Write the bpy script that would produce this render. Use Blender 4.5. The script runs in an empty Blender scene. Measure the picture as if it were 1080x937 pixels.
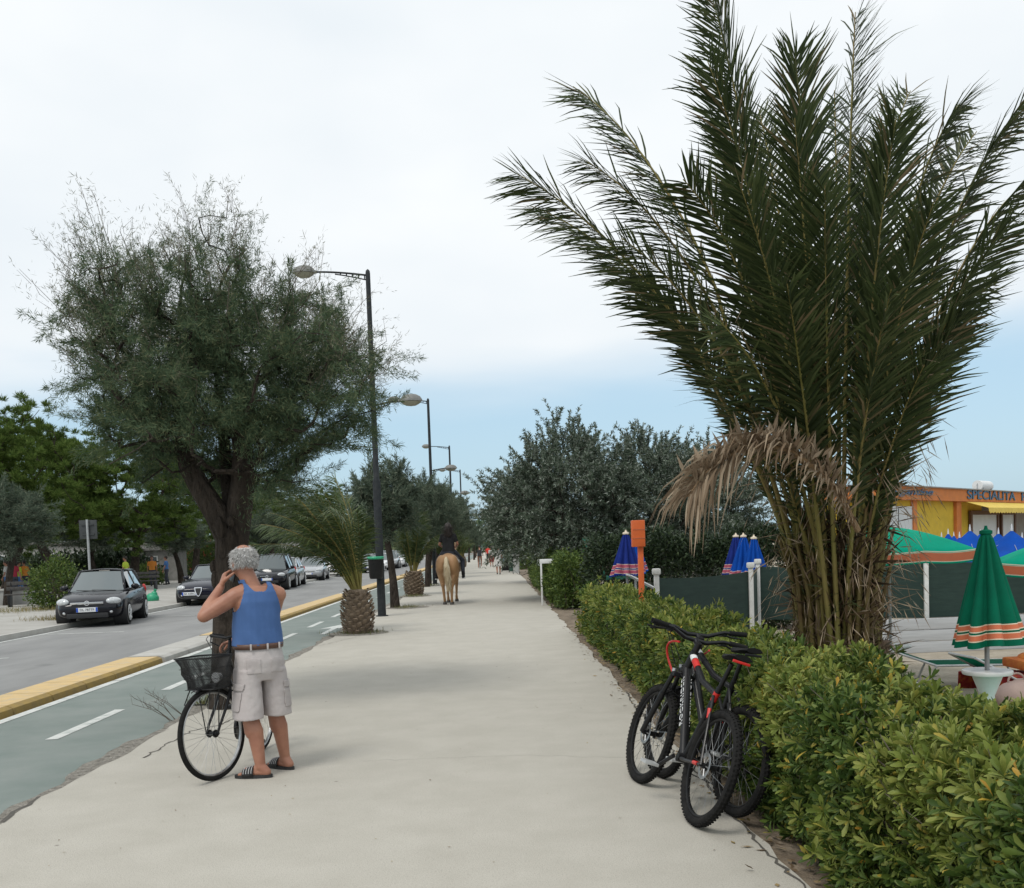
import bpy, bmesh, math, random
import numpy as np
from mathutils import Vector, Matrix, Euler

R = math.radians
scene = bpy.context.scene
col = scene.collection

# ------------------------------------------------------------------ camera
FPX, PPX, PPY, EYE = 1050.0, 540.0, 631.0, 1.65
cam = bpy.data.cameras.new('camera')
cam_o = bpy.data.objects.new('camera', cam)
col.objects.link(cam_o)
cam.sensor_fit = 'HORIZONTAL'
cam.sensor_width = 36.0
cam.lens = FPX / 1080 * 36
cam.shift_x = 0.0
cam.shift_y = (PPY - 468.5) / 1080
cam.clip_start = 0.05
cam.clip_end = 6000
CAMR = Matrix.Rotation(R(-0.88), 3, 'Z') @ Matrix.Rotation(R(90 - 3.0), 3, 'X') @ Matrix.Rotation(R(-2.0), 3, 'Z')
cam_o.rotation_euler = CAMR.to_euler()
cam_o.location = (0, 0, EYE)
scene.camera = cam_o

# ------------------------------------------------------------------ world
SUN_EL, SUN_AZ = 58.0, 215.0       # azimuth measured clockwise from +Y
w = bpy.data.worlds.new('World')
scene.world = w
w.use_nodes = True
nt = w.node_tree
nt.nodes.clear()
N = nt.nodes.new
L = nt.links.new
out = N('ShaderNodeOutputWorld')
bg = N('ShaderNodeBackground')
bg.inputs['Strength'].default_value = 0.12
sky = N('ShaderNodeTexSky')
sky.sky_type = 'NISHITA'
sky.sun_disc = False
sky.sun_elevation = R(SUN_EL)
sky.sun_rotation = R(SUN_AZ)
sky.air_density = 1.0
sky.dust_density = 2.0
tc = N('ShaderNodeTexCoord')
sep = N('ShaderNodeSeparateXYZ')
L(tc.outputs['Generated'], sep.inputs[0])
mp = N('ShaderNodeMapping')
mp.inputs['Scale'].default_value = (1.0, 1.0, 5.0)
mp.inputs['Location'].default_value = (0.35, 0.1, 0.0)
L(tc.outputs['Generated'], mp.inputs[0])
nz = N('ShaderNodeTexNoise')
nz.inputs['Scale'].default_value = 1.8
nz.inputs['Detail'].default_value = 5
nz.inputs['Roughness'].default_value = 0.5
L(mp.outputs[0], nz.inputs['Vector'])
def wmath(op, a, b=None, c=None):
    n = N('ShaderNodeMath'); n.operation = op
    for i, s in enumerate((a, b, c)):
        if s is None: continue
        if isinstance(s, (int, float)): n.inputs[i].default_value = s
        else: L(s, n.inputs[i])
    return n.outputs[0]
elev = wmath('MULTIPLY_ADD', nz.outputs['Fac'], 0.11, sep.outputs[2])
mr = N('ShaderNodeMapRange')
mr.interpolation_type = 'SMOOTHSTEP'
mr.inputs['From Min'].default_value = 0.178
mr.inputs['From Max'].default_value = 0.258
L(elev, mr.inputs['Value'])
# slow brightness changes inside the cloud sheet
mp2 = N('ShaderNodeMapping')
mp2.inputs['Scale'].default_value = (1.2, 1.2, 2.4)
L(tc.outputs['Generated'], mp2.inputs[0])
nz2 = N('ShaderNodeTexNoise')
nz2.inputs['Scale'].default_value = 2.2
nz2.inputs['Detail'].default_value = 4
L(mp2.outputs[0], nz2.inputs['Vector'])
cr = N('ShaderNodeValToRGB')
cr.color_ramp.elements[0].position = 0.32
cr.color_ramp.elements[0].color = (6.6, 7.05, 7.4, 1)
cr.color_ramp.elements[1].position = 0.66
cr.color_ramp.elements[1].color = (7.7, 7.9, 8.0, 1)
L(nz2.outputs['Fac'], cr.inputs[0])
veil = N('ShaderNodeMix'); veil.data_type = 'RGBA'
veil.inputs['Factor'].default_value = 0.62
L(sky.outputs[0], veil.inputs['A'])
veil.inputs['B'].default_value = (4.5, 6.45, 7.8, 1)
mx = N('ShaderNodeMix'); mx.data_type = 'RGBA'
fac = wmath('MULTIPLY', mr.outputs[0], 0.96)
L(fac, mx.inputs['Factor'])
L(veil.outputs['Result'], mx.inputs['A'])
L(cr.outputs[0], mx.inputs['B'])
L(mx.outputs['Result'], bg.inputs['Color'])
L(bg.outputs[0], out.inputs[0])

sun = bpy.data.lights.new('sun', 'SUN')
sun.energy = 1.5
sun.angle = R(20)
sun.color = (1.0, 0.96, 0.9)
sun_o = bpy.data.objects.new('sun', sun)
col.objects.link(sun_o)
sd = Vector((math.sin(R(SUN_AZ)) * math.cos(R(SUN_EL)), math.cos(R(SUN_AZ)) * math.cos(R(SUN_EL)), math.sin(R(SUN_EL))))
sun_o.rotation_euler = sd.to_track_quat('Z', 'Y').to_euler()
sun_o.location = (0, 0, 30)

scene.view_settings.view_transform = 'Standard'
scene.view_settings.look = 'None'
scene.view_settings.exposure = 0.1
scene.view_settings.gamma = 1.0
scene.view_settings.use_curve_mapping = False

# ------------------------------------------------------------------ helpers
def ray(px, py):
    d = CAMR @ Vector(((px - PPX) / FPX, -(py - PPY) / FPX, -1.0))
    return d
def G(px, py, z=0.0):                       # where the sight line of a photo pixel meets height z
    d = ray(px, py); t = (z - EYE) / d.z
    return Vector((d.x * t, d.y * t, z))
def PD(px, py, Y):                          # ... and where it meets depth Y
    d = ray(px, py); t = Y / d.y
    return Vector((d.x * t, Y, EYE + d.z * t))

def tag(o, label, cat, group=None, kind=None):
    o['label'] = label; o['category'] = cat
    if group: o['group'] = group
    if kind: o['kind'] = kind
    return o
def thing(name, label, cat, loc=(0, 0, 0), rot=(0, 0, 0), group=None):
    o = bpy.data.objects.new(name, None); col.objects.link(o)
    o.empty_display_size = 0.2
    o.location = loc; o.rotation_euler = rot
    return tag(o, label, cat, group)
def dup(o, parent=None):
    c = o.copy(); col.objects.link(c)
    if parent: c.parent = parent
    for ch in list(o.children): dup(ch, c)
    return c

class MB:
    def __init__(s): s.v = []; s.f = []; s.m = []
    def add(s, vs, fs, mi=0):
        b = len(s.v)
        s.v.extend([tuple(p) for p in vs])
        for f in fs: s.f.append([i + b for i in f]); s.m.append(mi)
    def box(s, c, size, rot=None, mi=0, bev=0.0):
        hx, hy, hz = size[0] / 2, size[1] / 2, size[2] / 2
        if bev > 0:
            b = min(bev, hx * .49, hy * .49, hz * .49)
            bm = bmesh.new(); bmesh.ops.create_cube(bm, size=1)
            for v in bm.verts: v.co = Vector((v.co.x * size[0], v.co.y * size[1], v.co.z * size[2]))
            bmesh.ops.bevel(bm, geom=list(bm.edges), offset=b, segments=2, affect='EDGES', profile=0.6)
            bm.verts.index_update()
            vs = [v.co.copy() for v in bm.verts]; fs = [[v.index for v in f.verts] for f in bm.faces]; bm.free()
        else:
            vs = [Vector((x, y, z)) for x in (-hx, hx) for y in (-hy, hy) for z in (-hz, hz)]
            fs = [(0, 1, 3, 2), (4, 6, 7, 5), (0, 4, 5, 1), (2, 3, 7, 6), (0, 2, 6, 4), (1, 5, 7, 3)]
        if rot is not None:
            M = rot if isinstance(rot, Matrix) else Euler(rot).to_matrix()
            vs = [M @ v for v in vs]
        c = Vector(c)
        s.add([v + c for v in vs], fs, mi); return s
    def tube(s, pts, radii, n=8, cap=True, mi=0, flat=None):
        pts = [Vector(p) for p in pts]
        if isinstance(radii, (int, float)): radii = [radii] * len(pts)
        k = len(pts); vs = []; fs = []
        t0 = (pts[1] - pts[0]).normalized()
        u = t0.orthogonal().normalized()
        if abs(t0.z) < 0.9: u = Vector((0, 0, 1)).cross(t0).normalized()
        for i in range(k):
            if i == 0: t = t0
            elif i == k - 1: t = (pts[i] - pts[i - 1])
            else: t = (pts[i + 1] - pts[i - 1])
            t = t.normalized() if t.length > 1e-9 else t0
            u = (u - t * u.dot(t))
            u = u.normalized() if u.length > 1e-6 else t.orthogonal().normalized()
            vv = t.cross(u)
            for j in range(n):
                a = 2 * math.pi * j / n
                vs.append(pts[i] + (u * math.cos(a) + vv * math.sin(a) * (flat or 1.0)) * radii[i])
        for i in range(k - 1):
            for j in range(n):
                fs.append((i * n + j, i * n + (j + 1) % n, (i + 1) * n + (j + 1) % n, (i + 1) * n + j))
        if cap:
            fs.append(tuple(range(n - 1, -1, -1))); fs.append(tuple((k - 1) * n + j for j in range(n)))
        s.add(vs, fs, mi); return s
    def capsule(s, p0, p1, r0, r1, n=14):
        p0 = Vector(p0); p1 = Vector(p1); d = (p1 - p0)
        if d.length < 1e-6: d = Vector((0, 0, 1e-3))
        t = d.normalized(); pts = []; rs = []
        for a in (-85, -60, -30): pts.append(p0 + t * r0 * math.sin(R(a))); rs.append(r0 * math.cos(R(a)))
        pts.append(p0); rs.append(r0); pts.append(p0.lerp(p1, .5)); rs.append((r0 + r1) / 2); pts.append(p1); rs.append(r1)
        for a in (30, 60, 85): pts.append(p1 + t * r1 * math.sin(R(a))); rs.append(r1 * math.cos(R(a)))
        return s.tube(pts, rs, n)
    def lathe(s, prof, n=24, org=(0, 0, 0), M=None, mi=0, mis=None, cap=True):
        org = Vector(org); vs = []; fs = []
        for r, z in prof:
            for j in range(n):
                a = 2 * math.pi * j / n; p = Vector((r * math.cos(a), r * math.sin(a), z))
                vs.append((M @ p if M is not None else p) + org)
        k = len(prof)
        if mis is None:
            for i in range(k - 1):
                for j in range(n): fs.append((i * n + j, i * n + (j + 1) % n, (i + 1) * n + (j + 1) % n, (i + 1) * n + j))
            if cap: fs.append(tuple(range(n - 1, -1, -1))); fs.append(tuple((k - 1) * n + j for j in range(n)))
            s.add(vs, fs, mi)
        else:
            b = len(s.v); s.v.extend([tuple(p) for p in vs])
            for i in range(k - 1):
                for j in range(n):
                    s.f.append([b + i * n + j, b + i * n + (j + 1) % n, b + (i + 1) * n + (j + 1) % n, b + (i + 1) * n + j]); s.m.append(mis[i])
        return s
    def ell(s, c, r, M=None, n=16, k=10, mi=0):
        c = Vector(c); prof = [(math.cos(R(-88 + 176 * i / k)), math.sin(R(-88 + 176 * i / k))) for i in range(k + 1)]
        Sc = Matrix.Diagonal(Vector(r)); T = (M @ Sc) if M is not None else Sc
        return s.lathe(prof, n, c, T, mi)
    def torus(s, c, axis, Rr, r, n=36, k=8, mi=0, flat=1.0):
        c = Vector(c); ax = Vector(axis).normalized(); u = ax.orthogonal().normalized(); v = ax.cross(u); vs = []; fs = []
        for i in range(n):
            a = 2 * math.pi * i / n; d = u * math.cos(a) + v * math.sin(a)
            for j in range(k):
                b = 2 * math.pi * j / k
                vs.append(c + d * (Rr + r * math.cos(b)) + ax * r * math.sin(b) * flat)
        for i in range(n):
            for j in range(k): fs.append((i * k + j, ((i + 1) % n) * k + j, ((i + 1) % n) * k + (j + 1) % k, i * k + (j + 1) % k))
        s.add(vs, fs, mi); return s
    def prism(s, outline, vec, mi=0):
        a = [Vector(p) for p in outline]; v = Vector(vec); n = len(a)
        fs = [tuple(range(n - 1, -1, -1)), tuple(range(n, 2 * n))] + [(i, (i + 1) % n, n + (i + 1) % n, n + i) for i in range(n)]
        s.add(a + [p + v for p in a], fs, mi); return s
    def sheet(s, quads, mi=0):
        for q in quads: s.add(q, [tuple(range(len(q)))], mi)
        return s
    def build(s, name, mats, parent=None, smooth=True, off=None, sub=0, auto=True):
        me = bpy.data.meshes.new(name)
        vs = s.v
        if off is not None:
            o = Vector(off); vs = [(p[0] - o.x, p[1] - o.y, p[2] - o.z) for p in vs]
        me.from_pydata(vs, [], s.f)
        if not isinstance(mats, (list, tuple)): mats = [mats]
        for m in mats: me.materials.append(m)
        me.polygons.foreach_set('material_index', s.m)
        if smooth:
            me.polygons.foreach_set('use_smooth', [True] * len(s.f))
        bm = bmesh.new(); bm.from_mesh(me)
        bmesh.ops.recalc_face_normals(bm, faces=bm.faces)
        bm.to_mesh(me); bm.free()
        if smooth and auto and not sub: me.set_sharp_from_angle(angle=R(42))
        me.update()
        ob = bpy.data.objects.new(name, me); col.objects.link(ob)
        if sub:
            m = ob.modifiers.new('sub', 'SUBSURF'); m.levels = sub; m.render_levels = sub
        if parent: ob.parent = parent
        return ob

def arr_mesh(name, V, F, mats, parent=None, off=None, mi=None, smooth=False):
    V = np.asarray(V, dtype=np.float32).reshape(-1, 3)
    if off is not None: V = V - np.array(tuple(off), dtype=np.float32)
    F = np.asarray(F, dtype=np.int32); k = F.shape[1]
    me = bpy.data.meshes.new(name)
    me.vertices.add(len(V)); me.vertices.foreach_set('co', V.ravel())
    me.loops.add(F.size); me.loops.foreach_set('vertex_index', F.ravel())
    me.polygons.add(len(F)); me.polygons.foreach_set('loop_start', np.arange(0, F.size, k, dtype=np.int32))
    if not isinstance(mats, (list, tuple)): mats = [mats]
    for m in mats: me.materials.append(m)
    if mi is not None: me.polygons.foreach_set('material_index', np.asarray(mi, dtype=np.int32))
    if smooth: me.polygons.foreach_set('use_smooth', np.ones(len(F), dtype=bool))
    me.update(calc_edges=True); me.validate()
    ob = bpy.data.objects.new(name, me); col.objects.link(ob)
    if parent: ob.parent = parent
    return ob

def nrm(a): return a / np.maximum(np.linalg.norm(a, axis=1, keepdims=True), 1e-9)
def rvec(rng, m): return nrm(rng.normal(size=(m, 3)))
def diamonds(o, d, l, w, rng, mid=0.45, side=None):
    m = len(o); d = nrm(d)
    if side is None: side = nrm(np.cross(d, rvec(rng, m)))
    l = np.broadcast_to(np.asarray(l, float), (m,))[:, None]; w = np.broadcast_to(np.asarray(w, float), (m,))[:, None]
    V = np.stack([o, o + d * l * mid + side * w / 2, o + d * l, o + d * l * mid - side * w / 2], 1).reshape(-1, 3)
    return V, np.arange(4 * m).reshape(-1, 4)
def join(lst):
    Vs, Fs, b = [], [], 0
    for V, F in lst: Vs.append(V); Fs.append(F + b); b += len(V)
    return np.concatenate(Vs), np.concatenate(Fs)
def template(tv, tf, o, X, Y, Z, s):
    # copies of a leaf template: X side, Y along, Z normal
    tv = np.asarray(tv); m = len(o); s = np.broadcast_to(np.asarray(s, float), (m,))
    V = o[:, None, :] + s[:, None, None] * (tv[None, :, 0:1] * X[:, None, :] + tv[None, :, 1:2] * Y[:, None, :] + tv[None, :, 2:3] * Z[:, None, :])
    F = (np.asarray(tf)[None] + (np.arange(m) * len(tv))[:, None, None]).reshape(-1, len(tf[0]))
    return V.reshape(-1, 3), F

# ------------------------------------------------------------------ materials
def new_mat(name):
    m = bpy.data.materials.new(name); m.use_nodes = True
    n = m.node_tree.nodes; b = n.get('Principled BSDF')
    return m, n, m.node_tree.links.new, b
def mat(name, c1, c2=None, scale=4.0, rough=0.6, metal=0.0, bump=0.0, bscale=None, spec=0.5, coat=0.0, detail=6, lo=0.35, hi=0.65, stretch=(1, 1, 1), c3=None, s3=40, f3=0.5, rvar=0.0, bdist=0.02):
    m, n, L, b = new_mat(name)
    b.inputs['Base Color'].default_value = (*c1, 1); b.inputs['Roughness'].default_value = rough
    b.inputs['Metallic'].default_value = metal; b.inputs['Specular IOR Level'].default_value = spec
    b.inputs['Coat Weight'].default_value = coat; b.inputs['Coat Roughness'].default_value = 0.08
    tc = n.new('ShaderNodeTexCoord'); mp = n.new('ShaderNodeMapping'); mp.inputs['Scale'].default_value = stretch
    L(tc.outputs['Object'], mp.inputs[0])
    if c2 is not None:
        t = n.new('ShaderNodeTexNoise'); t.inputs['Scale'].default_value = scale; t.inputs['Detail'].default_value = detail
        t.inputs['Roughness'].default_value = 0.62
        L(mp.outputs[0], t.inputs['Vector'])
        r = n.new('ShaderNodeMapRange'); r.inputs['From Min'].default_value = lo; r.inputs['From Max'].default_value = hi
        L(t.outputs['Fac'], r.inputs['Value'])
        x = n.new('ShaderNodeMix'); x.data_type = 'RGBA'; L(r.outputs[0], x.inputs['Factor'])
        x.inputs['A'].default_value = (*c1, 1); x.inputs['B'].default_value = (*c2, 1)
        res = x.outputs['Result']
        if c3 is not None:
            t3 = n.new('ShaderNodeTexNoise'); t3.inputs['Scale'].default_value = s3; t3.inputs['Detail'].default_value = 3
            L(mp.outputs[0], t3.inputs['Vector'])
            r3 = n.new('ShaderNodeMapRange'); r3.inputs['From Min'].default_value = 0.5; r3.inputs['From Max'].default_value = 0.75
            r3.inputs['To Max'].default_value = f3; L(t3.outputs['Fac'], r3.inputs['Value'])
            x3 = n.new('ShaderNodeMix'); x3.data_type = 'RGBA'; L(r3.outputs[0], x3.inputs['Factor'])
            L(res, x3.inputs['A']); x3.inputs['B'].default_value = (*c3, 1); res = x3.outputs['Result']
        L(res, b.inputs['Base Color'])
        if rvar:
            rr = n.new('ShaderNodeMapRange'); rr.inputs['To Min'].default_value = rough - rvar; rr.inputs['To Max'].default_value = rough + rvar
            L(t.outputs['Fac'], rr.inputs['Value']); L(rr.outputs[0], b.inputs['Roughness'])
    if bump:
        t2 = n.new('ShaderNodeTexNoise'); t2.inputs['Scale'].default_value = bscale or scale * 4; t2.inputs['Detail'].default_value = 5
        L(mp.outputs[0], t2.inputs['Vector'])
        bp = n.new('ShaderNodeBump'); bp.inputs['Strength'].default_value = bump; bp.inputs['Distance'].default_value = bdist
        L(t2.outputs['Fac'], bp.inputs['Height']); L(bp.outputs[0], b.inputs['Normal'])
    return m
def leaf_mat(name, stops, rough=0.5, transl=0.25, spec=0.4):
    m, n, L, b = new_mat(name)
    g = n.new('ShaderNodeNewGeometry'); r = n.new('ShaderNodeValToRGB')
    el = r.color_ramp.elements
    el[0].position = stops[0][0]; el[0].color = (*stops[0][1], 1)
    el[1].position = stops[-1][0]; el[1].color = (*stops[-1][1], 1)
    for p, c in stops[1:-1]:
        e = el.new(p); e.color = (*c, 1)
    L(g.outputs['Random Per Island'], r.inputs[0]); L(r.outputs[0], b.inputs['Base Color'])
    b.inputs['Roughness'].default_value = rough; b.inputs['Specular IOR Level'].default_value = spec
    if transl:
        o = n.get('Material Output'); t = n.new('ShaderNodeBsdfTranslucent'); L(r.outputs[0], t.inputs[0])
        x = n.new('ShaderNodeMixShader'); x.inputs[0].default_value = transl
        L(b.outputs[0], x.inputs[1]); L(t.outputs[0], x.inputs[2]); L(x.outputs[0], o.inputs[0])
    return m

M = {}
M['bark'] = mat('bark', (.026, .021, .017), (.085, .068, .055), 7, .95, bump=1.0, bscale=16, stretch=(1, 1, .35), bdist=.12, c3=(.012, .01, .008), s3=14, f3=.8, spec=.15)
M['twig'] = mat('twig', (.075, .06, .045), (.13, .11, .085), 6, .9)
M['black'] = mat('black_metal', (.008, .008, .009), (.016, .016, .016), 20, .45, spec=.25)
M['rubber'] = mat('rubber', (.011, .011, .011), (.022, .021, .02), 30, .9, spec=.15)
M['steel'] = mat('steel', (.5, .5, .5), (.35, .35, .34), 20, .35, metal=.9)
M['lamp_paint'] = mat('lamp_paint', (.016, .02, .023), (.032, .035, .037), 9, .6, spec=.25)
M['glassy'] = mat('glassy_lens', (.55, .57, .58), rough=.1)
M['glass'] = mat('car_glass', (.09, .112, .114), rough=.04, spec=1.0, coat=1.0)
M['chrome'] = mat('chrome', (.75, .75, .76), rough=.15, metal=1)
M['white'] = mat('white_paint', (.68, .68, .66), (.55, .55, .53), 8, .5)
M['plastic_white'] = mat('white_plastic', (.75, .75, .74), (.66, .66, .64), 6, .4)
M['skin'] = mat('skin', (.40, .19, .12), (.31, .135, .085), 7, .5, bump=.06, bscale=60)
M['dark_red'] = mat('bike_red', (.55, .025, .02), rough=.35)
# ------------------------------------------------------------------ setting: ground, promenade, cycle lane, road
def struct(o): o['kind'] = 'structure'; return o
M['path'] = mat('promenade_concrete', (.415, .392, .338), (.462, .438, .382), 2.2, .9, bump=.5, bscale=150, c3=(.27, .255, .22), s3=95, f3=.6, detail=9, bdist=.006)
def specks(m, scale, size, colr, amt):
    n = m.node_tree.nodes; Lk = m.node_tree.links.new; b = n.get('Principled BSDF'); src = b.inputs['Base Color'].links[0].from_socket
    tc = n.new('ShaderNodeTexCoord'); v = n.new('ShaderNodeTexVoronoi'); v.inputs['Scale'].default_value = scale; Lk(tc.outputs['Object'], v.inputs['Vector'])
    t = n.new('ShaderNodeTexNoise'); t.inputs['Scale'].default_value = scale * 6; Lk(tc.outputs['Object'], t.inputs['Vector'])
    ad = n.new('ShaderNodeMath'); ad.operation = 'MULTIPLY_ADD'; Lk(t.outputs['Fac'], ad.inputs[0]); ad.inputs[1].default_value = size * 1.2; Lk(v.outputs['Distance'], ad.inputs[2])
    r = n.new('ShaderNodeMapRange'); r.inputs['From Min'].default_value = size * 1.25; r.inputs['From Max'].default_value = size * .8; r.inputs['To Max'].default_value = amt; Lk(ad.outputs[0], r.inputs[0])
    x = n.new('ShaderNodeMix'); x.data_type = 'RGBA'; Lk(r.outputs[0], x.inputs['Factor']); Lk(src, x.inputs['A']); x.inputs['B'].default_value = (*colr, 1); Lk(x.outputs['Result'], b.inputs['Base Color'])
specks(M['path'], 1.3, .035, (.17, .15, .125), .75); specks(M['path'], 5, .05, (.22, .2, .17), .5); specks(M['path'], .35, .16, (.36, .34, .30), .55)
M['lane'] = mat('cycle_lane_green', (.165, .20, .183), (.215, .243, .225), 1.3, .85, bump=.4, bscale=140, c3=(.21, .245, .225), s3=3.0, f3=.5, detail=9, bdist=.006)
M['asphalt'] = mat('road_asphalt', (.20, .20, .196), (.265, .265, .258), .8, .85, bump=.4, bscale=130, c3=(.16, .16, .157), s3=2.2, f3=.4, detail=9, stretch=(1, .35, 1), bdist=.006)
M['pave'] = mat('pavement', (.33, .315, .285), (.41, .40, .37), 1.1, .9, bump=.3, bscale=90, detail=8, bdist=.006)
specks(M['lane'], .5, .14, (.25, .28, .26), .5); specks(M['lane'], 2.2, .03, (.08, .09, .085), .7); specks(M['asphalt'], .45, .15, (.14, .14, .138), .6); specks(M['asphalt'], 2, .03, (.08, .08, .08), .6)
M['mark'] = mat('lane_paint', (.60, .61, .58), (.33, .37, .345), 7, .7, lo=.46, hi=.72, detail=9)
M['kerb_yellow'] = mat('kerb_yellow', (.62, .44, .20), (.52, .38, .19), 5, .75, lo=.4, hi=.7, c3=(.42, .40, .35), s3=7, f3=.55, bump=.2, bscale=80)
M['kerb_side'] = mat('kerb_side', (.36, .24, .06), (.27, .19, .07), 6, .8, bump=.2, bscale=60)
M['kerb_grey'] = mat('kerb_grey', (.47, .46, .43), (.40, .385, .35), 3, .85, bump=.3, bscale=80)
M['rubble'] = mat('broken_edge', (.24, .22, .185), (.37, .345, .30), 14, .95, bump=1.2, bscale=40, c3=(.11, .10, .08), s3=18, f3=.7, bdist=.05)
M['crack'] = mat('crack_dirt', (.07, .065, .055), (.11, .10, .085), 30, .95)

m, n, Lk, bs = new_mat('earth_and_sand')
tc = n.new('ShaderNodeTexCoord'); sp = n.new('ShaderNodeSeparateXYZ'); Lk(tc.outputs['Object'], sp.inputs[0])
a = n.new('ShaderNodeMapRange'); a.inputs['From Min'].default_value = 2.2; a.inputs['From Max'].default_value = 3.2; Lk(sp.outputs[0], a.inputs[0])
def noise_mix(c1, c2, sc):
    t = n.new('ShaderNodeTexNoise'); t.inputs['Scale'].default_value = sc; t.inputs['Detail'].default_value = 8; Lk(tc.outputs['Object'], t.inputs['Vector'])
    r = n.new('ShaderNodeMapRange'); r.inputs['From Min'].default_value = .35; r.inputs['From Max'].default_value = .65; Lk(t.outputs['Fac'], r.inputs[0])
    x = n.new('ShaderNodeMix'); x.data_type = 'RGBA'; Lk(r.outputs[0], x.inputs['Factor']); x.inputs['A'].default_value = (*c1, 1); x.inputs['B'].default_value = (*c2, 1)
    return x.outputs['Result']
e1 = noise_mix((.15, .115, .08), (.25, .20, .145), 5); e2 = noise_mix((.30, .26, .20), (.38, .335, .265), 2.5)
x = n.new('ShaderNodeMix'); x.data_type = 'RGBA'; Lk(a.outputs[0], x.inputs['Factor']); Lk(e1, x.inputs['A']); Lk(e2, x.inputs['B'])
Lk(x.outputs['Result'], bs.inputs['Base Color']); bs.inputs['Roughness'].default_value = .95
t = n.new('ShaderNodeTexNoise'); t.inputs['Scale'].default_value = 7; t.inputs['Detail'].default_value = 7; Lk(tc.outputs['Object'], t.inputs['Vector'])
bp = n.new('ShaderNodeBump'); bp.inputs['Strength'].default_value = .7; bp.inputs['Distance'].default_value = .12; Lk(t.outputs['Fac'], bp.inputs['Height']); Lk(bp.outputs[0], bs.inputs['Normal'])
M['ground'] = m

SAND = -0.5
xs = [-900, -60, -14, -11.0, -6, 0, 1.3, 2.2, 2.7, 3.3, 8, 60, 900]
zs = [-.1, -.1, -.1, -.1, -.1, -.1, -.03, -.05, -.28, SAND, SAND, SAND, SAND]
ys = [-30, 0, 10, 20, 40, 80, 160, 400, 1500, 4000]
g = MB()
g.add([(x_, y_, z_) for y_ in ys for x_, z_ in zip(xs, zs)],
      [(j * 13 + i, j * 13 + i + 1, (j + 1) * 13 + i + 1, (j + 1) * 13 + i) for j in range(len(ys) - 1) for i in range(12)])
struct(g.build('ground', M['ground']))

rng = np.random.default_rng(5); random.seed(5)
def wob(y, s, amp): return amp * (math.sin(y * 2.3 + s) * .5 + math.sin(y * 5.9 + s * 2) * .3 + math.sin(y * 13.7 + s * 3) * .2)
XL, XR = -3.22, 1.40
YEND = 320
def strip_slab(xl, xr, z0, z1, step=.25, al=0.0, ar=0.0, seed=0, y0=-6, y1=YEND):
    g = MB(); yy = []; y = y0
    while y < y1:
        yy.append(y); y += step if y < 40 else 4
    yy.append(y1)
    vs = []; fs = []
    for y in yy:
        l = xl + wob(y, seed, al); r = xr + wob(y, seed + 9, ar)
        vs += [(l, y, z0), (l, y, z1), (r, y, z1), (r, y, z0)]
    for i in range(len(yy) - 1):
        for k in range(3): fs.append((i * 4 + k, i * 4 + k + 1, (i + 1) * 4 + k + 1, (i + 1) * 4 + k))
    g.add(vs, fs); return g
struct(strip_slab(XL, XR, -.12, 0, al=.05, ar=.05, seed=1).build('promenade_path', M['path'], smooth=False))
struct(strip_slab(XL - .17, XL + .06, -.12, -.018, .12, al=.09, ar=.05, seed=4).build('broken_path_edge', M['rubble'], smooth=False))
struct(strip_slab(-5.42, XL - .02, -.12, -.045).build('cycle_lane', M['lane'], smooth=False))
struct(strip_slab(-11.05, -6.1, -.12, -.06).build('road', M['asphalt'], smooth=False))
struct(strip_slab(-30, -11.0, -.12, .05).build('pavement', M['pave'], smooth=False))
struct(strip_slab(-11.12, -10.98, -.12, .06).build('kerb', M['kerb_grey'], smooth=False))

# kerb islands between the road and the cycle lane
def island(y0, y1, top):
    g = MB(); xl, xr, z = -6.2, -5.5, .045; y0 += .05; y1 -= .05
    prof = [(xl, -.1), (xl + .02, z - .03), (xl + .09, z), (xr - .09, z), (xr - .02, z - .035), (xr, -.1)]
    k = len(prof); n_ = max(2, int((y1 - y0) / 1.0)); vs = []; n_ = n_ * 2 - 1
    for j in range(n_ + 1):
        y = y0 + (y1 - y0) * ((j + 1) // 2) / ((n_ + 1) // 2) + (.008 if j % 2 == 0 else -.008)
        vs += [(px, y, pz - (.0 if 0 < i_ < 5 else 0)) for i_, (px, pz) in enumerate(prof)]
    fs = []; mi = []
    for j in range(n_):
        if j % 2: g.f.append([j * k + i for i in range(k)][::-1]); g.m.append(1); g.f.append([(j + 1) * k + i for i in range(k)]); g.m.append(1); continue
        for i in range(k - 1):
            g.f.append([j * k + i, j * k + i + 1, (j + 1) * k + i + 1, (j + 1) * k + i]); g.m.append(0 if i in (1, 2) else 1)
    g.v = vs; g.f.append(list(range(k))); g.m.append(1); g.f.append([n_ * k + i for i in range(k)][::-1]); g.m.append(1)
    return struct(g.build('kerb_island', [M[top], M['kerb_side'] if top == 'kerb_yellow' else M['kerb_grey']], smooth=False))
for y0, y1, t_ in ((-6, 16.4, 'kerb_yellow'), (16.4, 20.4, 'kerb_grey'), (20.4, 38.5, 'kerb_yellow'), (40.5, 62, 'kerb_yellow'), (64, 90, 'kerb_yellow'), (92, 150, 'kerb_yellow')):
    island(y0, y1, t_)

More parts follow.
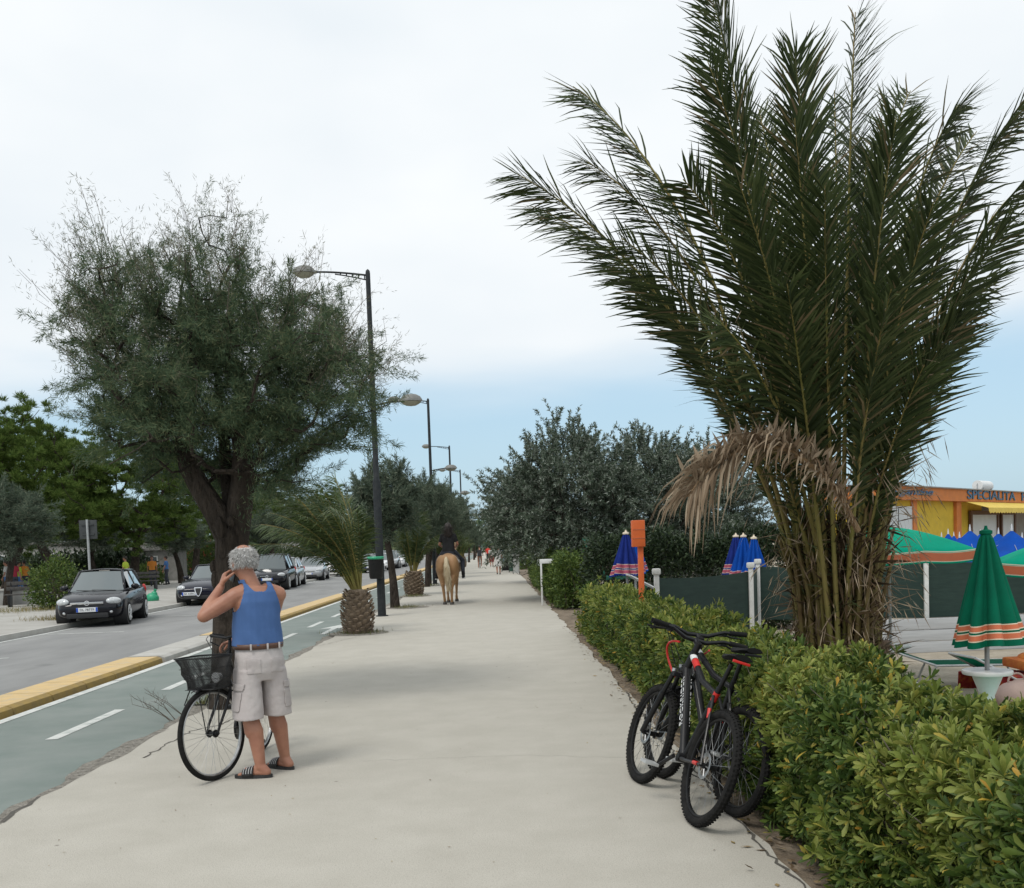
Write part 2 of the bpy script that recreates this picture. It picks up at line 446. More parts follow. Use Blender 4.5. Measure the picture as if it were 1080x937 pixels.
# painted markings, 4 mm sheets on the lane and the road
g = MB()
def mk(g, xl, xr, y0, y1, z): g.sheet([[(xl, y0, z), (xr, y0, z), (xr, y1, z), (xl, y1, z)]])
yy = -6
while yy < 200: mk(g, -5.42, -5.29, yy, yy + 3.96, -.040); yy += 4
struct(g.build('lane_edge_line', M['mark'], smooth=False))
g = MB(); yy = 8.1
yy = 6.2 - 9.9
while yy < 160: mk(g, -4.36, -4.24, yy, yy + 1.75, -.041); yy += 3.3
struct(g.build('lane_dash_marking', M['mark'], smooth=False))
g = MB()
A = G(350, 664, -.041)
for dx, dy, wd in ((0, 0, .09),):
    g.sheet([[(A.x - .06, A.y - 1.2, -.041), (A.x + .06, A.y - 1.2, -.041), (A.x + .06, A.y + .4, -.041), (A.x - .06, A.y + .4, -.041)],
             [(A.x - .3, A.y + .3, -.0405), (A.x + .3, A.y + .3, -.0405), (A.x, A.y + 1.3, -.0405)]])
struct(g.build('lane_arrow_marking', M['mark'], smooth=False))
g = MB(); mk(g, -10.85, -10.75, -6, 200, -.055); mk(g, -6.45, -6.37, -6, 200, -.055)
yy = 18
while yy < 110: mk(g, -10.75, -8.85, yy, yy + .1, -.0545); yy += 5.6
struct(g.build('road_line_marking', M['mark'], smooth=False))

# cracks in the promenade, tar seam across it
def crack(pts, wd):
    g = MB(); vs = []; fs = []
    P = []
    for a_, b_ in zip(pts[:-1], pts[1:]):
        a_ = Vector(a_); b_ = Vector(b_); k = max(2, int((b_ - a_).length / .07))
        for i in range(k):
            P.append(a_.lerp(b_, i / k) + Vector((random.uniform(-.022, .022), random.uniform(-.022, .022), 0)))
    for i, p in enumerate(P):
        d = (P[min(i + 1, len(P) - 1)] - P[max(i - 1, 0)]).normalized(); s = Vector((-d.y, d.x, 0)) * wd * random.uniform(.35, 1.0)
        vs += [p + s + Vector((0, 0, .003)), p - s + Vector((0, 0, .003))]
    for i in range(len(P) - 1): fs.append((2 * i, 2 * i + 1, 2 * i + 3, 2 * i + 2))
    g.add(vs, fs); return struct(g.build('path_crack', M['crack'], smooth=False))
crack([G(150, 800), G(200, 772), G(235, 764), G(262, 752)], .012)
crack([G(380, 803), G(560, 797), G(690, 801)], .0018)
crack([G(300, 690), G(380, 671), G(470, 668)], .006)
crack([(XR + .02, 4, 0), (XR - .03, 5.2, 0), (XR - .02, 6.4, 0), (XR - .08, 8, 0), (XR - .02, 11, 0)], .012)
crack([G(0, 868), G(18, 856), G(48, 838)], .02)

# small litter: dry leaves and pebbles on the path edge and by the hedge
rg = np.random.default_rng(8)
k = 900
xx = np.concatenate([rg.normal(1.47, .10, 650), rg.uniform(-3.2, 1.4, 250)]); yy_ = np.concatenate([rg.uniform(3.4, 20, 650), rg.uniform(4, 22, 250)])
O = np.stack([xx, yy_, np.full(k, .006)], 1); O[(O[:, 0] > 1.44), 2] = -.012
dd = rvec(rg, k); dd[:, 2] *= .15; sd_ = np.cross(nrm(dd), np.array([0, 0, 1.0])) + rg.normal(size=(k, 3)) * .2
V, F = diamonds(O, dd, np.where(np.arange(k) < 650, rg.uniform(.03, .08, k), rg.uniform(.008, .03, k)), np.where(np.arange(k) < 650, .025, .01), rg, side=nrm(sd_))
M['dryleaf'] = leaf_mat('dry_leaf', [(0, (.10, .065, .035)), (.5, (.20, .14, .08)), (.8, (.28, .2, .1)), (1, (.3, .22, .06))], .8, 0)
o = arr_mesh('dry_leaves', V, F, M['dryleaf']); tag(o, 'scattered dry brown leaves along the hedge foot and path', 'fallen leaves', kind='stuff')

# ------------------------------------------------------------------ trees
def skeleton(trunk, tr, targets, rng, seg=.3, curve=.5, rtip=.006, expo=.47, sides=5, up=.3, start=-1, rmax=None, limbs=()):
    """Grow limbs from the trunk's end towards every target point; returns the wood mesh builder and the twig tips."""
    P = [np.array(p, float) for p in trunk]; par = [-1] + list(range(len(P) - 1)); cnt = [0] * len(P)
    D = [np.array([0, 0, 1.0])] * len(P)
    first = len(P) - 1 if start == -1 else start
    allowed = [i >= first for i in range(len(P))]
    for lb in limbs:
        pv = first
        for p in lb:
            v = np.array(p, float) - P[pv]; P.append(np.array(p, float)); par.append(pv); cnt.append(0); D.append(v / np.linalg.norm(v)); allowed.append(True); pv = len(P) - 1
    T = np.asarray(targets); base = P[first]
    order = np.argsort(np.linalg.norm(T - base, axis=1))
    arr = np.zeros((60000, 3)); arr[:len(P)] = P; ok = np.zeros(60000, bool); ok[:len(P)] = allowed
    depth = np.zeros(60000)
    n = len(P); chains = []; tips = []
    for ti in order:
        t = T[ti]
        d = np.linalg.norm(arr[:n] - t, axis=1) + depth[:n] * .12
        d[~ok[:n]] = 1e9
        i = int(np.argmin(d)); p = arr[i].copy(); L_ = np.linalg.norm(t - p)
        k = max(2, int(L_ / seg)); dr = D[i]
        c = p + (dr * .5 + np.array([0, 0, up])) * L_ * curve * .6 + (t - p) * .25 + rng.normal(size=3) * L_ * .07
        prev = i; chain = [i]
        for s in range(1, k + 1):
            u = s / k; q = (1 - u) ** 2 * p + 2 * u * (1 - u) * c + u * u * t + (rng.normal(size=3) * seg * .06 if s < k else 0)
            arr[n] = q; ok[n] = True; depth[n] = depth[i] + L_ * u; par.append(prev); cnt.append(0)
            v = q - arr[prev]; D.append(v / max(np.linalg.norm(v), 1e-6)); chain.append(n); prev = n; n += 1
        j = prev
        while j >= 0: cnt[j] += 1; j = par[j]
        chains.append(chain); tips.append((t, D[prev], arr[chain[-2]].copy(), L_))
    g = MB()
    rad = lambda i: min(rtip * max(cnt[i], 1) ** expo, rmax or 9)
    for ch in chains:
        rs = [rad(j) for j in ch]; rs[0] = min(rad(ch[0]), rs[1] * 1.15)
        nn = sides if rs[0] < .04 else 8
        g.tube([arr[j] for j in ch], rs, nn if rs[0] > .012 else 3, cap=False)
    g.tube(trunk, tr, 16)
    return g, tips
def ellipsoid_targets(rng, m, c, r, shell=.55, zmin=None, flat=None):
    d = rvec(rng, m * 3); rad = rng.uniform(shell ** 3, 1, m * 3) ** (1 / 3)
    lump = 1 + .13 * np.sin(d[:, 0] * 5 + d[:, 2] * 3 + c[0]) + .10 * np.sin(d[:, 1] * 7 + d[:, 2] * 5 + c[1]) + .07 * np.sin(d[:, 0] * 11 - d[:, 1] * 9)
    p = np.array(c) + d * (rad * lump)[:, None] * np.array(r)
    if zmin is not None: p = p[p[:, 2] > zmin]
    return p[:m]
def feathers(tips, rng, per, plume, length, width, spread, up=0.25, inner=.5, droop=0.0):
    """Fine feathery sprays along and past every twig tip."""
    O, Dr = [], []
    for (t, d, p, L_) in tips:
        e = d + np.array([0, 0, up]) + rng.normal(size=3) * .35; e /= np.linalg.norm(e)
        pl = plume * rng.uniform(.55, 1.35); m = max(3, int(per * rng.uniform(.7, 1.3)))
        u = rng.uniform(-inner, 1, m)[:, None]
        q = t + e * u * pl + rng.normal(size=(m, 3)) * pl * .11 * (1.15 - np.clip(u, 0, 1))
        q[:, 2] -= droop * np.clip(u[:, 0], 0, 1) ** 2 * pl
        O.append(q); Dr.append(e + rng.normal(size=(m, 3)) * spread)
    O = np.concatenate(O); Dr = np.concatenate(Dr); m = len(O)
    return diamonds(O, Dr, rng.uniform(.6, 1.3, m) * length, rng.uniform(.7, 1.3, m) * width, rng)

M['tamarisk'] = leaf_mat('tamarisk_leaf', [(0, (.058, .095, .055)), (.5, (.098, .145, .082)), (.85, (.15, .19, .10)), (1, (.23, .235, .13))], .8, .35, .1)
M['tamarisk_grey'] = leaf_mat('tamarisk_leaf_grey', [(0, (.07, .10, .072)), (.6, (.115, .15, .105)), (1, (.19, .21, .15))], .8, .2, .1)
M['wisp'] = leaf_mat('tamarisk_wisp', [(0, (.12, .13, .085)), (.5, (.18, .185, .12)), (1, (.24, .23, .16))], .8, .2, .2)
M['pine'] = leaf_mat('pine_needles', [(0, (.05, .09, .02)), (.5, (.095, .15, .032)), (1, (.17, .225, .06))], .7, .35, .1)
M['olive'] = leaf_mat('silver_leaf', [(0, (.052, .078, .05)), (.5, (.094, .125, .083)), (.74, (.17, .205, .16)), (1, (.42, .45, .39))], .65, .2, .15)

# the big tamarisk beside the man
rg = np.random.default_rng(21)
TB = Vector((-2.97, 10.9, -.02))
root = thing('tamarisk_tree', 'large feathery tamarisk tree with dark split trunk behind the man', 'tree', TB)
trunk = [(-2.97, 10.9, -.05), (-2.96, 10.9, .15), (-2.95, 10.9, .6), (-2.92, 10.9, 1.1), (-2.88, 10.92, 1.5), (-2.87, 10.93, 1.85)]
limbL = [(-3.0, 10.9, 2.1), (-3.14, 10.88, 2.35), (-3.27, 10.86, 2.62), (-3.36, 10.84, 2.95)]
limbR = [(-2.77, 10.94, 2.15), (-2.72, 10.95, 2.45), (-2.70, 10.95, 2.8), (-2.76, 10.93, 3.2)]
limbB = [(-2.88, 11.05, 2.2), (-2.95, 11.2, 2.6), (-3.0, 11.3, 3.0)]
C0 = np.array([-2.88, 10.9, 3.45])
T = ellipsoid_targets(rg, 680, C0 - np.array([0, 0, .12]), (1.5, 1.4, 1.2), .3, 2.3)
T2 = ellipsoid_targets(rg, 140, C0 + np.array([-.12, 0, .45]), (1.35, 1.25, 1.15), .75, 4.1)
T3 = np.array([tuple(PD(px, py, 10.9 + rg.normal() * .6)) for px, py in ((95, 330), (85, 380), (85, 405), (120, 280), (350, 330), (360, 380), (100, 460), (90, 440), (115, 490), (150, 510))])
T = np.concatenate([T, T2, T3]); T = T[~((T[:, 0] > -2.35) & (T[:, 2] > 4.3))]
g, tips = skeleton(trunk, [.25, .215, .18, .17, .18, .17], T, rg, seg=.22, curve=.55, rtip=.0052, expo=.52, up=.35, start=5, rmax=.10, limbs=(limbL, limbR, limbB))
# two thick limbs of the split trunk
g.tube([(-2.88, 10.92, 1.6)] + [(-2.9, 10.92, 1.85)] + limbL, [.15, .145, .135, .12, .105, .07], 12)
g.tube([(-2.87, 10.93, 1.6)] + [(-2.83, 10.93, 1.85)] + limbR, [.15, .15, .14, .125, .11, .07], 12)
g.tube([(-2.87, 10.95, 1.7)] + limbB, [.12, .10, .08, .06], 10)
for _ in range(26):   # burrs and knots
    a_ = random.uniform(0, 6.3); zz = random.uniform(.1, 2.1)
    g.ell((-2.91 + .155 * math.cos(a_), 10.91 + .155 * math.sin(a_), zz), (.045, .045, random.uniform(.04, .14)), n=8, k=6)
g.build('trunk', M['bark'], root, off=TB)
tips = [t for t in tips if not (t[0][2] < 2.85 and -3.45 < t[0][0] < -2.45 and t[0][1] < 11.3)]
cent = [t for t in tips if t[0][2] < 4.45]; high = [t for t in tips if t[0][2] >= 4.45]
V, F = join([feathers(cent, rg, 370, .42, .072, .0066, .75, .1, .9), feathers(high, rg, 230, .42, .06, .0055, .7, .4, .9)])
arr_mesh('crown', V, F, M['tamarisk'], root, off=TB)
# long airy shoots standing out of the crown
wis = []
for t in tips:
    o_ = (t[0] - C0) / np.array([1.5, 1.4, 1.25]); 
    if np.linalg.norm(o_) > .72 and t[0][2] > 3.2 and rg.random() < .8:
        e = o_ * .8 + np.array([0, 0, .75]); e /= np.linalg.norm(e); wis.append((t[0], e, t[2], .5))
g2 = MB()
tw = []
for (t, e, p, l) in wis:
    ln = rg.uniform(.2, .55) * (1.25 if t[2] > 4.3 and rg.random() < .3 else 1)
    c = t + e * ln * .5 + rg.normal(size=3) * .06; q = t + e * ln + rg.normal(size=3) * .12
    g2.tube([t, c, q], [.005, .0035, .0015], 3, cap=False)
    for _ in range(5):
        u = rg.uniform(.1, 1); b0 = t + (q - t) * u; e2 = e + rg.normal(size=3) * .55; e2 /= np.linalg.norm(e2); l2 = ln * rg.uniform(.18, .42)
        q2 = b0 + e2 * l2; g2.tube([b0, q2], [.0025, .001], 3, cap=False); tw.append((q2, e2, b0, l2))
g2.build('shoots', M['twig'], root, off=TB, smooth=False)
V, F = feathers(tw, rg, 13, .16, .06, .005, .7, .2, 1.0)
arr_mesh('wispy_leaves', V, F, M['wisp'], root, off=TB)

# younger tamarisks: two shared builds, then copies
def tamarisk(seed, loc, h, w, trunk_h, label, m='tamarisk_grey', group=None, lean=0.0, per=100):
    rg = np.random.default_rng(seed); loc = Vector(loc)
    root = thing('tamarisk_tree', label, 'tree', loc, group=group)
    tr = [(0, 0, -.1), (lean * .2, 0, trunk_h * .4), (lean * .6, .02, trunk_h * .75), (lean, 0, trunk_h)]
    hr = (h - trunk_h) / 2
    T = ellipsoid_targets(rg, 150, (lean, 0, trunk_h + hr * .95), (w / 2 * .85, w / 2 * .85, hr * .85), .4)
    g, tips = skeleton(tr, [.15, .11, .095, .09], T, rg, seg=.3, rtip=.008, expo=.45, up=.35, rmax=.07)
    g.build('trunk', M['bark'], root)
    V, F = feathers(tips, rg, per * 2, .6 * w / 2.4, .17, .021, .6, .35, .9)
    arr_mesh('crown', V, F, M[m], root); return root
# the ones along the promenade
t1 = tamarisk(31, G(417, 641), 4.35, 2.1, 1.9, 'slim young tamarisk just beyond the first lamp post', lean=-.15)
t2 = tamarisk(32, G(452, 617), 4.9, 2.7, 2.0, 'round-headed tamarisk on a stout trunk beside the horse', lean=.25)
t3 = dup(t1); t3.location = G(463, 610); t3.rotation_euler = (0, 0, 2.0); t3.scale = (1.3, 1.3, 1.1); t3['label'] = 'thin-trunked tamarisk just behind the round-headed one, ahead of the rider'
t4 = dup(t2); t4.location = G(370, 622); t4.location.x = -3.0; t4.rotation_euler = (0, 0, 1.0); t4.scale = (.85, .85, .95); t4['label'] = 'feathery tamarisk rising behind the nearer small palm and the first lamp post'
for i, yd in enumerate((62, 76, 92, 110, 130, 155, 185)):
    c = dup((t2, t1)[i % 2]); c.location = (-2.9 + random.uniform(-.2, .3), yd, 0); c.rotation_euler = (0, 0, i * 1.3); s = random.uniform(.85, 1.05); c.scale = (s, s, s)
    c['label'] = 'distant tamarisk in the row along the promenade beyond the horse'; c['group'] = 'far tamarisks along the promenade'
# park side of the road, dark rounded ones
def park(px, py_base, h, w, label, src, Y=None, rot=0.0):
    c = dup(src); p = G(px, py_base); c.location = (p.x, p.y, 0.03); c.scale = (w, w, h); c.rotation_euler = (0, 0, rot); c['label'] = label; return c
park(8, 640, .95, 1.25, 'low dark tamarisk beside the bench at the road bend', t2, rot=.6)
park(100, 618, 1.05, 1.75, 'grey-green tamarisk with wide low crown behind the road sign', t2, rot=2.2)
park(192, 616, .95, 1.6, 'grey-green tamarisk whose crown hangs above the black saloon car', t2, rot=4.0)
park(290, 607, 1.15, 1.9, 'broad tamarisk behind the big trunk, above the black off-roader', t1, rot=1.2)
park(330, 600, 1.4, 2.4, 'broad tamarisk above the two silver cars', t2, rot=3.1)
park(395, 596, 1.35, 2.6, 'far park tamarisk seen through the gap right of the first lamp post', t1, rot=5.1)
park(250, 602, 1.5, 2.5, 'tall tamarisk far back in the park behind the red-flowered bush', t2, rot=5.5)

# pines
def pine(seed, loc, h, w, trunk_h, label, lean=(0, 0)):
    rg = np.random.default_rng(seed); loc = Vector(loc)
    root = thing('pine_tree', label, 'tree', loc)
    tr = [(0, 0, -.1), (lean[0] * .3, lean[1] * .3, trunk_h * .4), (lean[0] * .8, lean[1] * .8, trunk_h * .8), (lean[0], lean[1], trunk_h)]
    hr = (h - trunk_h * .75) / 2
    T = ellipsoid_targets(rg, 190, (lean[0], lean[1], h - hr), (w / 2, w / 2, hr * .95), .5)
    g, tips = skeleton(tr, [.30, .24, .2, .17], T, rg, seg=.5, rtip=.015, expo=.45, up=.2, rmax=.16)
    g.build('trunk', M['bark'], root)
    O, Dr = [], []
    for (t, d, p, l) in tips:
        for _ in range(5):
            c = t + rg.normal(size=3) * np.array([.48, .48, .28]); m = 95
            dd = rvec(rg, m); dd[:, 2] = np.abs(dd[:, 2]) * 1.2 + .1
            O.append(c + dd * rg.uniform(.0, .13, (m, 1))); Dr.append(dd + rg.normal(size=(m, 3)) * .3)
    O = np.concatenate(O); V, F = diamonds(O, np.concatenate(Dr), rg.uniform(.16, .3, len(O)), .035, rg)
    arr_mesh('crown', V, F, M['pine'], root); return root
def loc_at(px, Y): p = PD(px, 590, Y); return (p.x, p.y, .03)
pA = pine(41, loc_at(62, 50), 9.3, 7.6, 3.2, 'bright green spreading pine whose leaning trunk shows above the scruffy shrub', lean=(-1.2, .3))
pB = dup(pA); pB.location = loc_at(140, 56); pB.rotation_euler = (0, 0, 2.4); pB.scale = (1, 1, .92); pB['label'] = 'bright green pine standing just behind the road sign and big tree crown'
pC = dup(pA); pC.location = loc_at(4, 62); pC.rotation_euler = (0, 0, 4.1); pC.scale = (1.1, 1.1, 1.12); pC['label'] = 'tallest bright green pine, at the very edge of the view'
pD = dup(pA); pD.location = loc_at(205, 70); pD.rotation_euler = (0, 0, 5.0); pD.scale = (1, 1, .95); pD['label'] = 'dark pine deep in the park above the black saloon car'
pE = dup(pA); pE.location = loc_at(-60, 48); pE.rotation_euler = (0, 0, 1.1); pE['label'] = 'pine leaning in from beyond the edge of the view'
for i, (px, Y) in enumerate(((300, 95), (350, 120), (260, 110), (395, 150), (120, 95), (40, 100))):
    c = dup(pA); c.location = loc_at(px, Y); c.rotation_euler = (0, 0, i * 1.7); s = random.uniform(.9, 1.15); c.scale = (s, s, s * .95)
    c['label'] = 'far pine in the dim row at the back of the park'; c['group'] = 'far pines at the back of the park'

# silver-leaved trees over the right-hand hedge
def silver_tree(seed, loc, label, rx, h, lean=0.0, clear=0.0):
    rg = np.random.default_rng(seed); loc = Vector(loc)
    root = thing('silver_leaved_tree', label, 'tree', loc)
    tr = [(0, 0, -.5), (.05, 0, .5), (0, .05, 1.2), (lean * .5, 0, 1.7)]
    T = ellipsoid_targets(rg, 430, (lean, 0, h * .54), (rx * .9, rx * .9, h * .41), .4)
    g, tips = skeleton(tr, [.2, .16, .14, .13], T, rg, seg=.3, rtip=.007, expo=.46, up=.45, start=2, rmax=.09)
    shoots = MB(); O, Dr = [], []
    for (t, d, p, l) in tips:
        for _ in range(4):
            o_ = t - np.array([lean, 0, h * .5]); o_ /= np.linalg.norm(o_)
            hi = np.clip((t[2] - h * .45) / (h * .4), -.6, 1)
            e = o_ * .7 + np.array([0, 0, .15 + .65 * hi]) + rg.normal(size=3) * .4; e /= np.linalg.norm(e)
            ln = rg.uniform(.45, .95); s0 = t + rg.normal(size=3) * .16
            pts = [s0 + e * ln * u + np.array([0, 0, (-.42 if hi < .3 else -.12) * u * u * ln]) for u in np.linspace(0, 1, 6)]
            if pts[-1][2] < clear: continue
            shoots.tube(pts, [.006, .005, .004, .003, .002, .001], 3, cap=False)
            pts = np.array(pts); m = 72; u = rg.uniform(0, 1, m) * 5; i0 = np.minimum(u.astype(int), 4); fr = (u - i0)[:, None]
            q = pts[i0] * (1 - fr) + pts[i0 + 1] * fr; tg = nrm(pts[i0 + 1] - pts[i0])
            O.append(q); Dr.append(tg * .7 + rvec(rg, m) * .85)
    g.build('trunk', M['bark'], root); shoots.build('shoots', M['twig'], root, smooth=False)
    O = np.concatenate(O); V, F = diamonds(O, np.concatenate(Dr), rg.uniform(.08, .135, len(O)), rg.uniform(.022, .036, len(O)), rg)
    arr_mesh('crown', V, F, M['olive'], root); return root
p = PD(606, 590, 30); silver_tree(51, (p.x, p.y, -.1), 'big bushy silver-leaved tree overhanging the promenade beyond the round bush', 2.35, 5.15, clear=1.1)
p = PD(690, 590, 31.5); silver_tree(52, (p.x, p.y, -.3), 'bushy silver-leaved tree standing above the dark hedge behind the blue parasols', 2.35, 5.1)
p = PD(748, 590, 36); silver_tree(54, (p.x, p.y, -.4), 'silver-leaved tree half hidden behind the big palm and its dead frond', 2.1, 5.2)
p = PD(566, 590, 44); s3 = silver_tree(53, (p.x, p.y, -.1), 'grey-green leafy tree farther along the promenade, over the bins', 2.0, 4.9, clear=2.0)
for i, (xx, yd) in enumerate(((3.2, 62), (3.4, 80), (3.4, 105), (3.4, 140))):
    c = dup(s3); c.location = (xx, yd, -.1); c.rotation_euler = (0, 0, i * 2.0 + 1); c['label'] = 'distant grey-green tree over the far end of the promenade hedge'; c['group'] = 'far trees on the beach side of the promenade'
# far wood closing the street
rg = np.random.default_rng(77); m = 16000
V, F = diamonds(np.stack([rg.uniform(-120, 30, m), rg.uniform(290, 330, m), rg.uniform(0, 1, m) ** .8 * (9 + 2.5 * np.sin(np.arange(m)))], 1), rvec(rg, m), 1.6, .9, rg)
tag(arr_mesh('far_wood', V, F, M['tamarisk']), 'far-off line of trees closing the view at the end of the street', 'wood', kind='stuff')

# ------------------------------------------------------------------ broad-leaved hedges
LT = [(-.0, 0, 0), (.0, 0, .0), (-.10, .42, .04), (.0, .40, .0), (.10, .42, .04), (-.145, .74, .03), (0, .76, -.03), (.145, .74, .03), (-.07, .96, -.05), (0, 1.0, -.08), (.07, .96, -.05)]
LF = [(0, 3, 2, 2), (0, 4, 3, 3), (2, 3, 6, 5), (3, 4, 7, 6), (5, 6, 9, 8), (6, 7, 10, 9)]
LFq = [(0, 1, 3, 2), (1, 0, 4, 3), (2, 3, 6, 5), (3, 4, 7, 6), (5, 6, 9, 8), (6, 7, 10, 9)]
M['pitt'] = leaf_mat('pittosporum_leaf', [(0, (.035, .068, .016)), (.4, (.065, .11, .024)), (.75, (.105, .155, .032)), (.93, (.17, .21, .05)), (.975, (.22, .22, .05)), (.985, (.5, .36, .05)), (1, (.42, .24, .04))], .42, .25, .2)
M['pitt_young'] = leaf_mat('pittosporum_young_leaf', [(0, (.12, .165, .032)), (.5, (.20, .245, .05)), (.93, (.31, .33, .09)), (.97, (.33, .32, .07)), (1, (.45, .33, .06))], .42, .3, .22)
M['pitt_dark'] = leaf_mat('shrub_leaf', [(0, (.042, .08, .018)), (.6, (.085, .135, .027)), (1, (.16, .205, .045))], .5, .2, .3)
M['hedge_dark'] = leaf_mat('dark_hedge_leaf', [(0, (.013, .026, .012)), (.7, (.03, .05, .02)), (1, (.05, .075, .03))], .5, .1, .3)
def rosettes(O, Nn, rg, size, per=10, jit=.35):
    # whorls of leaves round each shoot end O facing Nn
    m = len(O); O = np.repeat(O, per, 0); A = np.repeat(nrm(Nn + rg.normal(size=(m, 3)) * jit), per, 0)
    ref = np.repeat(nrm(np.cross(A[::per], rvec(rg, m))), per, 0); bi = np.cross(A, ref)
    ph = np.tile(np.arange(per) * 2.4, m) + np.repeat(rg.uniform(0, 6.28, m), per)
    rd = ref * np.cos(ph)[:, None] + bi * np.sin(ph)[:, None]
    tilt = np.tile(np.linspace(.25, 1.35, per), m) + rg.normal(size=m * per) * .15
    Y = nrm(A * np.cos(tilt)[:, None] + rd * np.sin(tilt)[:, None]); X = nrm(np.cross(Y, A) + 1e-4); Z = np.cross(X, Y)
    s = np.repeat(rg.uniform(.75, 1.25, m), per) * size * rg.uniform(.75, 1.15, m * per)
    O = O - A * np.tile(np.linspace(0, .5, per), m)[:, None] * size * .5
    return template(LT, LFq, O, X, Y, Z, s)
def hedge_surface(rg, m, x0, x1, y0, y1, z0, h, inset=0.0):
    # random points on the sides, ends and top of a rounded, uneven box
    y = rg.uniform(y0, y1, m); wd = (x1 - x0) / 2; cx = (x0 + x1) / 2
    a = rg.uniform(-1.2, math.pi + 1.2, m); ca = np.cos(a); sa = np.sin(a)
    e = .45
    ux = np.sign(ca) * np.abs(ca) ** e; uz = np.where(sa > 0, np.abs(sa) ** e, -np.abs(sa))
    bump = 1 + .09 * np.sin(y * 3.1 + a * 2) + .07 * np.sin(y * 7.3 - a * 3) + .05 * np.sin(y * 1.3 + 1)
    sc = bump * (1 - inset)
    zz = np.where(uz > 0, .5 + uz * .5 * sc, .5 + uz * .52) * h
    P = np.stack([cx + ux * wd * sc, y, z0 + np.maximum(zz, .03)], 1)
    Nn = np.stack([ux, np.zeros(m), np.where(uz > 0, sa, -.1) + .25], 1)
    end = rg.random(m) < .05
    for side, yy, s in ((rg.random(m) < .5, y1, 1), (None, y0, -1)):
        pass
    return P, nrm(Nn)
def hedge_ends(rg, m, x0, x1, yy, sgn, z0, h):
    P = np.stack([rg.uniform(x0, x1, m), yy + rg.normal(size=m) * .04, z0 + rg.uniform(.03, .95, m) * h], 1)
    return P, nrm(np.tile(np.array([[0, sgn, .3]]), (m, 1)))
rg = np.random.default_rng(61)
HX0, HX1, HH = 1.56, 2.28, .86
hroot = thing('clipped_hedge', 'waist-high clipped hedge of glossy green leaves along the path edge, bikes against it', 'hedge', (1.9, 9, 0))
parts = []; mis = []
def clump(P): return np.sin(P[:, 1] * 5.1 + P[:, 2] * 6) * np.sin(P[:, 2] * 9.3 - P[:, 1] * 2.2 + P[:, 0] * 4) + .5 * np.sin(P[:, 1] * 13.7 + P[:, 0] * 11 + P[:, 2] * 8)
def put(P, Nn, size, per, jit=.35, gaps=False):
    if gaps: k_ = clump(P) + rg.normal(size=len(P)) * .3 > -.75; P, Nn = P[k_], Nn[k_]
    V, F = rosettes(P, Nn, rg, size, per, jit); parts.append((V, F))
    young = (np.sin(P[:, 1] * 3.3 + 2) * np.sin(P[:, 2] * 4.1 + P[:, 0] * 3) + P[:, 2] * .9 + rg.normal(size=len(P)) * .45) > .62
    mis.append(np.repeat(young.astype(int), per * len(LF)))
for (y0, y1, dens, size, per) in ((2.4, 5.0, 900, .062, 10), (5.0, 7.0, 760, .064, 10), (7.0, 11.5, 440, .075, 9), (11.5, 18.6, 240, .09, 8)):
    m = int((y1 - y0) * dens)
    P, Nn = hedge_surface(rg, m, HX0, HX1, y0, y1, -.04, HH); put(P + Nn * rg.normal(.01, .045, (m, 1)), Nn, size, per, .5, True)
    P, Nn = hedge_surface(rg, m // 2, HX0, HX1, y0, y1, -.04, HH, .16); put(P, Nn, size, 6, .8, True)
    P, Nn = hedge_surface(rg, m // 2, HX0, HX1, y0, y1, -.04, HH, .36); put(P, Nn, size * 1.2, 6, 1.0)
P, Nn = hedge_ends(rg, 160, HX0 + .04, HX1 - .05, 18.6, 1, -.04, HH); put(P, Nn, .09, 8)
m = 1300; yb = rg.uniform(2.6, 6.2, m); P = np.stack([1.60 + .05 * np.sin(yb * 4) - .02, yb, rg.uniform(.1, .7, m)], 1); Nn = np.tile(np.array([[-1, 0, .35]]), (m, 1))
put(P + rg.normal(size=(m, 3)) * .045, nrm(Nn), .062, 9, .5, True)
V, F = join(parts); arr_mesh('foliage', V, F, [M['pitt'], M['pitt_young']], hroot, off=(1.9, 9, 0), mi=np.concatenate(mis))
g = MB()
for i in range(420):
    y = rg.uniform(2.5, 18.5); x_ = rg.uniform(1.72, 2.12); p0 = Vector((x_, y, -.06))
    tp = Vector((min(2.25, max(1.64, x_ + rg.normal() * .2)), y + rg.normal() * .15, rg.uniform(.45, .85)))
    g.tube([p0, p0.lerp(tp, .5) + Vector((rg.normal() * .05, rg.normal() * .05, 0)), tp], [.012, .008, .004], 4, cap=False)
for i in range(260):
    y = rg.uniform(2.6, 9); zz = rg.uniform(.15, .8); x_ = rg.uniform(1.58, 1.72); g.tube([(x_ + .12, y, zz - .1), (x_ - .02, y + rg.normal() * .06, zz), (x_ - .03 + rg.normal() * .05, y + rg.normal() * .1, zz + rg.uniform(.04, .16))], [.004, .003, .0015], 4, cap=False)
g.build('stems', M['twig'], hroot, off=(1.9, 9, 0), smooth=False)['kind'] = 'stuff'

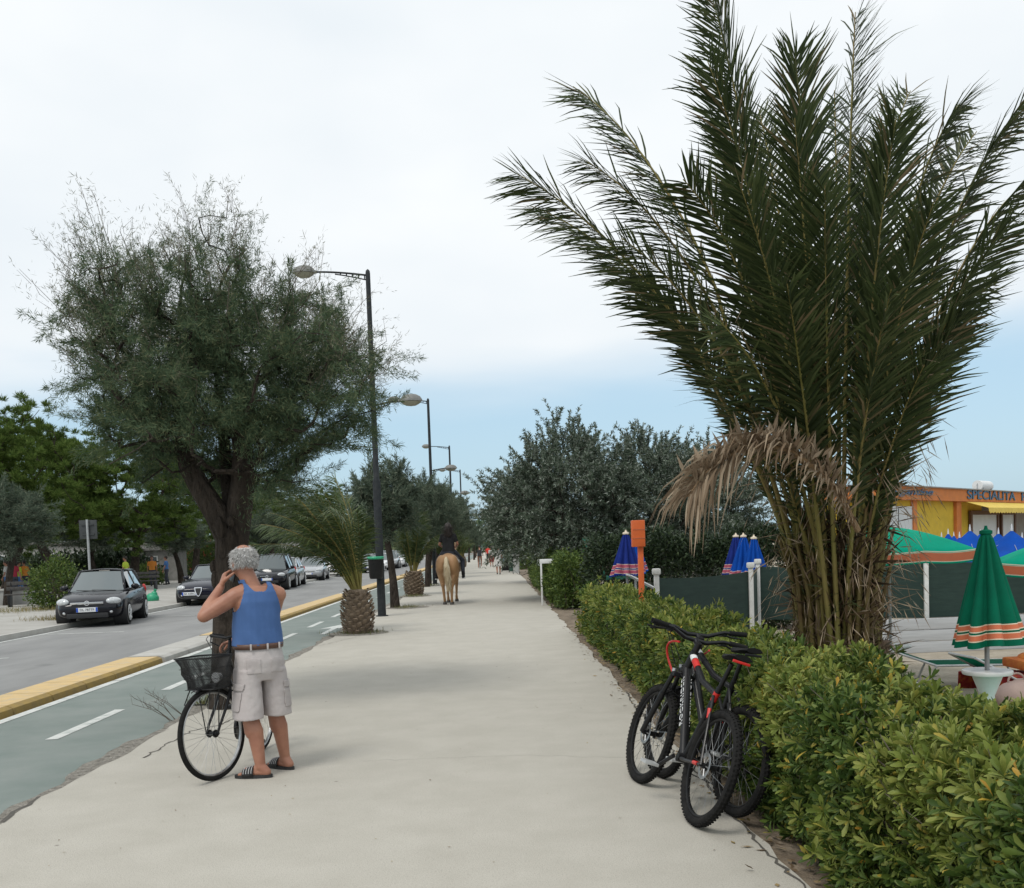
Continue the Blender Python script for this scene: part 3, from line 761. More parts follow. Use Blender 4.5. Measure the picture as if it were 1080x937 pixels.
def bush(name, label, cat, c, r, mt, n_, size, seed, per=9, layers=(1, .8), simple=False, stem=True):
    rg = np.random.default_rng(seed); c = np.array(c, float); r = np.array(r, float)
    root = thing(name, label, cat, (c[0], c[1], c[2] - r[2]))
    parts = []
    for s in layers:
        d = rvec(rg, n_); lump = 1 + .10 * np.sin(d[:, 0] * 6 + d[:, 2] * 5 + seed) + .08 * np.sin(d[:, 1] * 9 + d[:, 2] * 7)
        P = c + d * r * (s * lump)[:, None]; Nn = nrm(d / r + np.array([0, 0, .25]))
        if simple:
            V, F = diamonds(np.repeat(P, per, 0) + rg.normal(size=(n_ * per, 3)) * size * .8, np.repeat(Nn, per, 0) + rg.normal(size=(n_ * per, 3)) * .8, size, size * .42, rg)
        else: V, F = rosettes(P, Nn, rg, size, per)
        parts.append((V, F))
    V, F = join(parts); off = (c[0], c[1], c[2] - r[2]); arr_mesh('foliage', V, F, M[mt], root, off=off)
    if stem:
        g = MB()
        for i in range(24):
            d = rvec(rg, 1)[0]; d[2] = abs(d[2]); q = c + d * r * .85
            p0 = Vector((c[0] + d[0] * .1, c[1] + d[1] * .1, c[2] - r[2])); g.tube([p0, p0.lerp(Vector(q), .5) + Vector((0, 0, .1)), q], [.02, .014, .006], 4, cap=False)
        g.build('stems', M['twig'], root, off=off, smooth=False)['kind'] = 'stuff'
    return root
p = G(597, 640); bush('round_bush', 'round glossy bush bulging beside the path, just past the clipped hedge', 'bush', (p.x + .15, p.y + .3, .52), (.62, .62, .58), 'pitt_dark', 420, .11, 62)
# the hedge that runs on along the path
def box_hedge(label, x0, x1, y0, y1, z0, h, mt, dens, size, seed, cat='hedge'):
    rg = np.random.default_rng(seed); root = thing('box_hedge', label, cat, ((x0 + x1) / 2, (y0 + y1) / 2, z0))
    m = int((y1 - y0) * dens); ps = []
    for ins in (0, .15, .35):
        P, Nn = hedge_surface(rg, m, x0, x1, y0, y1, z0, h, ins)
        ps.append(diamonds(np.repeat(P, 6, 0) + rg.normal(size=(m * 6, 3)) * size * .7, np.repeat(Nn, 6, 0) + rg.normal(size=(m * 6, 3)) * .7, size, size * .45, rg))
    for yy, sg in ((y0, -1), (y1, 1)):
        P, Nn = hedge_ends(rg, int(dens * 1.0), x0, x1, yy, sg, z0, h)
        k = len(P) * 6; ps.append(diamonds(np.repeat(P, 6, 0) + rg.normal(size=(k, 3)) * size * .7, np.repeat(Nn, 6, 0) + rg.normal(size=(k, 3)) * .7, size, size * .45, rg))
    V, F = join(ps); arr_mesh('foliage', V, F, M[mt], root, off=root.location)
    g = MB()
    for i in range(int((y1 - y0) * 3)):
        y = rg.uniform(y0 + .1, y1 - .1); x_ = rg.uniform(x0 + .2 * (x1 - x0), x1 - .2 * (x1 - x0))
        g.tube([(x_, y, z0 - .05), (x_ + rg.normal() * .1, y, z0 + h * .45), (x_ + rg.normal() * .15, y + rg.normal() * .1, z0 + h * .85)], [.018, .012, .006], 4, cap=False)
    g.build('stems', M['twig'], root, off=root.location, smooth=False)['kind'] = 'stuff'; return root
box_hedge('squared green hedge running on beside the path behind the round bush', 1.55, 2.5, 25.5, 44, 0, 1.32, 'pitt_dark', 160, .09, 63)
box_hedge('far stretch of path-side hedge beyond the grey bins', 1.7, 2.7, 70, 130, 0, 1.3, 'pitt_dark', 40, .16, 64)
# tall dark hedge across the beach club, behind the parasols
hd = box_hedge('tall dark hedge closing the beach club behind the blue parasols', -.55, .55, 0, 5.6, 0, 2.25, 'hedge_dark', 260, .11, 65)
hd.rotation_euler = (0, 0, R(-80)); a_ = PD(622, 590, 22.5); hd.location = (a_.x + 2.8, a_.y + .5, SAND)
# park shrubs
p = G(52, 645); bush('wild_shrub', 'scruffy olive-green shrub on the kerb in front of the parked hatchback', 'shrub', (p.x, p.y + .6, .85), (.85, .7, .85), 'shrub_dry' if 'shrub_dry' in M else 'pitt_dark', 330, .12, 66, 7, simple=True)
p = G(157, 618); bush('clipped_bush', 'rounded dark green bush on the far pavement between the two black cars', 'bush', (p.x, p.y, .6), (.85, .85, .55), 'pitt_dark', 300, .14, 67, 7, simple=True)
for i, (px, Y, w_) in enumerate(((70, 74, 3.2), (118, 70, 2.6), (205, 84, 3.6), (20, 78, 3.0), (255, 88, 4.2), (300, 92, 4.0), (345, 100, 5.0))):
    p = PD(px, 590, Y); b_ = bush('park_shrub', 'dark wide shrub in the belt of shrubs behind the park trunks', 'shrub', (p.x, Y, 1.0), (w_, 1.4, 1.05), 'hedge_dark', 420, .34, 70 + i, 5, simple=True); b_['group'] = 'shrub belt at the back of the park'
p = G(222, 610); ol = bush('oleander', 'oleander bush dotted with red flowers behind the black saloon car', 'bush', (p.x, p.y, 1.5), (1.6, 1.3, 1.4), 'pitt_dark', 420, .2, 68, 7, simple=True)
M['petal'] = leaf_mat('oleander_petal', [(0, (.55, .05, .05)), (1, (.7, .14, .12))], .6, .2)
rg = np.random.default_rng(9); d = rvec(rg, 60); d[:, 1] = -np.abs(d[:, 1]); V, F = rosettes(d * np.array([1.65, 1.35, 1.45]) + np.array([0, 0, 1.4]), d, rg, .13, 6)
arr_mesh('blossoms', V, F, M['petal'], ol)

# grass tufts
def grass(label, spots, seed, cols, hgt=.14, cat='grass'):
    rg = np.random.default_rng(seed); O, H = [], []
    for (x_, y_, rx, ry, m, z) in spots:
        a = rg.normal(size=(m, 2)) * .5; O.append(np.stack([x_ + a[:, 0] * rx, y_ + a[:, 1] * ry, np.full(m, z)], 1))
    O = np.concatenate(O); m = len(O); D = rg.normal(size=(m, 3)) * .55; D[:, 2] = 1
    V, F = diamonds(O, D, rg.uniform(.4, 1.3, m) * hgt, .009, rg, mid=.3)
    tag(arr_mesh('grass', V, F, cols), label, cat, kind='stuff')
M['grassm'] = leaf_mat('grass_blade', [(0, (.07, .09, .025)), (.6, (.13, .145, .045)), (1, (.27, .22, .10))], .7, .2)
M['grass_dry'] = leaf_mat('grass_blade_dry', [(0, (.12, .13, .04)), (.6, (.24, .20, .08)), (1, (.36, .27, .12))], .7, .2)
p = G(225, 742); t_ = G(150, 752)
grass('green weeds tufted around the foot of the big tamarisk', [(p.x, p.y, .22, .12, 260, -.01), (p.x + .15, p.y + .15, .25, .2, 160, 0)], 3, M['grassm'], .13)
p = G(378, 668); q = G(430, 641); q2 = G(437, 629); q3 = G(452, 618)
grass('thin grass in the planting pits under the promenade trees', [(p.x, p.y, .5, .4, 420, 0), (q.x, q.y, .4, .6, 300, 0), (q2.x, q2.y, .45, .8, 300, 0), (q3.x, q3.y, .5, 1, 300, 0)], 4, M['grassm'], .10)
for c_, lab in ((p, 'small'), (q, 'slim'), (q2, 'other'), (q3, 'stout')):
    g = MB(); g.lathe([(0.0, .004), (.45, .005), (.62, .004)], 18, (c_.x, c_.y, 0), cap=False); struct(g.build('planting_pit', M['rubble'], smooth=False))
p = G(60, 655, .05)
grass('yellowing weeds on the far kerb below the scruffy shrub', [(p.x, p.y + .3, .9, .35, 700, .05), (p.x - 4, p.y + 6, 2.5, 1.5, 1200, .05)], 5, M['grass_dry'], .2)
g = MB(); b0 = G(190, 757)
rr = random.Random(3)
for i in range(7):
    a_ = Vector((b0.x + rr.uniform(-.1, .1), b0.y + rr.uniform(-.05, .05), -.03)); e = a_ + Vector((-rr.uniform(.1, .45), rr.uniform(-.15, .15), rr.uniform(.12, .35)))
    mid = a_.lerp(e, .5) + Vector((0, 0, .03)); g.tube([a_, mid, e], [.004, .003, .0015], 4, cap=False)
    for _ in range(6):
        s = mid.lerp(e, rr.random()); g.tube([s, s + Vector((rr.uniform(-.08, .04), rr.uniform(-.05, .05), rr.uniform(.0, .09)))], [.002, .001], 3, cap=False)
tag(g.build('dry_weed', M['twig'], smooth=False), 'sprawling leafless dry weed at the broken path edge', 'weed')

# ------------------------------------------------------------------ palms
M['frond'] = leaf_mat('palm_leaflet', [(0, (.030, .045, .018)), (.55, (.055, .078, .027)), (.88, (.095, .118, .045)), (.95, (.15, .12, .06)), (1, (.24, .18, .10))], .5, .25, .25)
M['frond_young'] = leaf_mat('young_palm_leaflet', [(0, (.045, .075, .026)), (.6, (.075, .112, .036)), (1, (.14, .16, .058))], .45, .25, .4)
M['rachis'] = mat('palm_rachis', (.19, .18, .05), (.24, .175, .065), 1.2, .6, spec=.2)
M['petiole_dry'] = mat('palm_petiole_dry', (.155, .135, .042), (.125, .08, .034), 4, .7, spec=.25)
M['dead'] = leaf_mat('dead_leaflet', [(0, (.15, .10, .06)), (.5, (.29, .215, .145)), (1, (.45, .36, .26))], .75, .25, .2)
M['dead_rachis'] = mat('dead_rachis', (.20, .12, .06), (.30, .20, .11), 9, .8)
M['boot'] = mat('palm_boot', (.065, .045, .03), (.15, .105, .07), 9, .9, bump=.6, bscale=30, c3=(.05, .035, .025), s3=6, f3=.6)
M['boot_pale'] = mat('pale_palm_boot', (.17, .125, .085), (.29, .22, .155), 9, .9, bump=.6, bscale=30, c3=(.08, .055, .04), s3=6, f3=.6)
M['fibre'] = leaf_mat('palm_fibre', [(0, (.06, .042, .025)), (1, (.18, .13, .085))], .9, .1)

def frond_curve(B, T, C, n=44):
    u = np.linspace(0, 1, n)[:, None]; B, T, C = (np.array(a, float) for a in (B, T, C))
    return (1 - u) ** 2 * B + 2 * u * (1 - u) * C + u * u * T
def leaflets(P, axis_xy, rg, per_side, lmax, wid, start=.26, vee=.45, droop=.12, twist=0.0, plume=0.0, fwd=(1.0, .35), gravity=0.0, ragged=.12):
    n = len(P); tg = nrm(np.gradient(P, axis=0))
    outv = P[-1] - np.array([axis_xy[0], axis_xy[1], P[-1][2]]); outv[2] = 0; outv = outv / max(np.linalg.norm(outv), .05)
    ref = outv + np.array([0, 0, -.05])
    S = nrm(np.cross(tg, ref[None, :] + np.zeros_like(tg))); Nn = np.cross(S, tg)      # N points to the upper (inner) face
    if twist:
        c, s = math.cos(twist), math.sin(twist); S, Nn = S * c + Nn * s, Nn * c - S * s
    Vs = []
    for side in (-1, 1):
        m = per_side; u = np.linspace(start, .985, m) + rg.normal(size=m) * .002; u = np.clip(u, start, .99)
        x = u * (n - 1); i0 = np.minimum(x.astype(int), n - 2); f = (x - i0)[:, None]
        o = P[i0] * (1 - f) + P[i0 + 1] * f; t = nrm(tg[i0] * (1 - f) + tg[i0 + 1] * f); s_ = S[i0] * side; nn = Nn[i0]
        if plume: q_ = rg.normal(size=m)[:, None] * plume; s_, nn = s_ * np.cos(q_) + nn * np.sin(q_), nn * np.cos(q_) - s_ * np.sin(q_)
        rel = (u - start) / (1 - start)
        ln = lmax * np.minimum(1, .22 + rel * 1.7) * (1 - .5 * np.clip((rel - .8) / .2, 0, 1) ** 2) * (1 + rg.normal(size=m) * ragged)
        ang = fwd[0] + (fwd[1] - fwd[0]) * rel + rg.normal(size=m) * .10
        d = nrm(t * np.cos(ang)[:, None] + s_ * np.sin(ang)[:, None] + nn * (vee + rg.normal(size=m) * .16)[:, None])
        d2 = nrm(d + np.array([0, 0, -1.0]) * (droop + gravity) + rg.normal(size=(m, 3)) * .05); d3 = nrm(d2 + np.array([0, 0, -1.0]) * (droop * 1.6 + gravity * 1.3) + rg.normal(size=(m, 3)) * .08)
        wv = nrm(np.cross(d, nn) + nn * .25) * (wid * (1 - .35 * rel))[:, None] / 2
        p0 = o; p1 = o + d * (ln * .35)[:, None]; p2 = p1 + d2 * (ln * .35)[:, None]; p3 = p2 + d3 * (ln * .3)[:, None]
        V = np.stack([p0 - wv * .5, p0 + wv * .5, p1 - wv, p1 + wv, p2 - wv * .75, p2 + wv * .75, p3 - wv * .1, p3 + wv * .1], 1)
        Vs.append(V.reshape(-1, 3))
    V = np.concatenate(Vs); m = len(V) // 8; b = (np.arange(m) * 8)[:, None]
    F = np.concatenate([b + np.array([[0, 1, 3, 2]]), b + np.array([[2, 3, 5, 4]]), b + np.array([[4, 5, 7, 6]])], 0)
    return V, F
def add_frond(root, off, B, T, C, rg, per=92, lmax=.55, wid=.034, start=.26, r0=.035, mts=('frond', 'rachis'), axis=(0, 0), name='frond', spines=True, bend=0, **kw):
    P = frond_curve(B, T, C)
    if bend:
        u_ = np.linspace(0, 1, len(P)); P[:, 2] += bend * (np.sin(u_ * math.pi) ** 2 * .5 * (u_ > .5) + np.where(u_ <= .5, u_, .5 - 0) * 0); P[:, 2] -= bend * .55 * np.clip((u_ - .78) / .22, 0, 1) ** 2
    V, F = leaflets(P, axis, rg, per, lmax, wid, start, **kw)
    if spines:
        m = 26; u = rg.uniform(.08, start, m) * (len(P) - 1); i0 = u.astype(int); o = P[i0]; d = nrm(rvec(rg, m) * .9 + np.array([0, 0, .5]))
        V2, F2 = diamonds(o, d, rg.uniform(.08, .28, m), .014, rg); V, F = join([(V, F), (V2, F2)])
    g = MB(); k = len(P); rr_ = [r0 * (1 - .85 * i / (k - 1)) * (1.5 if i < 2 else 1) for i in range(k)]
    g.tube([tuple(p) for p in P[::2]] + [tuple(P[-1])], rr_[::2] + [rr_[-1]], 6, flat=.6, cap=False)
    mi = np.concatenate([np.zeros(len(F), int), np.ones(len(g.f), int)]); V, F = join([(V, F), (np.array(g.v), np.array(g.f))])
    return arr_mesh(name, V, F, [M[mts[0]], M[mts[1]]], root, off=off, mi=mi)
def boots(mb, rg, r, z0, z1, n, size, prof=lambda u: 1.0, tilt=.5):
    for i in range(n):
        u = (i + .5) / n; a = i * 2.39996; z = z0 + (z1 - z0) * u; rr_ = r * prof(u)
        d = Vector((math.cos(a), math.sin(a), 0)); s = Vector((-d.y, d.x, 0)); upv = Vector((0, 0, 1)); o = d * rr_ * .9 + upv * z
        w_, h_, th = size * rg.uniform(.85, 1.15), size * .85, size * .5
        dn = (d * tilt + upv).normalized()
        pts = [o - s * w_ * .55 - upv * h_ * .35, o + s * w_ * .55 - upv * h_ * .35, o + s * w_ * .36 + dn * h_ * .55 + d * th, o - s * w_ * .36 + dn * h_ * .55 + d * th,
               o - upv * h_ * .5 + d * th * .35, o + s * w_ * .30 + dn * h_ * .7 + d * th * .3, o - s * w_ * .30 + dn * h_ * .7 + d * th * .3]
        mb.add(pts, [(0, 4, 3), (4, 1, 2), (4, 2, 3), (3, 2, 5, 6), (0, 3, 6), (1, 5, 2)])

YP = 10.0
pb = PD(884, 690, YP); PX = pb.x
root = thing('palm_tree', 'huge date palm of upright dark fronds rising behind the clipped hedge', 'palm', (PX, YP, SAND))
off = (PX, YP, SAND); rg = np.random.default_rng(100)
g = MB(); zt = .48
g.lathe([(.40, SAND - .1), (.44, SAND + .3), (.46, 0), (.40, .35), (.25, zt)], 24, (PX, YP, 0))
boots_mb = MB(); boots(boots_mb, rg, .43, SAND + .1, zt + .05, 74, .17, tilt=.9)
g.add([Vector(v) + Vector((PX, YP, 0)) for v in boots_mb.v], boots_mb.f)
g.build('trunk', M['boot'], root, off=off, smooth=False)
# matted fibre and cut stalks on the stump
m = 600; a_ = rg.uniform(0, 6.28, m); rr_ = rg.uniform(.1, .46, m); O = np.stack([PX + rr_ * np.cos(a_), YP + rr_ * np.sin(a_), rg.uniform(.1, .75, m)], 1)
D = np.stack([np.cos(a_) * .5, np.sin(a_) * .5, rg.normal(size=m) * .8 + .3], 1) + rg.normal(size=(m, 3)) * .4
V, F = diamonds(O, D, rg.uniform(.15, .5, m), .016, rg); arr_mesh('fibre', V, F, M['fibre'], root, off=off)['kind'] = 'stuff'
m = 1500; a_ = rg.uniform(0, 6.28, m); zz = rg.uniform(.3, 1.75, m); rr_ = rg.uniform(0, 1, m) ** .6 * (.22 + .14 * zz); O = np.stack([PX + rr_ * np.cos(a_), YP + rr_ * np.sin(a_), zz], 1)
V, F = diamonds(O, np.stack([np.cos(a_) * .4, np.sin(a_) * .4, rg.normal(size=m) * .5 + .6], 1) + rg.normal(size=(m, 3)) * .35, rg.uniform(.15, .45, m), .03, rg)
M['sheath'] = leaf_mat('palm_sheath', [(0, (.03, .021, .013)), (.7, (.075, .05, .03)), (1, (.17, .115, .06))], .9, .05, .1); arr_mesh('leaf_sheath', V, F, M['sheath'], root, off=off)['kind'] = 'stuff'
# fronds: (tip pixel, depth of tip relative to the trunk, sideways bow)
tipsP = [((604, 75), .5, -.1), ((538, 168), -.2, -.25), ((612, 150), .3, -.15), ((655, 240), -.7, -.1), ((560, 205), .9, -.2),
         ((750, -12), .2, -.05), ((746, 58), -.3, 0), ((838, 48), -.35, 0), ((838, 120), -1.0, .0), ((902, 6), .2, .05),
         ((945, 120), -.9, .08), ((1012, 92), .4, .15), ((1030, 130), 1.0, .15), ((1085, 92), .0, .15), ((1092, 165), -.4, .2),
         ((1060, 230), -.9, .2), ((985, 205), -1.3, .1), ((870, 190), -1.5, .0), ((780, 190), -1.4, -.02), ((720, 170), -.9, -.06),
         ((800, 110), 1.2, 0), ((960, 80), 1.3, .1), ((880, 90), 1.5, 0), ((668, 300), .2, -.2),
         ((1010, 330), -.6, .2), ((1040, 290), .5, .22), ((940, 300), -1.7, .1), ((830, 290), -1.7, 0), ((760, 330), -1.6, -.08), ((975, 380), -1.0, .2), ((760, 390), -1.0, -.2),
         ((760, 120), .7, 0), ((915, 150), .4, .02)]
for i, ((px, py), dy, bow) in enumerate(tipsP):
    T = np.array(PD(px, py, YP + dy)); a0 = math.atan2(dy + rg.normal() * .2, T[0] - PX); r_ = rg.uniform(.08, .38)
    B = np.array([PX + r_ * math.cos(a0), YP + r_ * math.sin(a0), rg.uniform(.3, .55)])
    Lf = np.linalg.norm(T - B); spread = (T[0] - PX)
    C = B + (T - B) * .52; C[0] = PX + (T[0] - PX) * (.30 if abs(spread) > 1.2 else .45); C[1] = YP + dy * .35; C[2] += (.13 if abs(spread) > 1.3 else .08) * Lf
    add_frond(root, off, B, T, C, rg, per=int(29 * Lf), lmax=.50, wid=.029, start=.34 if Lf > 4 else .40, r0=.043, axis=(PX, YP), twist=rg.normal() * .6, plume=.30, vee=.34, droop=.07, fwd=(.80, .55), ragged=.18, bend=(.28 if abs(spread) > 1.3 else .12) * rg.uniform(.5, 1.2))
for i in range(6):
    a0 = rg.uniform(0, 2 * math.pi); inc = rg.uniform(.03, .22); L1 = rg.uniform(3.4, 4.9)
    B = np.array([PX + .2 * math.cos(a0), YP + .2 * math.sin(a0), .45]); dv = np.array([math.sin(inc) * math.cos(a0), math.sin(inc) * math.sin(a0), math.cos(inc)])
    add_frond(root, off, B, B + dv * L1, B + dv * L1 * .5 + np.array([0, 0, .25]) - np.array([dv[0], dv[1], 0]) * .5, rg, per=int(26 * L1), lmax=.50, wid=.029, start=.36, r0=.034, axis=(PX, YP), twist=rg.normal() * .5, plume=.30, vee=.34, droop=.08, fwd=(.8, .45), ragged=.18)
# outer stalks stripped of leaflets, golden
g = MB(); 
for i in range(20):
    a0 = rg.uniform(math.pi, 2 * math.pi) if i < 15 else rg.uniform(0, math.pi); r_ = rg.uniform(.28, .42); r1 = rg.uniform(.38, .66)
    B = Vector((PX + r_ * math.cos(a0), YP + r_ * math.sin(a0), rg.uniform(.12, .4))); E = Vector((PX + r1 * math.cos(a0) * 1.05, YP + r1 * math.sin(a0) * .8, rg.uniform(1.4, 2.4)))
    mid = B.lerp(E, .5) + Vector((math.cos(a0) * -.04, 0, .1)); g.tube([B, B.lerp(mid, .5), mid, mid.lerp(E, .6), E], [.055, .042, .035, .028, .02], 6, flat=.6)
    for _ in range(5):
        s = B.lerp(E, rg.uniform(.2, 1)); d = Vector(tuple(rg.normal(size=3))) ; d.normalize(); g.tube([s, s + d * rg.uniform(.12, .3)], [.006, .001], 3, cap=False)
g.build('stalks', M['petiole_dry'], root, off=off)
# dead strips hanging among the lower fronds
m = 520; a_ = rg.uniform(math.pi * .95, math.pi * 2.05, m); zz = rg.uniform(.7, 3.9, m); rr_ = (.30 + .19 * zz) * rg.uniform(.75, 1.05, m)
O = np.stack([PX + rr_ * np.cos(a_), YP + rr_ * np.sin(a_) * .85, zz], 1); D = np.stack([np.cos(a_) * .8, np.sin(a_) * .8, rg.normal(size=m) * .8 - .25], 1) + rg.normal(size=(m, 3)) * .45
keep = (rg.random(m) < np.where(zz > 2.6, .35, 1)) ; O, D = O[keep], D[keep]; m = len(O)
V1, F1 = diamonds(O, D, rg.uniform(.15, .42, m), .013, rg)
tipz = O + nrm(D) * .3; V2, F2 = diamonds(tipz, D * .6 + np.array([0, 0, -.9]), rg.uniform(.08, .28, m), .010, rg)
V, F = join([(V1, F1), (V2, F2)]); arr_mesh('dry_leaflets', V, F, M['dead'], root, off=off)['kind'] = 'stuff'
# the brown dead frond arching down towards the path
Pd = [PD(905, 560, YP - .75), PD(880, 512, YP - .95), PD(830, 470, YP - 1.1), PD(780, 472, YP - 1.2), PD(742, 500, YP - 1.25), PD(726, 524, YP - 1.25)]
Pd = np.array([tuple(p) for p in Pd]); uu = np.linspace(0, 5, 40); P = np.stack([np.interp(uu, range(6), Pd[:, k]) for k in range(3)], 1)
for _ in range(4): P[1:-1] = (P[:-2] + P[1:-1] * 2 + P[2:]) / 4
Vs, Fs = [], []
for twist in (.2, .9):
    V, F = leaflets(P, (PX, YP), rg, 80, .46, .028, .02, vee=.15, droop=.15, gravity=.55, twist=twist, fwd=(.9, .5), ragged=.3); Vs.append((V, F))
m = 330; i0 = rg.integers(4, 36, m); V, F = diamonds(P[i0] + rg.normal(size=(m, 3)) * .04, rvec(rg, m) * .5 + np.array([.1, -.2, .75]), rg.uniform(.1, .27, m), .035, rg); Vs.append((V, F))
V, F = join(Vs); df = arr_mesh('dead_frond', V, F, M['dead'], root, off=off); df['label'] = 'brown withered frond drooping towards the path'
g = MB(); g.tube([tuple(p) for p in P[::3]], [.03 - .0015 * i for i in range(len(P[::3]))], 6); g.build('rachis', M['dead_rachis'], df, off=off)

def small_palm(seed, loc, label, th, tr, nf, Lf, lean):
    rg = np.random.default_rng(seed); loc = Vector(loc); root = thing('small_palm', label, 'palm', loc)
    g = MB(); pr = lambda u: .86 + .26 * math.sin(u * math.pi) - .18 * u
    g.lathe([(tr * .78, -.1)] + [(tr * pr(u) * .82, th * u) for u in np.linspace(0, 1, 8)] + [(tr * .3, th * 1.05)], 20)
    b = MB(); boots(b, rg, tr, .02, th, 120, tr * .36, pr, .7); g.add(b.v, b.f); g.build('trunk', M['boot_pale'], root, smooth=False)
    for i in range(nf):
        a0 = i * 2.4 + rg.normal() * .2; inc = rg.uniform(.08, .66) * (1 if i % 4 else .4); L1 = Lf * rg.uniform(.8, 1.1)
        d = Vector((math.sin(inc) * math.cos(a0) + lean[0], math.sin(inc) * math.sin(a0) + lean[1], math.cos(inc))).normalized()
        B = Vector((math.cos(a0) * tr * .3, math.sin(a0) * tr * .3, th)); C = B + (d * .6 + Vector((0, 0, .45))) * L1 * .55; T = B + d * L1 + Vector((lean[0] * .4, lean[1] * .4, -.38 * L1 * math.sin(inc) - .1))
        add_frond(root, None, B, T, C, rg, per=48, lmax=.42, wid=.03, start=.16, r0=.022, mts=('frond_young', 'rachis'), axis=(0, 0), twist=rg.normal() * .2, droop=.22, fwd=(1.05, .45), spines=False)
    return root
spA = small_palm(201, G(378, 668), 'small palm with bulbous scaly trunk in front of the first lamp post', .86, .30, 30, 2.6, (-.42, -.05))
spB = small_palm(202, G(437, 628), 'small low palm with arching fronds between the lamp post and the horse', .85, .33, 26, 2.1, (.05, 0))
for i, (xx, yd) in enumerate(((-2.7, 55), (-2.7, 69), (-2.8, 84))):
    c = dup(spB); c.location = (xx, yd, 0); c.rotation_euler = (0, 0, 1 + i * 2.0)
    c['label'] = 'distant low palm in the promenade planting row beyond the horse'; c['group'] = 'far low palms along the promenade'

# ------------------------------------------------------------------ street lamps, bin, road sign
lp = G(403, 650)
root = thing('street_lamp', 'tall dark lamp post with two arms and a litter bin strapped to it', 'street lamp', lp)
Hh = 8.5
g = MB(); g.lathe([(.16, -.02), (.16, .02), (.105, .03), (.10, .9), (.098, 3.35), (.085, 3.42), (.072, 3.45), (.066, 6), (.058, Hh), (.05, Hh + .06), (.01, Hh + .1)], 16)
g.build('pole', M['lamp_paint'], root)
def lamp_arm(z, sgn, ln, rise):
    g = MB(); pts = [(sgn * ln * u, 0, z + rise * math.sin(u * math.pi * .5)) for u in np.linspace(0, 1, 9)]
    g.tube(pts, .024, 8)
    g.tube([(sgn * ln * u, 0, z - .12 + (rise + .1) * math.sin(u * 1.5)) for u in np.linspace(0, .6, 6)], .016, 6)
    for k in range(5):
        u = .06 + k * .11; zt_ = z + rise * math.sin(u * math.pi * .5); zb_ = z - .12 + (rise + .1) * math.sin(u * 1.5)
        g.box((sgn * ln * u, 0, (zt_ + zb_) / 2), (.03, .02, max(.02, zt_ - zb_)))
    arm = g.build('arm', M['lamp_paint'], root)
    g = MB(); c = (sgn * (ln + .22), 0, z + rise)
    g.lathe([(.02, .16), (.13, .15), (.22, .10), (.27, .02), (.275, -.02), (.25, -.03)][::-1], 20, c, Matrix.Diagonal(Vector((1.05, .75, 1))))
    g.tube([(sgn * (ln - .1), 0, z + rise), (sgn * (ln + .05), 0, z + rise + .02)], [.03, .07], 8)
    hd = g.build('lamp_head', M['lamp_shell'], root)
    g = MB(); g.lathe([(.01, -.14), (.12, -.125), (.20, -.08), (.245, -.032)], 20, c, Matrix.Diagonal(Vector((1.05, .75, 1)))); g.build('lamp_glass', M['lamp_glass'], hd)
M['lamp_shell'] = mat('lamp_shell', (.20, .20, .185), (.15, .15, .14), 6, .5)
M['lamp_glass'] = mat('lamp_glass', (.30, .29, .22), rough=.25)
lamp_arm(Hh - .05, -1, 1.35, .12); lamp_arm(5.25, 1, .72, .10)
for i, (yd, lab) in enumerate(((46.5, 'second lamp post along the promenade, its top arm pointing to the first post'), (68, 'third lamp post, top arm just above the horse rider side trees'), (89, 'farthest lamp post, only a thin line above the trees'))):
    c = dup(root); c.location = (-2.85, yd, 0); c['label'] = lab
    c['group'] = 'street lamps along the promenade'
root['group'] = 'street lamps along the promenade'
lamp1 = root
g = MB(); bx = lp + Vector((-.08, -.22, 0))
rt = thing('litter_bin', 'black litter bin with green bag rim on the first lamp post', 'litter bin', bx + Vector((0, 0, .95)))
g.lathe([(.001, 0), (.15, .0), (.17, .05), (.19, .5), (.195, .52), (.175, .52), (.16, .1)], 20, cap=False); g.build('body', M['black'], rt)
M['bag_green'] = mat('green_bag', (.02, .35, .18), (.03, .28, .15), 30, .35, bump=.4, bscale=30)
g = MB(); g.torus((0, 0, .52), (0, 0, 1), .19, .022, 24, 8, flat=1.6); g.build('bag_rim', M['bag_green'], rt)
g = MB(); g.box((.07, .16, .35), (.06, .1, .25)); g.build('bracket', M['black'], rt)
# road sign seen from behind
sp_ = G(93, 622, .05); sp_ = PD(94, 590, 33); 
rt = thing('road_sign', 'back of a dark square road sign on a grey pole behind the parked hatchback', 'road sign', (sp_.x, sp_.y, .05))
M['galv'] = mat('galvanised', (.42, .43, .43), (.34, .35, .35), 12, .5, metal=.5)
M['sign_back'] = mat('sign_back', (.03, .034, .036), (.05, .055, .055), 6, .6)
g = MB(); g.tube([(0, 0, 0), (0, 0, 2.95)], .04, 10); g.build('pole', M['galv'], rt)
g = MB(); g.box((0, .06, 2.62), (.58, .02, .62), bev=.008); g.build('sign_panel', M['sign_back'], rt)
g = MB(); g.box((0, .035, 2.78), (.4, .03, .04)); g.box((0, .035, 2.46), (.4, .03, .04)); g.build('bracket', M['sign_back'], rt)

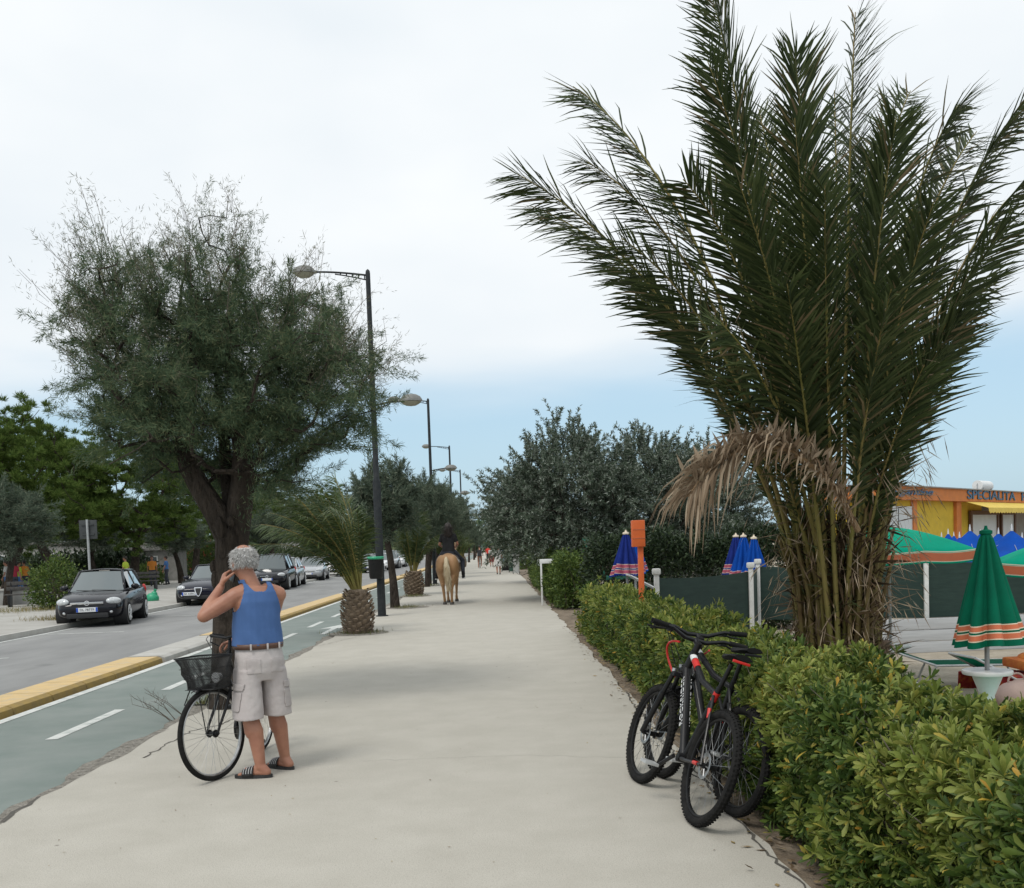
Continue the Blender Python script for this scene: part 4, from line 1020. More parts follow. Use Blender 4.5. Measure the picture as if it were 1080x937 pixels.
# benches and low wall in the park
def bench(px, Y, label, rz):
    p = PD(px, 590, Y); rt = thing('park_bench', label, 'bench', (p.x, p.y, .05), (0, 0, rz))
    g = MB(); 
    for k in range(3): g.box((0, -.18 + k * .17, .45), (1.7, .14, .05), bev=.01)
    g.build('seat', M['bench'], rt)
    g = MB(); 
    for k in range(2): g.box((0, .26 + k * .04, .66 + k * .19), (1.7, .04, .14), bev=.01)
    g.build('backrest', M['bench'], rt)
    for sx in (-.7, .7):
        g = MB(); g.box((sx, 0, .21), (.08, .5, .42), bev=.015); g.tube([(sx, .22, .4), (sx, .31, .95)], .025, 6); g.build('leg', M['black'], rt)
M['bench'] = mat('bench_board', (.035, .032, .028), (.08, .075, .07), 8, .7)
bench(30, 37, 'dark slatted bench behind the scruffy shrub', .25); bench(148, 52, 'dark bench beyond the clipped round bush', .1)
M['wall_pale'] = mat('pale_render', (.36, .355, .335), (.29, .285, .27), 2, .9, bump=.2, bscale=40)
M['wall_dim'] = mat('old_render', (.20, .195, .18), (.30, .29, .27), 3, .9, bump=.2, bscale=40)
M['dark_in'] = mat('dark_opening', (.02, .022, .024), rough=.4)
M['roofgrey'] = mat('grey_roof', (.25, .24, .23), (.32, .31, .3), 4, .8)
rt = thing('low_wall', 'pale concrete seat wall at the very edge of the park', 'wall', (PD(6, 590, 39).x, 39, .05))
g = MB(); g.box((0, 0, .27), (2.2, .4, .54), bev=.02); g.build('wall', M['wall_pale'], rt); g = MB(); g.box((0, 0, .58), (2.3, .5, .08), bev=.02); g.build('coping', M['kerb_grey'], rt)

def house(px, Y, w_, d_, h_, label, wmat, nwin, rz=0, dark_door=False):
    p = PD(px, 590, Y); rt = thing('house', label, 'building', (p.x, p.y, 0), (0, 0, rz))
    g = MB(); g.box((0, 0, h_ / 2), (w_, d_, h_)); g.build('wall', M[wmat], rt, smooth=False)
    g = MB(); g.box((0, 0, h_ + .12), (w_ + .5, d_ + .5, .24), bev=.03); g.build('roof', M['roofgrey'], rt)
    for i in range(nwin):
        x_ = -w_ / 2 + w_ * (i + .5) / nwin
        g = MB(); g.box((x_, -d_ / 2 - .01, h_ * .58), (.9, .1, 1.1)); f = g.build('window', M['white'], rt, smooth=False)
        g = MB(); g.box((x_ - .2, -d_ / 2 - .05, h_ * .58), (.34, .06, .94)); g.box((x_ + .2, -d_ / 2 - .05, h_ * .58), (.34, .06, .94)); g.build('pane', M['glass'], f, smooth=False)
    return rt
house(40, 92, 11, 6, 3.2, 'pale low building glimpsed between the park trunks', 'wall_pale', 5, .1)
house(165, 72, 3.6, 3, 2.2, 'small weathered rendered kiosk beyond the clipped bush', 'wall_dim', 1, .1)
house(262, 130, 26, 8, 3.4, 'long white building far behind the park trees', 'wall_pale', 7, .05)

# ------------------------------------------------------------------ beach club: fence
M['mesh_green'] = mat('green_screen', (.012, .032, .026), (.02, .045, .036), 3, .8, bump=.15, bscale=9, stretch=(1, 1, 6))
M['post_white'] = mat('post_white', (.70, .70, .68), (.58, .58, .56), 10, .5)
M['plank_white'] = mat('whitewashed_plank', (.50, .51, .52), (.40, .41, .42), 3, .7, stretch=(.4, .4, 9), detail=8)
fp = [(2.35, 14.6), (4.15, 16.2), (4.9, 18.6), (7.70, 17.75), (9.95, 18.0), (14.5, 18.6)]
FT, FB = 1.10, .10
rt = thing('screen_fence', 'dark green mesh screen fence on white posts dividing the beach club', 'fence', (5, 16.5, SAND))
offF = (5, 16.5, SAND)
for (x0, y0), (x1, y1) in zip(fp[:-1], fp[1:]):
    g = MB(); n_ = 14; vs = []
    for i in range(n_ + 1):
        u = i / n_; sag = .035 * math.sin(u * math.pi); wv = .02 * math.sin(u * 17)
        x_, y_ = x0 + (x1 - x0) * u, y0 + (y1 - y0) * u
        vs += [(x_, y_ + wv, FB - (.35 if x0 < 4 else 0)), (x_, y_ + wv * .3, (FT + FB) / 2), (x_, y_, FT - sag), (x_, y_ + .012, FT - sag), (x_, y_ + wv + .012, FB - (.35 if x0 < 4 else 0))]
    fs = [(i * 5 + k, i * 5 + k + 1, (i + 1) * 5 + k + 1, (i + 1) * 5 + k) for i in range(n_) for k in range(4)]
    g.add(vs, fs); g.build('mesh_panel', M['mesh_green'], rt, off=offF)
for (x_, y_) in fp:
    g = MB(); g.box((x_, y_ - .05, (SAND + FT + .06) / 2), (.075, .06, FT + .06 - SAND), bev=.012); p_ = g.build('post', M['post_white'], rt, off=offF)
    g = MB(); g.box((x_, y_ - .05, FT + .10), (.12, .1, .09), bev=.02); g.build('post_cap', M['post_white'], p_, off=offF)
rt = thing('plank_border', 'whitewashed low plank border under the green screen fence', 'border', (8, 17.5, SAND))
g = MB(); 
for k in range(3):
    g.box((9.9, 17.62, SAND + .1 + k * .205), (9.2, .05, .195), rot=(0, 0, .045), bev=.008)
g.build('plank_panel', M['plank_white'], rt, off=(8, 17.5, SAND))

# ------------------------------------------------------------------ parasols
M['canvas_green'] = mat('green_canvas', (.0, .36, .225), (.0, .30, .18), 2, .85, spec=.1)
M['canvas_green_deep'] = mat('deep_green_canvas', (.003, .135, .075), (.004, .105, .06), 3, .9, spec=.1)
M['canvas_orange'] = mat('orange_band', (.62, .17, .075), (.55, .15, .07), 5, .8)
M['canvas_cream'] = mat('cream_band', (.70, .60, .46), rough=.8)
M['canvas_blue'] = mat('blue_canvas', (.004, .065, .36), (.004, .05, .27), 2, .85, spec=.1)
M['canvas_navy'] = mat('navy_canvas', (.010, .022, .14), (.014, .03, .19), 5, .9, spec=.1)
M['canvas_pink'] = mat('rose_band', (.36, .09, .13), (.30, .07, .11), 5, .9, spec=.1)
def open_parasol(loc, label, r, ztop, zedge, drop, mats, group, nr=8, pole=True, peak=0.0, bands=True, rot=0.0, table=None, vm=None):
    """Scalloped canopy over nr ribs, striped valance, pole."""
    rt = thing('parasol', label, 'parasol', loc, (0, 0, rot), group)
    n = nr * 6; g = MB(); k = 9; rows = []
    for i in range(k + 1):
        u = i / k; row = []
        for j in range(n):
            a = 2 * math.pi * j / n; ph = (j % 6) / 6; s = math.sin(ph * math.pi)
            rr_ = r * u * (1 - .055 * s * u); z = zedge + (ztop - zedge) * (1 - u ** (1.45 if not peak else .8)) - .018 * s * u * u * r + peak * max(0, 1 - u * 5) 
            row.append((rr_ * math.cos(a) if i else .02 * math.cos(a), rr_ * math.sin(a) if i else .02 * math.sin(a), z))
        rows.append(row)
    vm = vm or [(.0, 0), (.06, 2), (.10, 0), (.14, 2), (.2, 1), (.8, 1), (.86, 2), (.92, 0), (1.0, 0)]
    for f, _ in vm[1:]:
        rows.append([(x_ * 1.004, y_ * 1.004, z - drop * f) for (x_, y_, z) in rows[k]])
    vs = [p for r_ in rows for p in r_]; g.v = vs
    for i in range(len(rows) - 1):
        mi = 0 if i < k else vm[i - k + 1][1]
        for j in range(n): g.f.append([i * n + j, i * n + (j + 1) % n, (i + 1) * n + (j + 1) % n, (i + 1) * n + j]); g.m.append(mi)
    cn = g.build('canopy', [M[x_] for x_ in mats], rt, auto=False)
    sm = cn.modifiers.new('thick', 'SOLIDIFY'); sm.thickness = .006
    g = MB(); g.lathe([(.012, ztop - .02), (.025, ztop + peak), (.02, ztop + peak + .05), (.008, ztop + peak + .14)], 10); g.build('finial', M['post_white'], rt)
    g = MB(); g.tube([(0, 0, 0), (0, 0, ztop)], .022, 8); g.build('pole', M['galv'], rt)
    g = MB()
    for j in range(nr):
        a = 2 * math.pi * j / nr; g.tube([(.03 * math.cos(a), .03 * math.sin(a), ztop - .05), (r * .96 * math.cos(a), r * .96 * math.sin(a), zedge - .012)], .006, 5)
    g.build('ribs', M['galv'], rt)
    if table: 
        g = MB(); g.lathe([(.03, table - .16), (.05, table - .05), (.27, table - .02), (.28, table), (.27, table + .015), (.03, table + .015)], 20); g.build('table_disc', M['plastic_white'], rt)
    return rt
def closed_parasol(loc, label, z0, z1, r, mats, group, pole_top=.12, bands=((.80, .86), (.89, .95)), nf=9, seed=0, rot=0.0):
    rt = thing('closed_parasol', label, 'parasol', loc, (0, 0, rot), group); rr_ = random.Random(seed)
    n = nf * 8; us = [0, .02, .06, .15, .3, .45, .6, .72]
    cuts = []
    for a_, b_ in bands: cuts += [(a_ - .009, 2), (a_, 1), (b_, 2), (b_ + .009, 0)]
    rows = [(u, 0) for u in us] + [(u, m_) for u, m_ in cuts] + [(1.0, 0)]
    g = MB(); off_ = [rr_.uniform(-.25, .25) for _ in range(nf)]; dz = [rr_.uniform(-.03, .03) for _ in range(nf)]
    for u, _ in rows:
        for j in range(n):
            a = 2 * math.pi * j / n; kf = j // 8; ph = (j % 8) / 8
            fold = .66 + .46 * (math.sin(ph * math.pi) ** .8) * (1 + off_[kf] * u) - .04
            rad = (.05 + (r - .05) * u ** 1.0) * (fold if u > .05 else .9)
            g.v.append((rad * math.cos(a), rad * math.sin(a), z1 + (z0 - z1) * u + dz[kf] * u * math.sin(ph * math.pi)))
    for i in range(len(rows) - 1):
        for j in range(n): g.f.append([i * n + j, i * n + (j + 1) % n, (i + 1) * n + (j + 1) % n, (i + 1) * n + j]); g.m.append(rows[i][1])
    cn = g.build('canopy', [M[x_] for x_ in mats], rt, auto=False)
    g = MB(); fr_ = .062; g.lathe([(.03, z1 - .03), (fr_, z1 - .01), (fr_, z1 + .02), (.02, z1 + .035), (.012, z1 + pole_top * .6)], 14); g.build('finial', M[mats[0] if group is None else mats[2]], rt)
    g = MB(); g.tube([(0, 0, 0), (0, 0, z1)], .024, 10); g.build('pole', M['galv'], rt)
    return rt
# nearest green parasol, furled, with its white pedestal table
YU = 10.1; pu = PD(1041, 690, YU); zb, zt_ = PD(1041, 680, YU).z - SAND, PD(1041, 562, YU).z - SAND
par = closed_parasol((pu.x, pu.y, SAND), 'furled deep green parasol with orange stripes standing over a white pedestal table', zb, zt_, .345, ('canvas_green_deep', 'canvas_orange', 'canvas_cream'), None, bands=((.815, .855), (.89, .935)), seed=4)
tz = PD(1041, 708, YU).z - SAND
rt = thing('pedestal_table', 'round white plastic pedestal table around the furled green parasol pole', 'table', (pu.x, pu.y, SAND))
g = MB(); g.lathe([(.03, tz - .05), (.12, tz - .05), (.235, tz - .03), (.245, tz - .005), (.24, tz + .012), (.03, tz + .012)], 28); g.build('tabletop', M['plastic_white'], rt)
g = MB(); g.lathe([(.20, 0), (.19, .03), (.10, .10), (.065, .3), (.07, tz - .25), (.12, tz - .12), (.15, tz - .04), (.028, tz - .04)], 24); g.build('pedestal', M['plastic_white'], rt)
gm = ('canvas_green', 'canvas_orange', 'canvas_cream')
q_ = PD(938, 600, 14.0); e_ = PD(938, 589, 14.0).z - SAND; tp_ = PD(938, 556, 14).z - SAND
open_parasol((q_.x, 14.0, SAND), 'open green parasol with orange striped rim just past the big palm', 1.18, tp_, e_ + .11, .16, gm, 'open green parasols', table=PD(948, 681, 14).z - SAND, rot=.0)
q_ = PD(1142, 600, 12.6)
open_parasol((q_.x, 12.6, SAND), 'open green parasol cut by the edge of the view beyond the furled one', 1.1, PD(1118, 563, 12.6).z - SAND, PD(1118, 592, 12.6).z - SAND, .16, gm, 'open green parasols', rot=.1)
# blue parasols in rows behind the fence
bl = [(1000, 556, 27, .9), (1012, 560, 24, 1.0), (993, 559, 30, .8), (1023, 553, 21.5, 1.35), (1053, 556, 23, 1.25), (1067, 553, 20.2, 1.45), (1006, 558, 33, .9), (1034, 556, 30, 1.1), (1078, 560, 27, 1.1), (1095, 556, 23, 1.3)]
nm_ = ['behind the open green parasol rim', 'small, between the yellow wall and its bigger neighbour', 'farthest, in front of the yellow wall', 'wide, just above the green screen fence beside the furled parasol',
       'half hidden by the furled green parasol', 'nearest and widest, right of the furled parasol', 'in the back row, seen as a mere tip', 'back row, under the awning', 'back row at the edge of the view', 'cut by the edge of the view']
for i, (px, py, Y, r_) in enumerate(bl):
    q_ = PD(px, py + 8, Y); zt_ = q_.z - SAND
    open_parasol((q_.x, Y, SAND), 'blue peaked beach parasol, ' + nm_[i], r_ * 1.4, zt_ - .1, zt_ - .72, .1, ('canvas_blue', 'canvas_blue', 'canvas_blue'), 'blue parasols of the next beach club', peak=.12, rot=i * .4)
# furled blue ones with rose striped hems
bm_ = ('canvas_navy', 'canvas_pink', 'canvas_cream'); bm2 = ('canvas_blue', 'canvas_pink', 'canvas_cream')
for i, (px, y0, y1, Y, r_, mm, lab) in enumerate(((660, 563, 607, 19, .30, bm_, 'furled navy parasol with rose striped hem beside the orange post'), (669, 566, 604, 21, .26, bm2, 'furled blue parasol half hidden behind the orange post'),
        (776, 566, 606, 20, .27, bm_, 'furled navy parasol peeking over the fence near the palm stalks'), (784, 566, 606, 19.4, .27, bm2, 'furled bright blue parasol over the fence, touching a navy one'), (795, 568, 607, 18.9, .25, bm2, 'furled blue parasol over the fence half hidden by the palm stalks'))):
    q_ = PD(px, y0, Y); closed_parasol((q_.x, Y, SAND), lab, PD(px, y1, Y).z - SAND, q_.z - SAND, r_, mm, 'furled parasols behind the fence', seed=i + 10, bands=((.74, .82), (.87, .95)) if mm is bm_ or i == 1 else ((.90, .96),), rot=i)
# ------------------------------------------------------------------ orange post
po = PD(676, 600, 14.1)
M['orange'] = mat('orange_paint', (.72, .145, .03), (.62, .12, .03), 6, .5)
rt = thing('orange_post', 'bright orange post with boxy head panel at the end of the screen fence', 'post', (po.x, po.y, SAND))
zt_ = PD(672, 549, 14.1).z - SAND; zm = PD(672, 577, 14.1).z - SAND
g = MB(); g.box((0, 0, zm / 2), (.075, .075, zm), bev=.008); g.build('pole', M['orange'], rt)
g = MB(); g.box((-.03, -.02, (zt_ + zm) / 2), (.185, .12, zt_ - zm), bev=.012); hp = g.build('head_panel', M['orange'], rt)
g = MB(); 
for k in (.33, .66): g.box((-.03, -.082, zm + (zt_ - zm) * k), (.17, .006, .012))
g.build('seam', M['canvas_orange'], hp)

# ------------------------------------------------------------------ loungers and beach things
def lounger(loc, rz, label, fab, tilt=.55, group=None):
    rt = thing('sun_lounger', label, 'sun lounger', loc, (0, 0, rz), group)
    g = MB()
    for sx in (-.29, .29):
        g.tube([(sx, -.95, .32), (sx, .35, .32)], .016, 8); g.tube([(sx, .35, .32), (sx, .35 + .6 * math.cos(tilt), .32 + .6 * math.sin(tilt))], .016, 8)
    g.tube([(-.29, -.95, .32), (.29, -.95, .32)], .016, 8); g.tube([(-.29, .35 + .6 * math.cos(tilt), .32 + .6 * math.sin(tilt)), (.29, .35 + .6 * math.cos(tilt), .32 + .6 * math.sin(tilt))], .016, 8)
    g.build('frame', M['alu'], rt)
    for y_, s in ((-.7, -.12), (.35, .14)):
        for sx in (-.29, .29):
            g = MB(); g.tube([(sx, y_, .32), (sx, y_ + s, 0)], .015, 8); g.build('leg', M['alu'], rt)
    g = MB(); g.box((0, -.3, .325), (.54, 1.28, .012), bev=.004); g.build('seat', fab, rt)
    g = MB(); g.box((0, .35 + .3 * math.cos(tilt), .33 + .3 * math.sin(tilt)), (.54, .6, .012), rot=(tilt, 0, 0), bev=.004); g.build('backrest', fab, rt)
    return rt
M['alu'] = mat('aluminium', (.62, .63, .63), (.52, .53, .53), 10, .4, metal=.4)
M['towel_red'] = mat('red_towel', (.28, .02, .02), (.42, .10, .02), 9, .95, bump=.3, bscale=60, lo=.5, hi=.6)
M['towel_orange'] = mat('orange_towel', (.60, .20, .04), (.52, .12, .03), 9, .95, bump=.3, bscale=60)
q_ = PD(1010, 690, 13.6); lounger((q_.x, q_.y, SAND), R(80), 'green sun lounger with bare metal frame on the sand behind the furled parasol', M['canvas_green_deep'], .35, 'sun loungers on the sand')
q_ = PD(833, 660, 12.6); lounger((q_.x, q_.y, SAND), R(-70), 'green and orange sun lounger tucked behind the palm stump', M['canvas_green'], .6, 'sun loungers on the sand')
q_ = PD(1085, 690, 12.2); lg = lounger((q_.x, q_.y, SAND), R(95), 'sun lounger under the red and orange towels at the edge of the view', M['canvas_green'], .5, 'sun loungers on the sand')
g = MB(); vs = []; nx, ny = 12, 10
for i in range(nx + 1):
    for j in range(ny + 1):
        x_ = -.4 + .9 * i / nx; y_ = -.36 + .72 * j / ny; z = .36 + .012 * math.sin(i * 1.7) if abs(y_) < .31 else .36 - (abs(y_) - .31) * 4.5
        vs.append((x_, y_ if abs(y_) < .31 else math.copysign(.31 + .02 * math.sin(i), y_), z))
g.add(vs, [(i * (ny + 1) + j, i * (ny + 1) + j + 1, (i + 1) * (ny + 1) + j + 1, (i + 1) * (ny + 1) + j) for i in range(nx) for j in range(ny)])
tw_ = g.build('beach_towel', M['towel_red']); tw_.location = (q_.x - .35, q_.y, SAND); tw_.modifiers.new('t', 'SOLIDIFY').thickness = .012
tag(tw_, 'dark red patterned towel hanging over a sun lounger', 'towel')
g = MB(); g.box((0, 0, 0), (.5, .55, .12), bev=.05); g.ell((.1, .05, .06), (.24, .26, .08)); tw2 = g.build('folded_towel', M['towel_orange']); tw2.location = (q_.x + .05, q_.y, SAND + .47); tag(tw2, 'bunched orange towel lying on the red towel', 'towel')
M['bag_pink'] = mat('pale_bag', (.46, .34, .29), (.38, .28, .25), 5, .8, bump=.3, bscale=12)
g = MB(); g.ell((0, 0, .16), (.26, .2, .19)); g.ell((.1, .05, .27), (.15, .14, .1)); g.torus((0, 0, .34), (0, 1, 0), .1, .012)
b_ = g.build('beach_bag', M['bag_pink']); bq = PD(1072, 705, 11.6); b_.location = (bq.x, bq.y, SAND); tag(b_, 'slumped pale pink bag on the sand beside the red towel', 'bag')
g = MB(); g.box((0, 0, .012), (1.5, .8, .024), bev=.005); g.box((.1, -.1, .03), (.5, .3, .012)); mt_ = g.build('beach_mat', M['canvas_green']); q_ = PD(1075, 742, 9.6); mt_.location = (q_.x, q_.y, SAND + .0); tag(mt_, 'green mat laid on the sand under the pedestal table', 'mat')
rt = thing('plastic_stool', 'low white plastic stool by the palm stump', 'stool', (PD(948, 690, 11.9).x, 11.9, SAND))
g = MB(); g.box((0, 0, .3), (.5, .34, .04), bev=.015); g.build('seat', M['plastic_white'], rt)
for sx in (-.2, .2):
    for sy in (-.12, .12):
        g = MB(); g.tube([(sx, sy, .3), (sx * 1.15, sy * 1.15, 0)], .018, 6); g.build('leg', M['plastic_white'], rt)
def chair(px, py, Y, label, rz):
    q_ = PD(px, py, Y); rt = thing('deck_chair', label, 'chair', (q_.x, q_.y, SAND), (0, 0, rz))
    g = MB(); g.tube([(-.28, -.35, 0), (-.28, .35, .75)], .022, 8); g.tube([(.28, -.35, 0), (.28, .35, .75)], .022, 8); g.tube([(-.28, .35, 0), (-.28, -.15, .75), (-.28, -.3, 1.25)], .022, 8); g.tube([(.28, .35, 0), (.28, -.15, .75), (.28, -.3, 1.25)], .022, 8)
    g.tube([(-.28, -.3, 1.25), (.28, -.3, 1.25)], .02, 8); g.build('frame', M['plastic_white'], rt)
    g = MB(); g.box((0, .05, .5), (.5, .5, .02), rot=(.2, 0, 0)); g.build('seat', M['plastic_white'], rt)
chair(648, 590, 17.5, 'folding white chair frame leaning beside the navy parasol', R(70))
q_ = PD(715, 606, 17.6); rt = lounger((q_.x, q_.y, SAND + .0), R(90), 'raised white plastic lounger back showing over the screen fence', M['plastic_white'], .5); rt.scale = (1, 1, 3.3); rt.scale = (1, 1, 1); rt.location.z = SAND + .95
rt['label'] = 'white plastic lounger stacked high so that it shows over the screen fence'
q3_ = q_; 
for k in range(3):
    c = dup(rt); c.location.z = SAND + .0 + .31 * k; c['label'] = 'white plastic lounger in the stack hidden behind the screen fence'; c['group'] = 'stacked white loungers'
# white frame board by the bush, and its little post
q_ = G(572, 640); rt = thing('notice_frame', 'white empty board frame standing in the hedge beside the round bush', 'notice board', (q_.x + .05, q_.y + .6, 0))
g = MB(); g.box((-.02, 0, .62), (.05, .05, 1.24), bev=.008); g.box((.5, 0, .62), (.05, .05, 1.24), bev=.008); g.box((.24, -.003, 1.2), (.6, .045, .12), bev=.008); g.build('frame', M['plastic_white'], rt)
# green wooden climbing frame with a child in front of the silver trees
q_ = PD(648, 600, 27); rt = thing('play_tower', 'small green wooden play tower under the silver-leaved trees', 'play tower', (q_.x, q_.y, SAND))
M['green_wood'] = mat('green_wood', (.01, .10, .065), (.015, .13, .085), 6, .7)
g = MB(); 
for sx in (-.75, .75):
    for sy in (-.5, .5): g.box((sx, sy, 1.15), (.1, .1, 2.3), bev=.01)
g.build('post', M['green_wood'], rt); g = MB(); g.box((0, 0, 1.2), (1.6, 1.1, .08)); g.build('deck', M['green_wood'], rt)
g = MB(); g.box((0, -.55, 1.95), (1.6, .05, .12)); [g.box((-.6 + .24 * k, -.55, 1.6), (.06, .04, .7)) for k in range(6)]; g.build('railing', M['green_wood'], rt)

# ------------------------------------------------------------------ the yellow and orange beach bar
YA, YB = 41.0, 56.0
A0 = PD(922, 560, YA - 1.5); B0 = PD(1130, 560, 61.5)
ux = Vector((B0.x - A0.x, B0.y - A0.y, 0)); LEN = ux.length; ux.normalize(); un = Vector((ux.y, -ux.x, 0))   # un faces the viewer
if un.y > 0: un = -un
def FU(px, py):      # a photo pixel on the facade plane -> (along, height)
    d = ray(px, py); o = Vector((0, 0, EYE)); t = (Vector((A0.x, A0.y, 0)) - o).dot(un) / d.dot(un); h = o + d * t
    return (h - Vector((A0.x, A0.y, 0))).dot(ux), h.z
MU = Matrix((ux, -un, Vector((0, 0, 1)))).transposed()     # local x along facade, y into the building
rt = thing('beach_bar', 'yellow beach bar with orange painted fascia lettering behind the blue parasols', 'building', (A0.x, A0.y, SAND)); rt.rotation_euler = MU.to_euler()
M['yellow_wall'] = mat('yellow_wall', (.62, .43, .035), (.52, .36, .03), 2, .85, bump=.15, bscale=30)
M['orange_wall'] = mat('orange_wall', (.62, .20, .045), (.52, .17, .045), 2, .8, bump=.1, bscale=30)
M['awning'] = mat('yellow_awning', (.70, .52, .10), (.62, .45, .08), 3, .8)
M['frame_brown'] = mat('brown_timber', (.13, .06, .025), (.09, .04, .02), 6, .6)
M['sheet_white'] = mat('white_panel', (.62, .64, .65), (.55, .57, .58), 2, .5)
M['letter_blue'] = mat('lettering_blue', (.055, .13, .24), rough=.7)
zF1 = 3.5 - SAND; zF0 = 2.95 - SAND
zF1 = FU(938, 513)[1] - SAND; zF0 = FU(1040, 530)[1] - SAND
def fbox(u0, u1, z0, z1, y0, y1, name, mt_, parent=None, bev=0):
    g = MB(); g.box(((u0 + u1) / 2, (y0 + y1) / 2, (z0 + z1) / 2), (u1 - u0, y1 - y0, z1 - z0), bev=bev); return g.build(name, M[mt_], parent or rt, smooth=False)
u_p0, u_p1 = FU(963, 545)[0], FU(967, 545)[0]; u_y1 = FU(1008, 545)[0]; u_e = FU(1013, 545)[0]
fbox(0, u_e + 3.4, 0, zF0, .1, 2.4, 'wall', 'yellow_wall')
fbox(u_e + 3.4, LEN, 0, zF0, 1.5, 2.4, 'wall', 'wall_pale')
fa = fbox(-.3, LEN + .2, zF0, zF1, -.25, 2.5, 'fascia', 'orange_wall')
fbox(-.4, LEN + .3, zF1, zF1 + .05, -.35, 2.6, 'roof', 'roofgrey')
fbox(0.05, u_p0, 0, FU(945, 534)[1] - SAND, .03, .1, 'door', 'sheet_white')
fbox(FU(948, 545)[0], FU(948, 545)[0] + .05, .2, FU(945, 534)[1] - SAND - .1, .015, .03, 'door_seam', 'dark_in')
fbox(u_p0, u_p1, 0, zF0, -.02, .1, 'pilaster', 'orange_wall'); fbox(u_y1, u_e, 0, zF0, -.05, .1, 'pilaster', 'orange_wall')
# awning with a scalloped hem
g = MB(); ua, ub = u_e + .08, LEN; zt2 = zF0 - .02; zl = FU(1040, 541)[1] - SAND; n_ = 120; vs = []
for i in range(n_ + 1):
    u = ua + (ub - ua) * i / n_; sc = .09 * abs(math.sin(i / n_ * (ub - ua) / .42 * math.pi)); 
    vs += [(u, -.26, zt2), (u, -1.25, zl + .18), (u, -1.27, zl - sc)]
g.add(vs, [(i * 3 + k, i * 3 + k + 1, (i + 1) * 3 + k + 1, (i + 1) * 3 + k) for i in range(n_) for k in range(2)])
aw = g.build('awning', M['awning'], rt, smooth=False); aw.modifiers.new('t', 'SOLIDIFY').thickness = .02
# brown window frames under the awning
for k, (pa, pc) in enumerate(((1024, 1052), (1056, 1070))):
    a_, c_ = FU(pa, 550)[0], FU(pc, 550)[0]; zt3 = zl + .1; fy = .0 if c_ < u_e + 3.4 else .0
    g = MB(); th = .22
    for x_ in (a_, c_): g.box((x_, .0, zt3 / 2), (th, .12, zt3))
    g.box(((a_ + c_) / 2, -.003, zt3 - .1), (c_ - a_ + .3, .11, .2)); g.box(((a_ + c_) / 2, -.003, 1.0), (c_ - a_ + .2, .11, .15)); f_ = g.build('window', M['frame_brown'], rt, smooth=False)
    g = MB(); g.box(((a_ + c_) / 2, .03, (zt3 + 1.0) / 2), (c_ - a_ - th, .04, zt3 - 1.1)); g.build('pane', M['sheet_white'], f_, smooth=False)
def to_mesh(ob):      # text outline to a plain mesh object
    bpy.context.view_layer.update(); dg = bpy.context.evaluated_depsgraph_get(); me = bpy.data.meshes.new_from_object(ob.evaluated_get(dg))
    o2 = bpy.data.objects.new('lettering', me); col.objects.link(o2); o2.matrix_local = ob.matrix_local.copy(); o2.parent = ob.parent; bpy.data.objects.remove(ob); return o2
def lettering(txt, px0, px1, py0, py1, mt_, shear=0.0):
    u0, z0 = FU(px0, py1); u1, z1 = FU(px1, py0); cu = bpy.data.curves.new('lettering', 'FONT'); cu.body = txt; cu.size = 1; cu.extrude = .02; cu.shear = shear; cu.offset = .012
    ob = bpy.data.objects.new('lettering', cu); col.objects.link(ob); bpy.context.view_layer.update(); dx, dy = ob.dimensions.x, ob.dimensions.y
    ob = to_mesh(ob); ob.parent = fa; ob.rotation_euler = (R(90), 0, 0); ob.location = (u0, -.28, z0 - SAND); ob.scale = ((u1 - u0) / max(dx, .1), (FU((px0 + px1) / 2, py0)[1] - FU((px0 + px1) / 2, py1)[1]) / .73, 1); ob.data.materials.append(M[mt_]); return ob
lettering('SPECIALITA', 1013.5, 1064.5, 517.2, 526.5, 'letter_blue')
lettering('PESCE', 1071, 1098, 519.5, 528.5, 'letter_blue')
lettering('Gigantine', 929, 975.5, 513.8, 521.3, 'letter_blue', .35)
g = MB(); ut, zt4 = FU(1055, 518); zt4 -= SAND; ut += 1.1
g.tube([(ut - .85, 1.2, zF1 + .42), (ut + .95, 1.2, zF1 + .42)], .27, 18); tk = g.build('water_tank', M['plastic_white'], rt)
g = MB()
for x_ in (ut - .6, ut + .7): g.box((x_, 1.2, zF1 + .15), (.08, .5, .3))
g.tube([(ut - .9, 1.2, zF1 + .42), (ut - 1.15, 1.1, zF1 + .5), (ut - 1.2, 1.1, zF1 + .05)], .03, 6); g.build('bracket', M['galv'], tk)
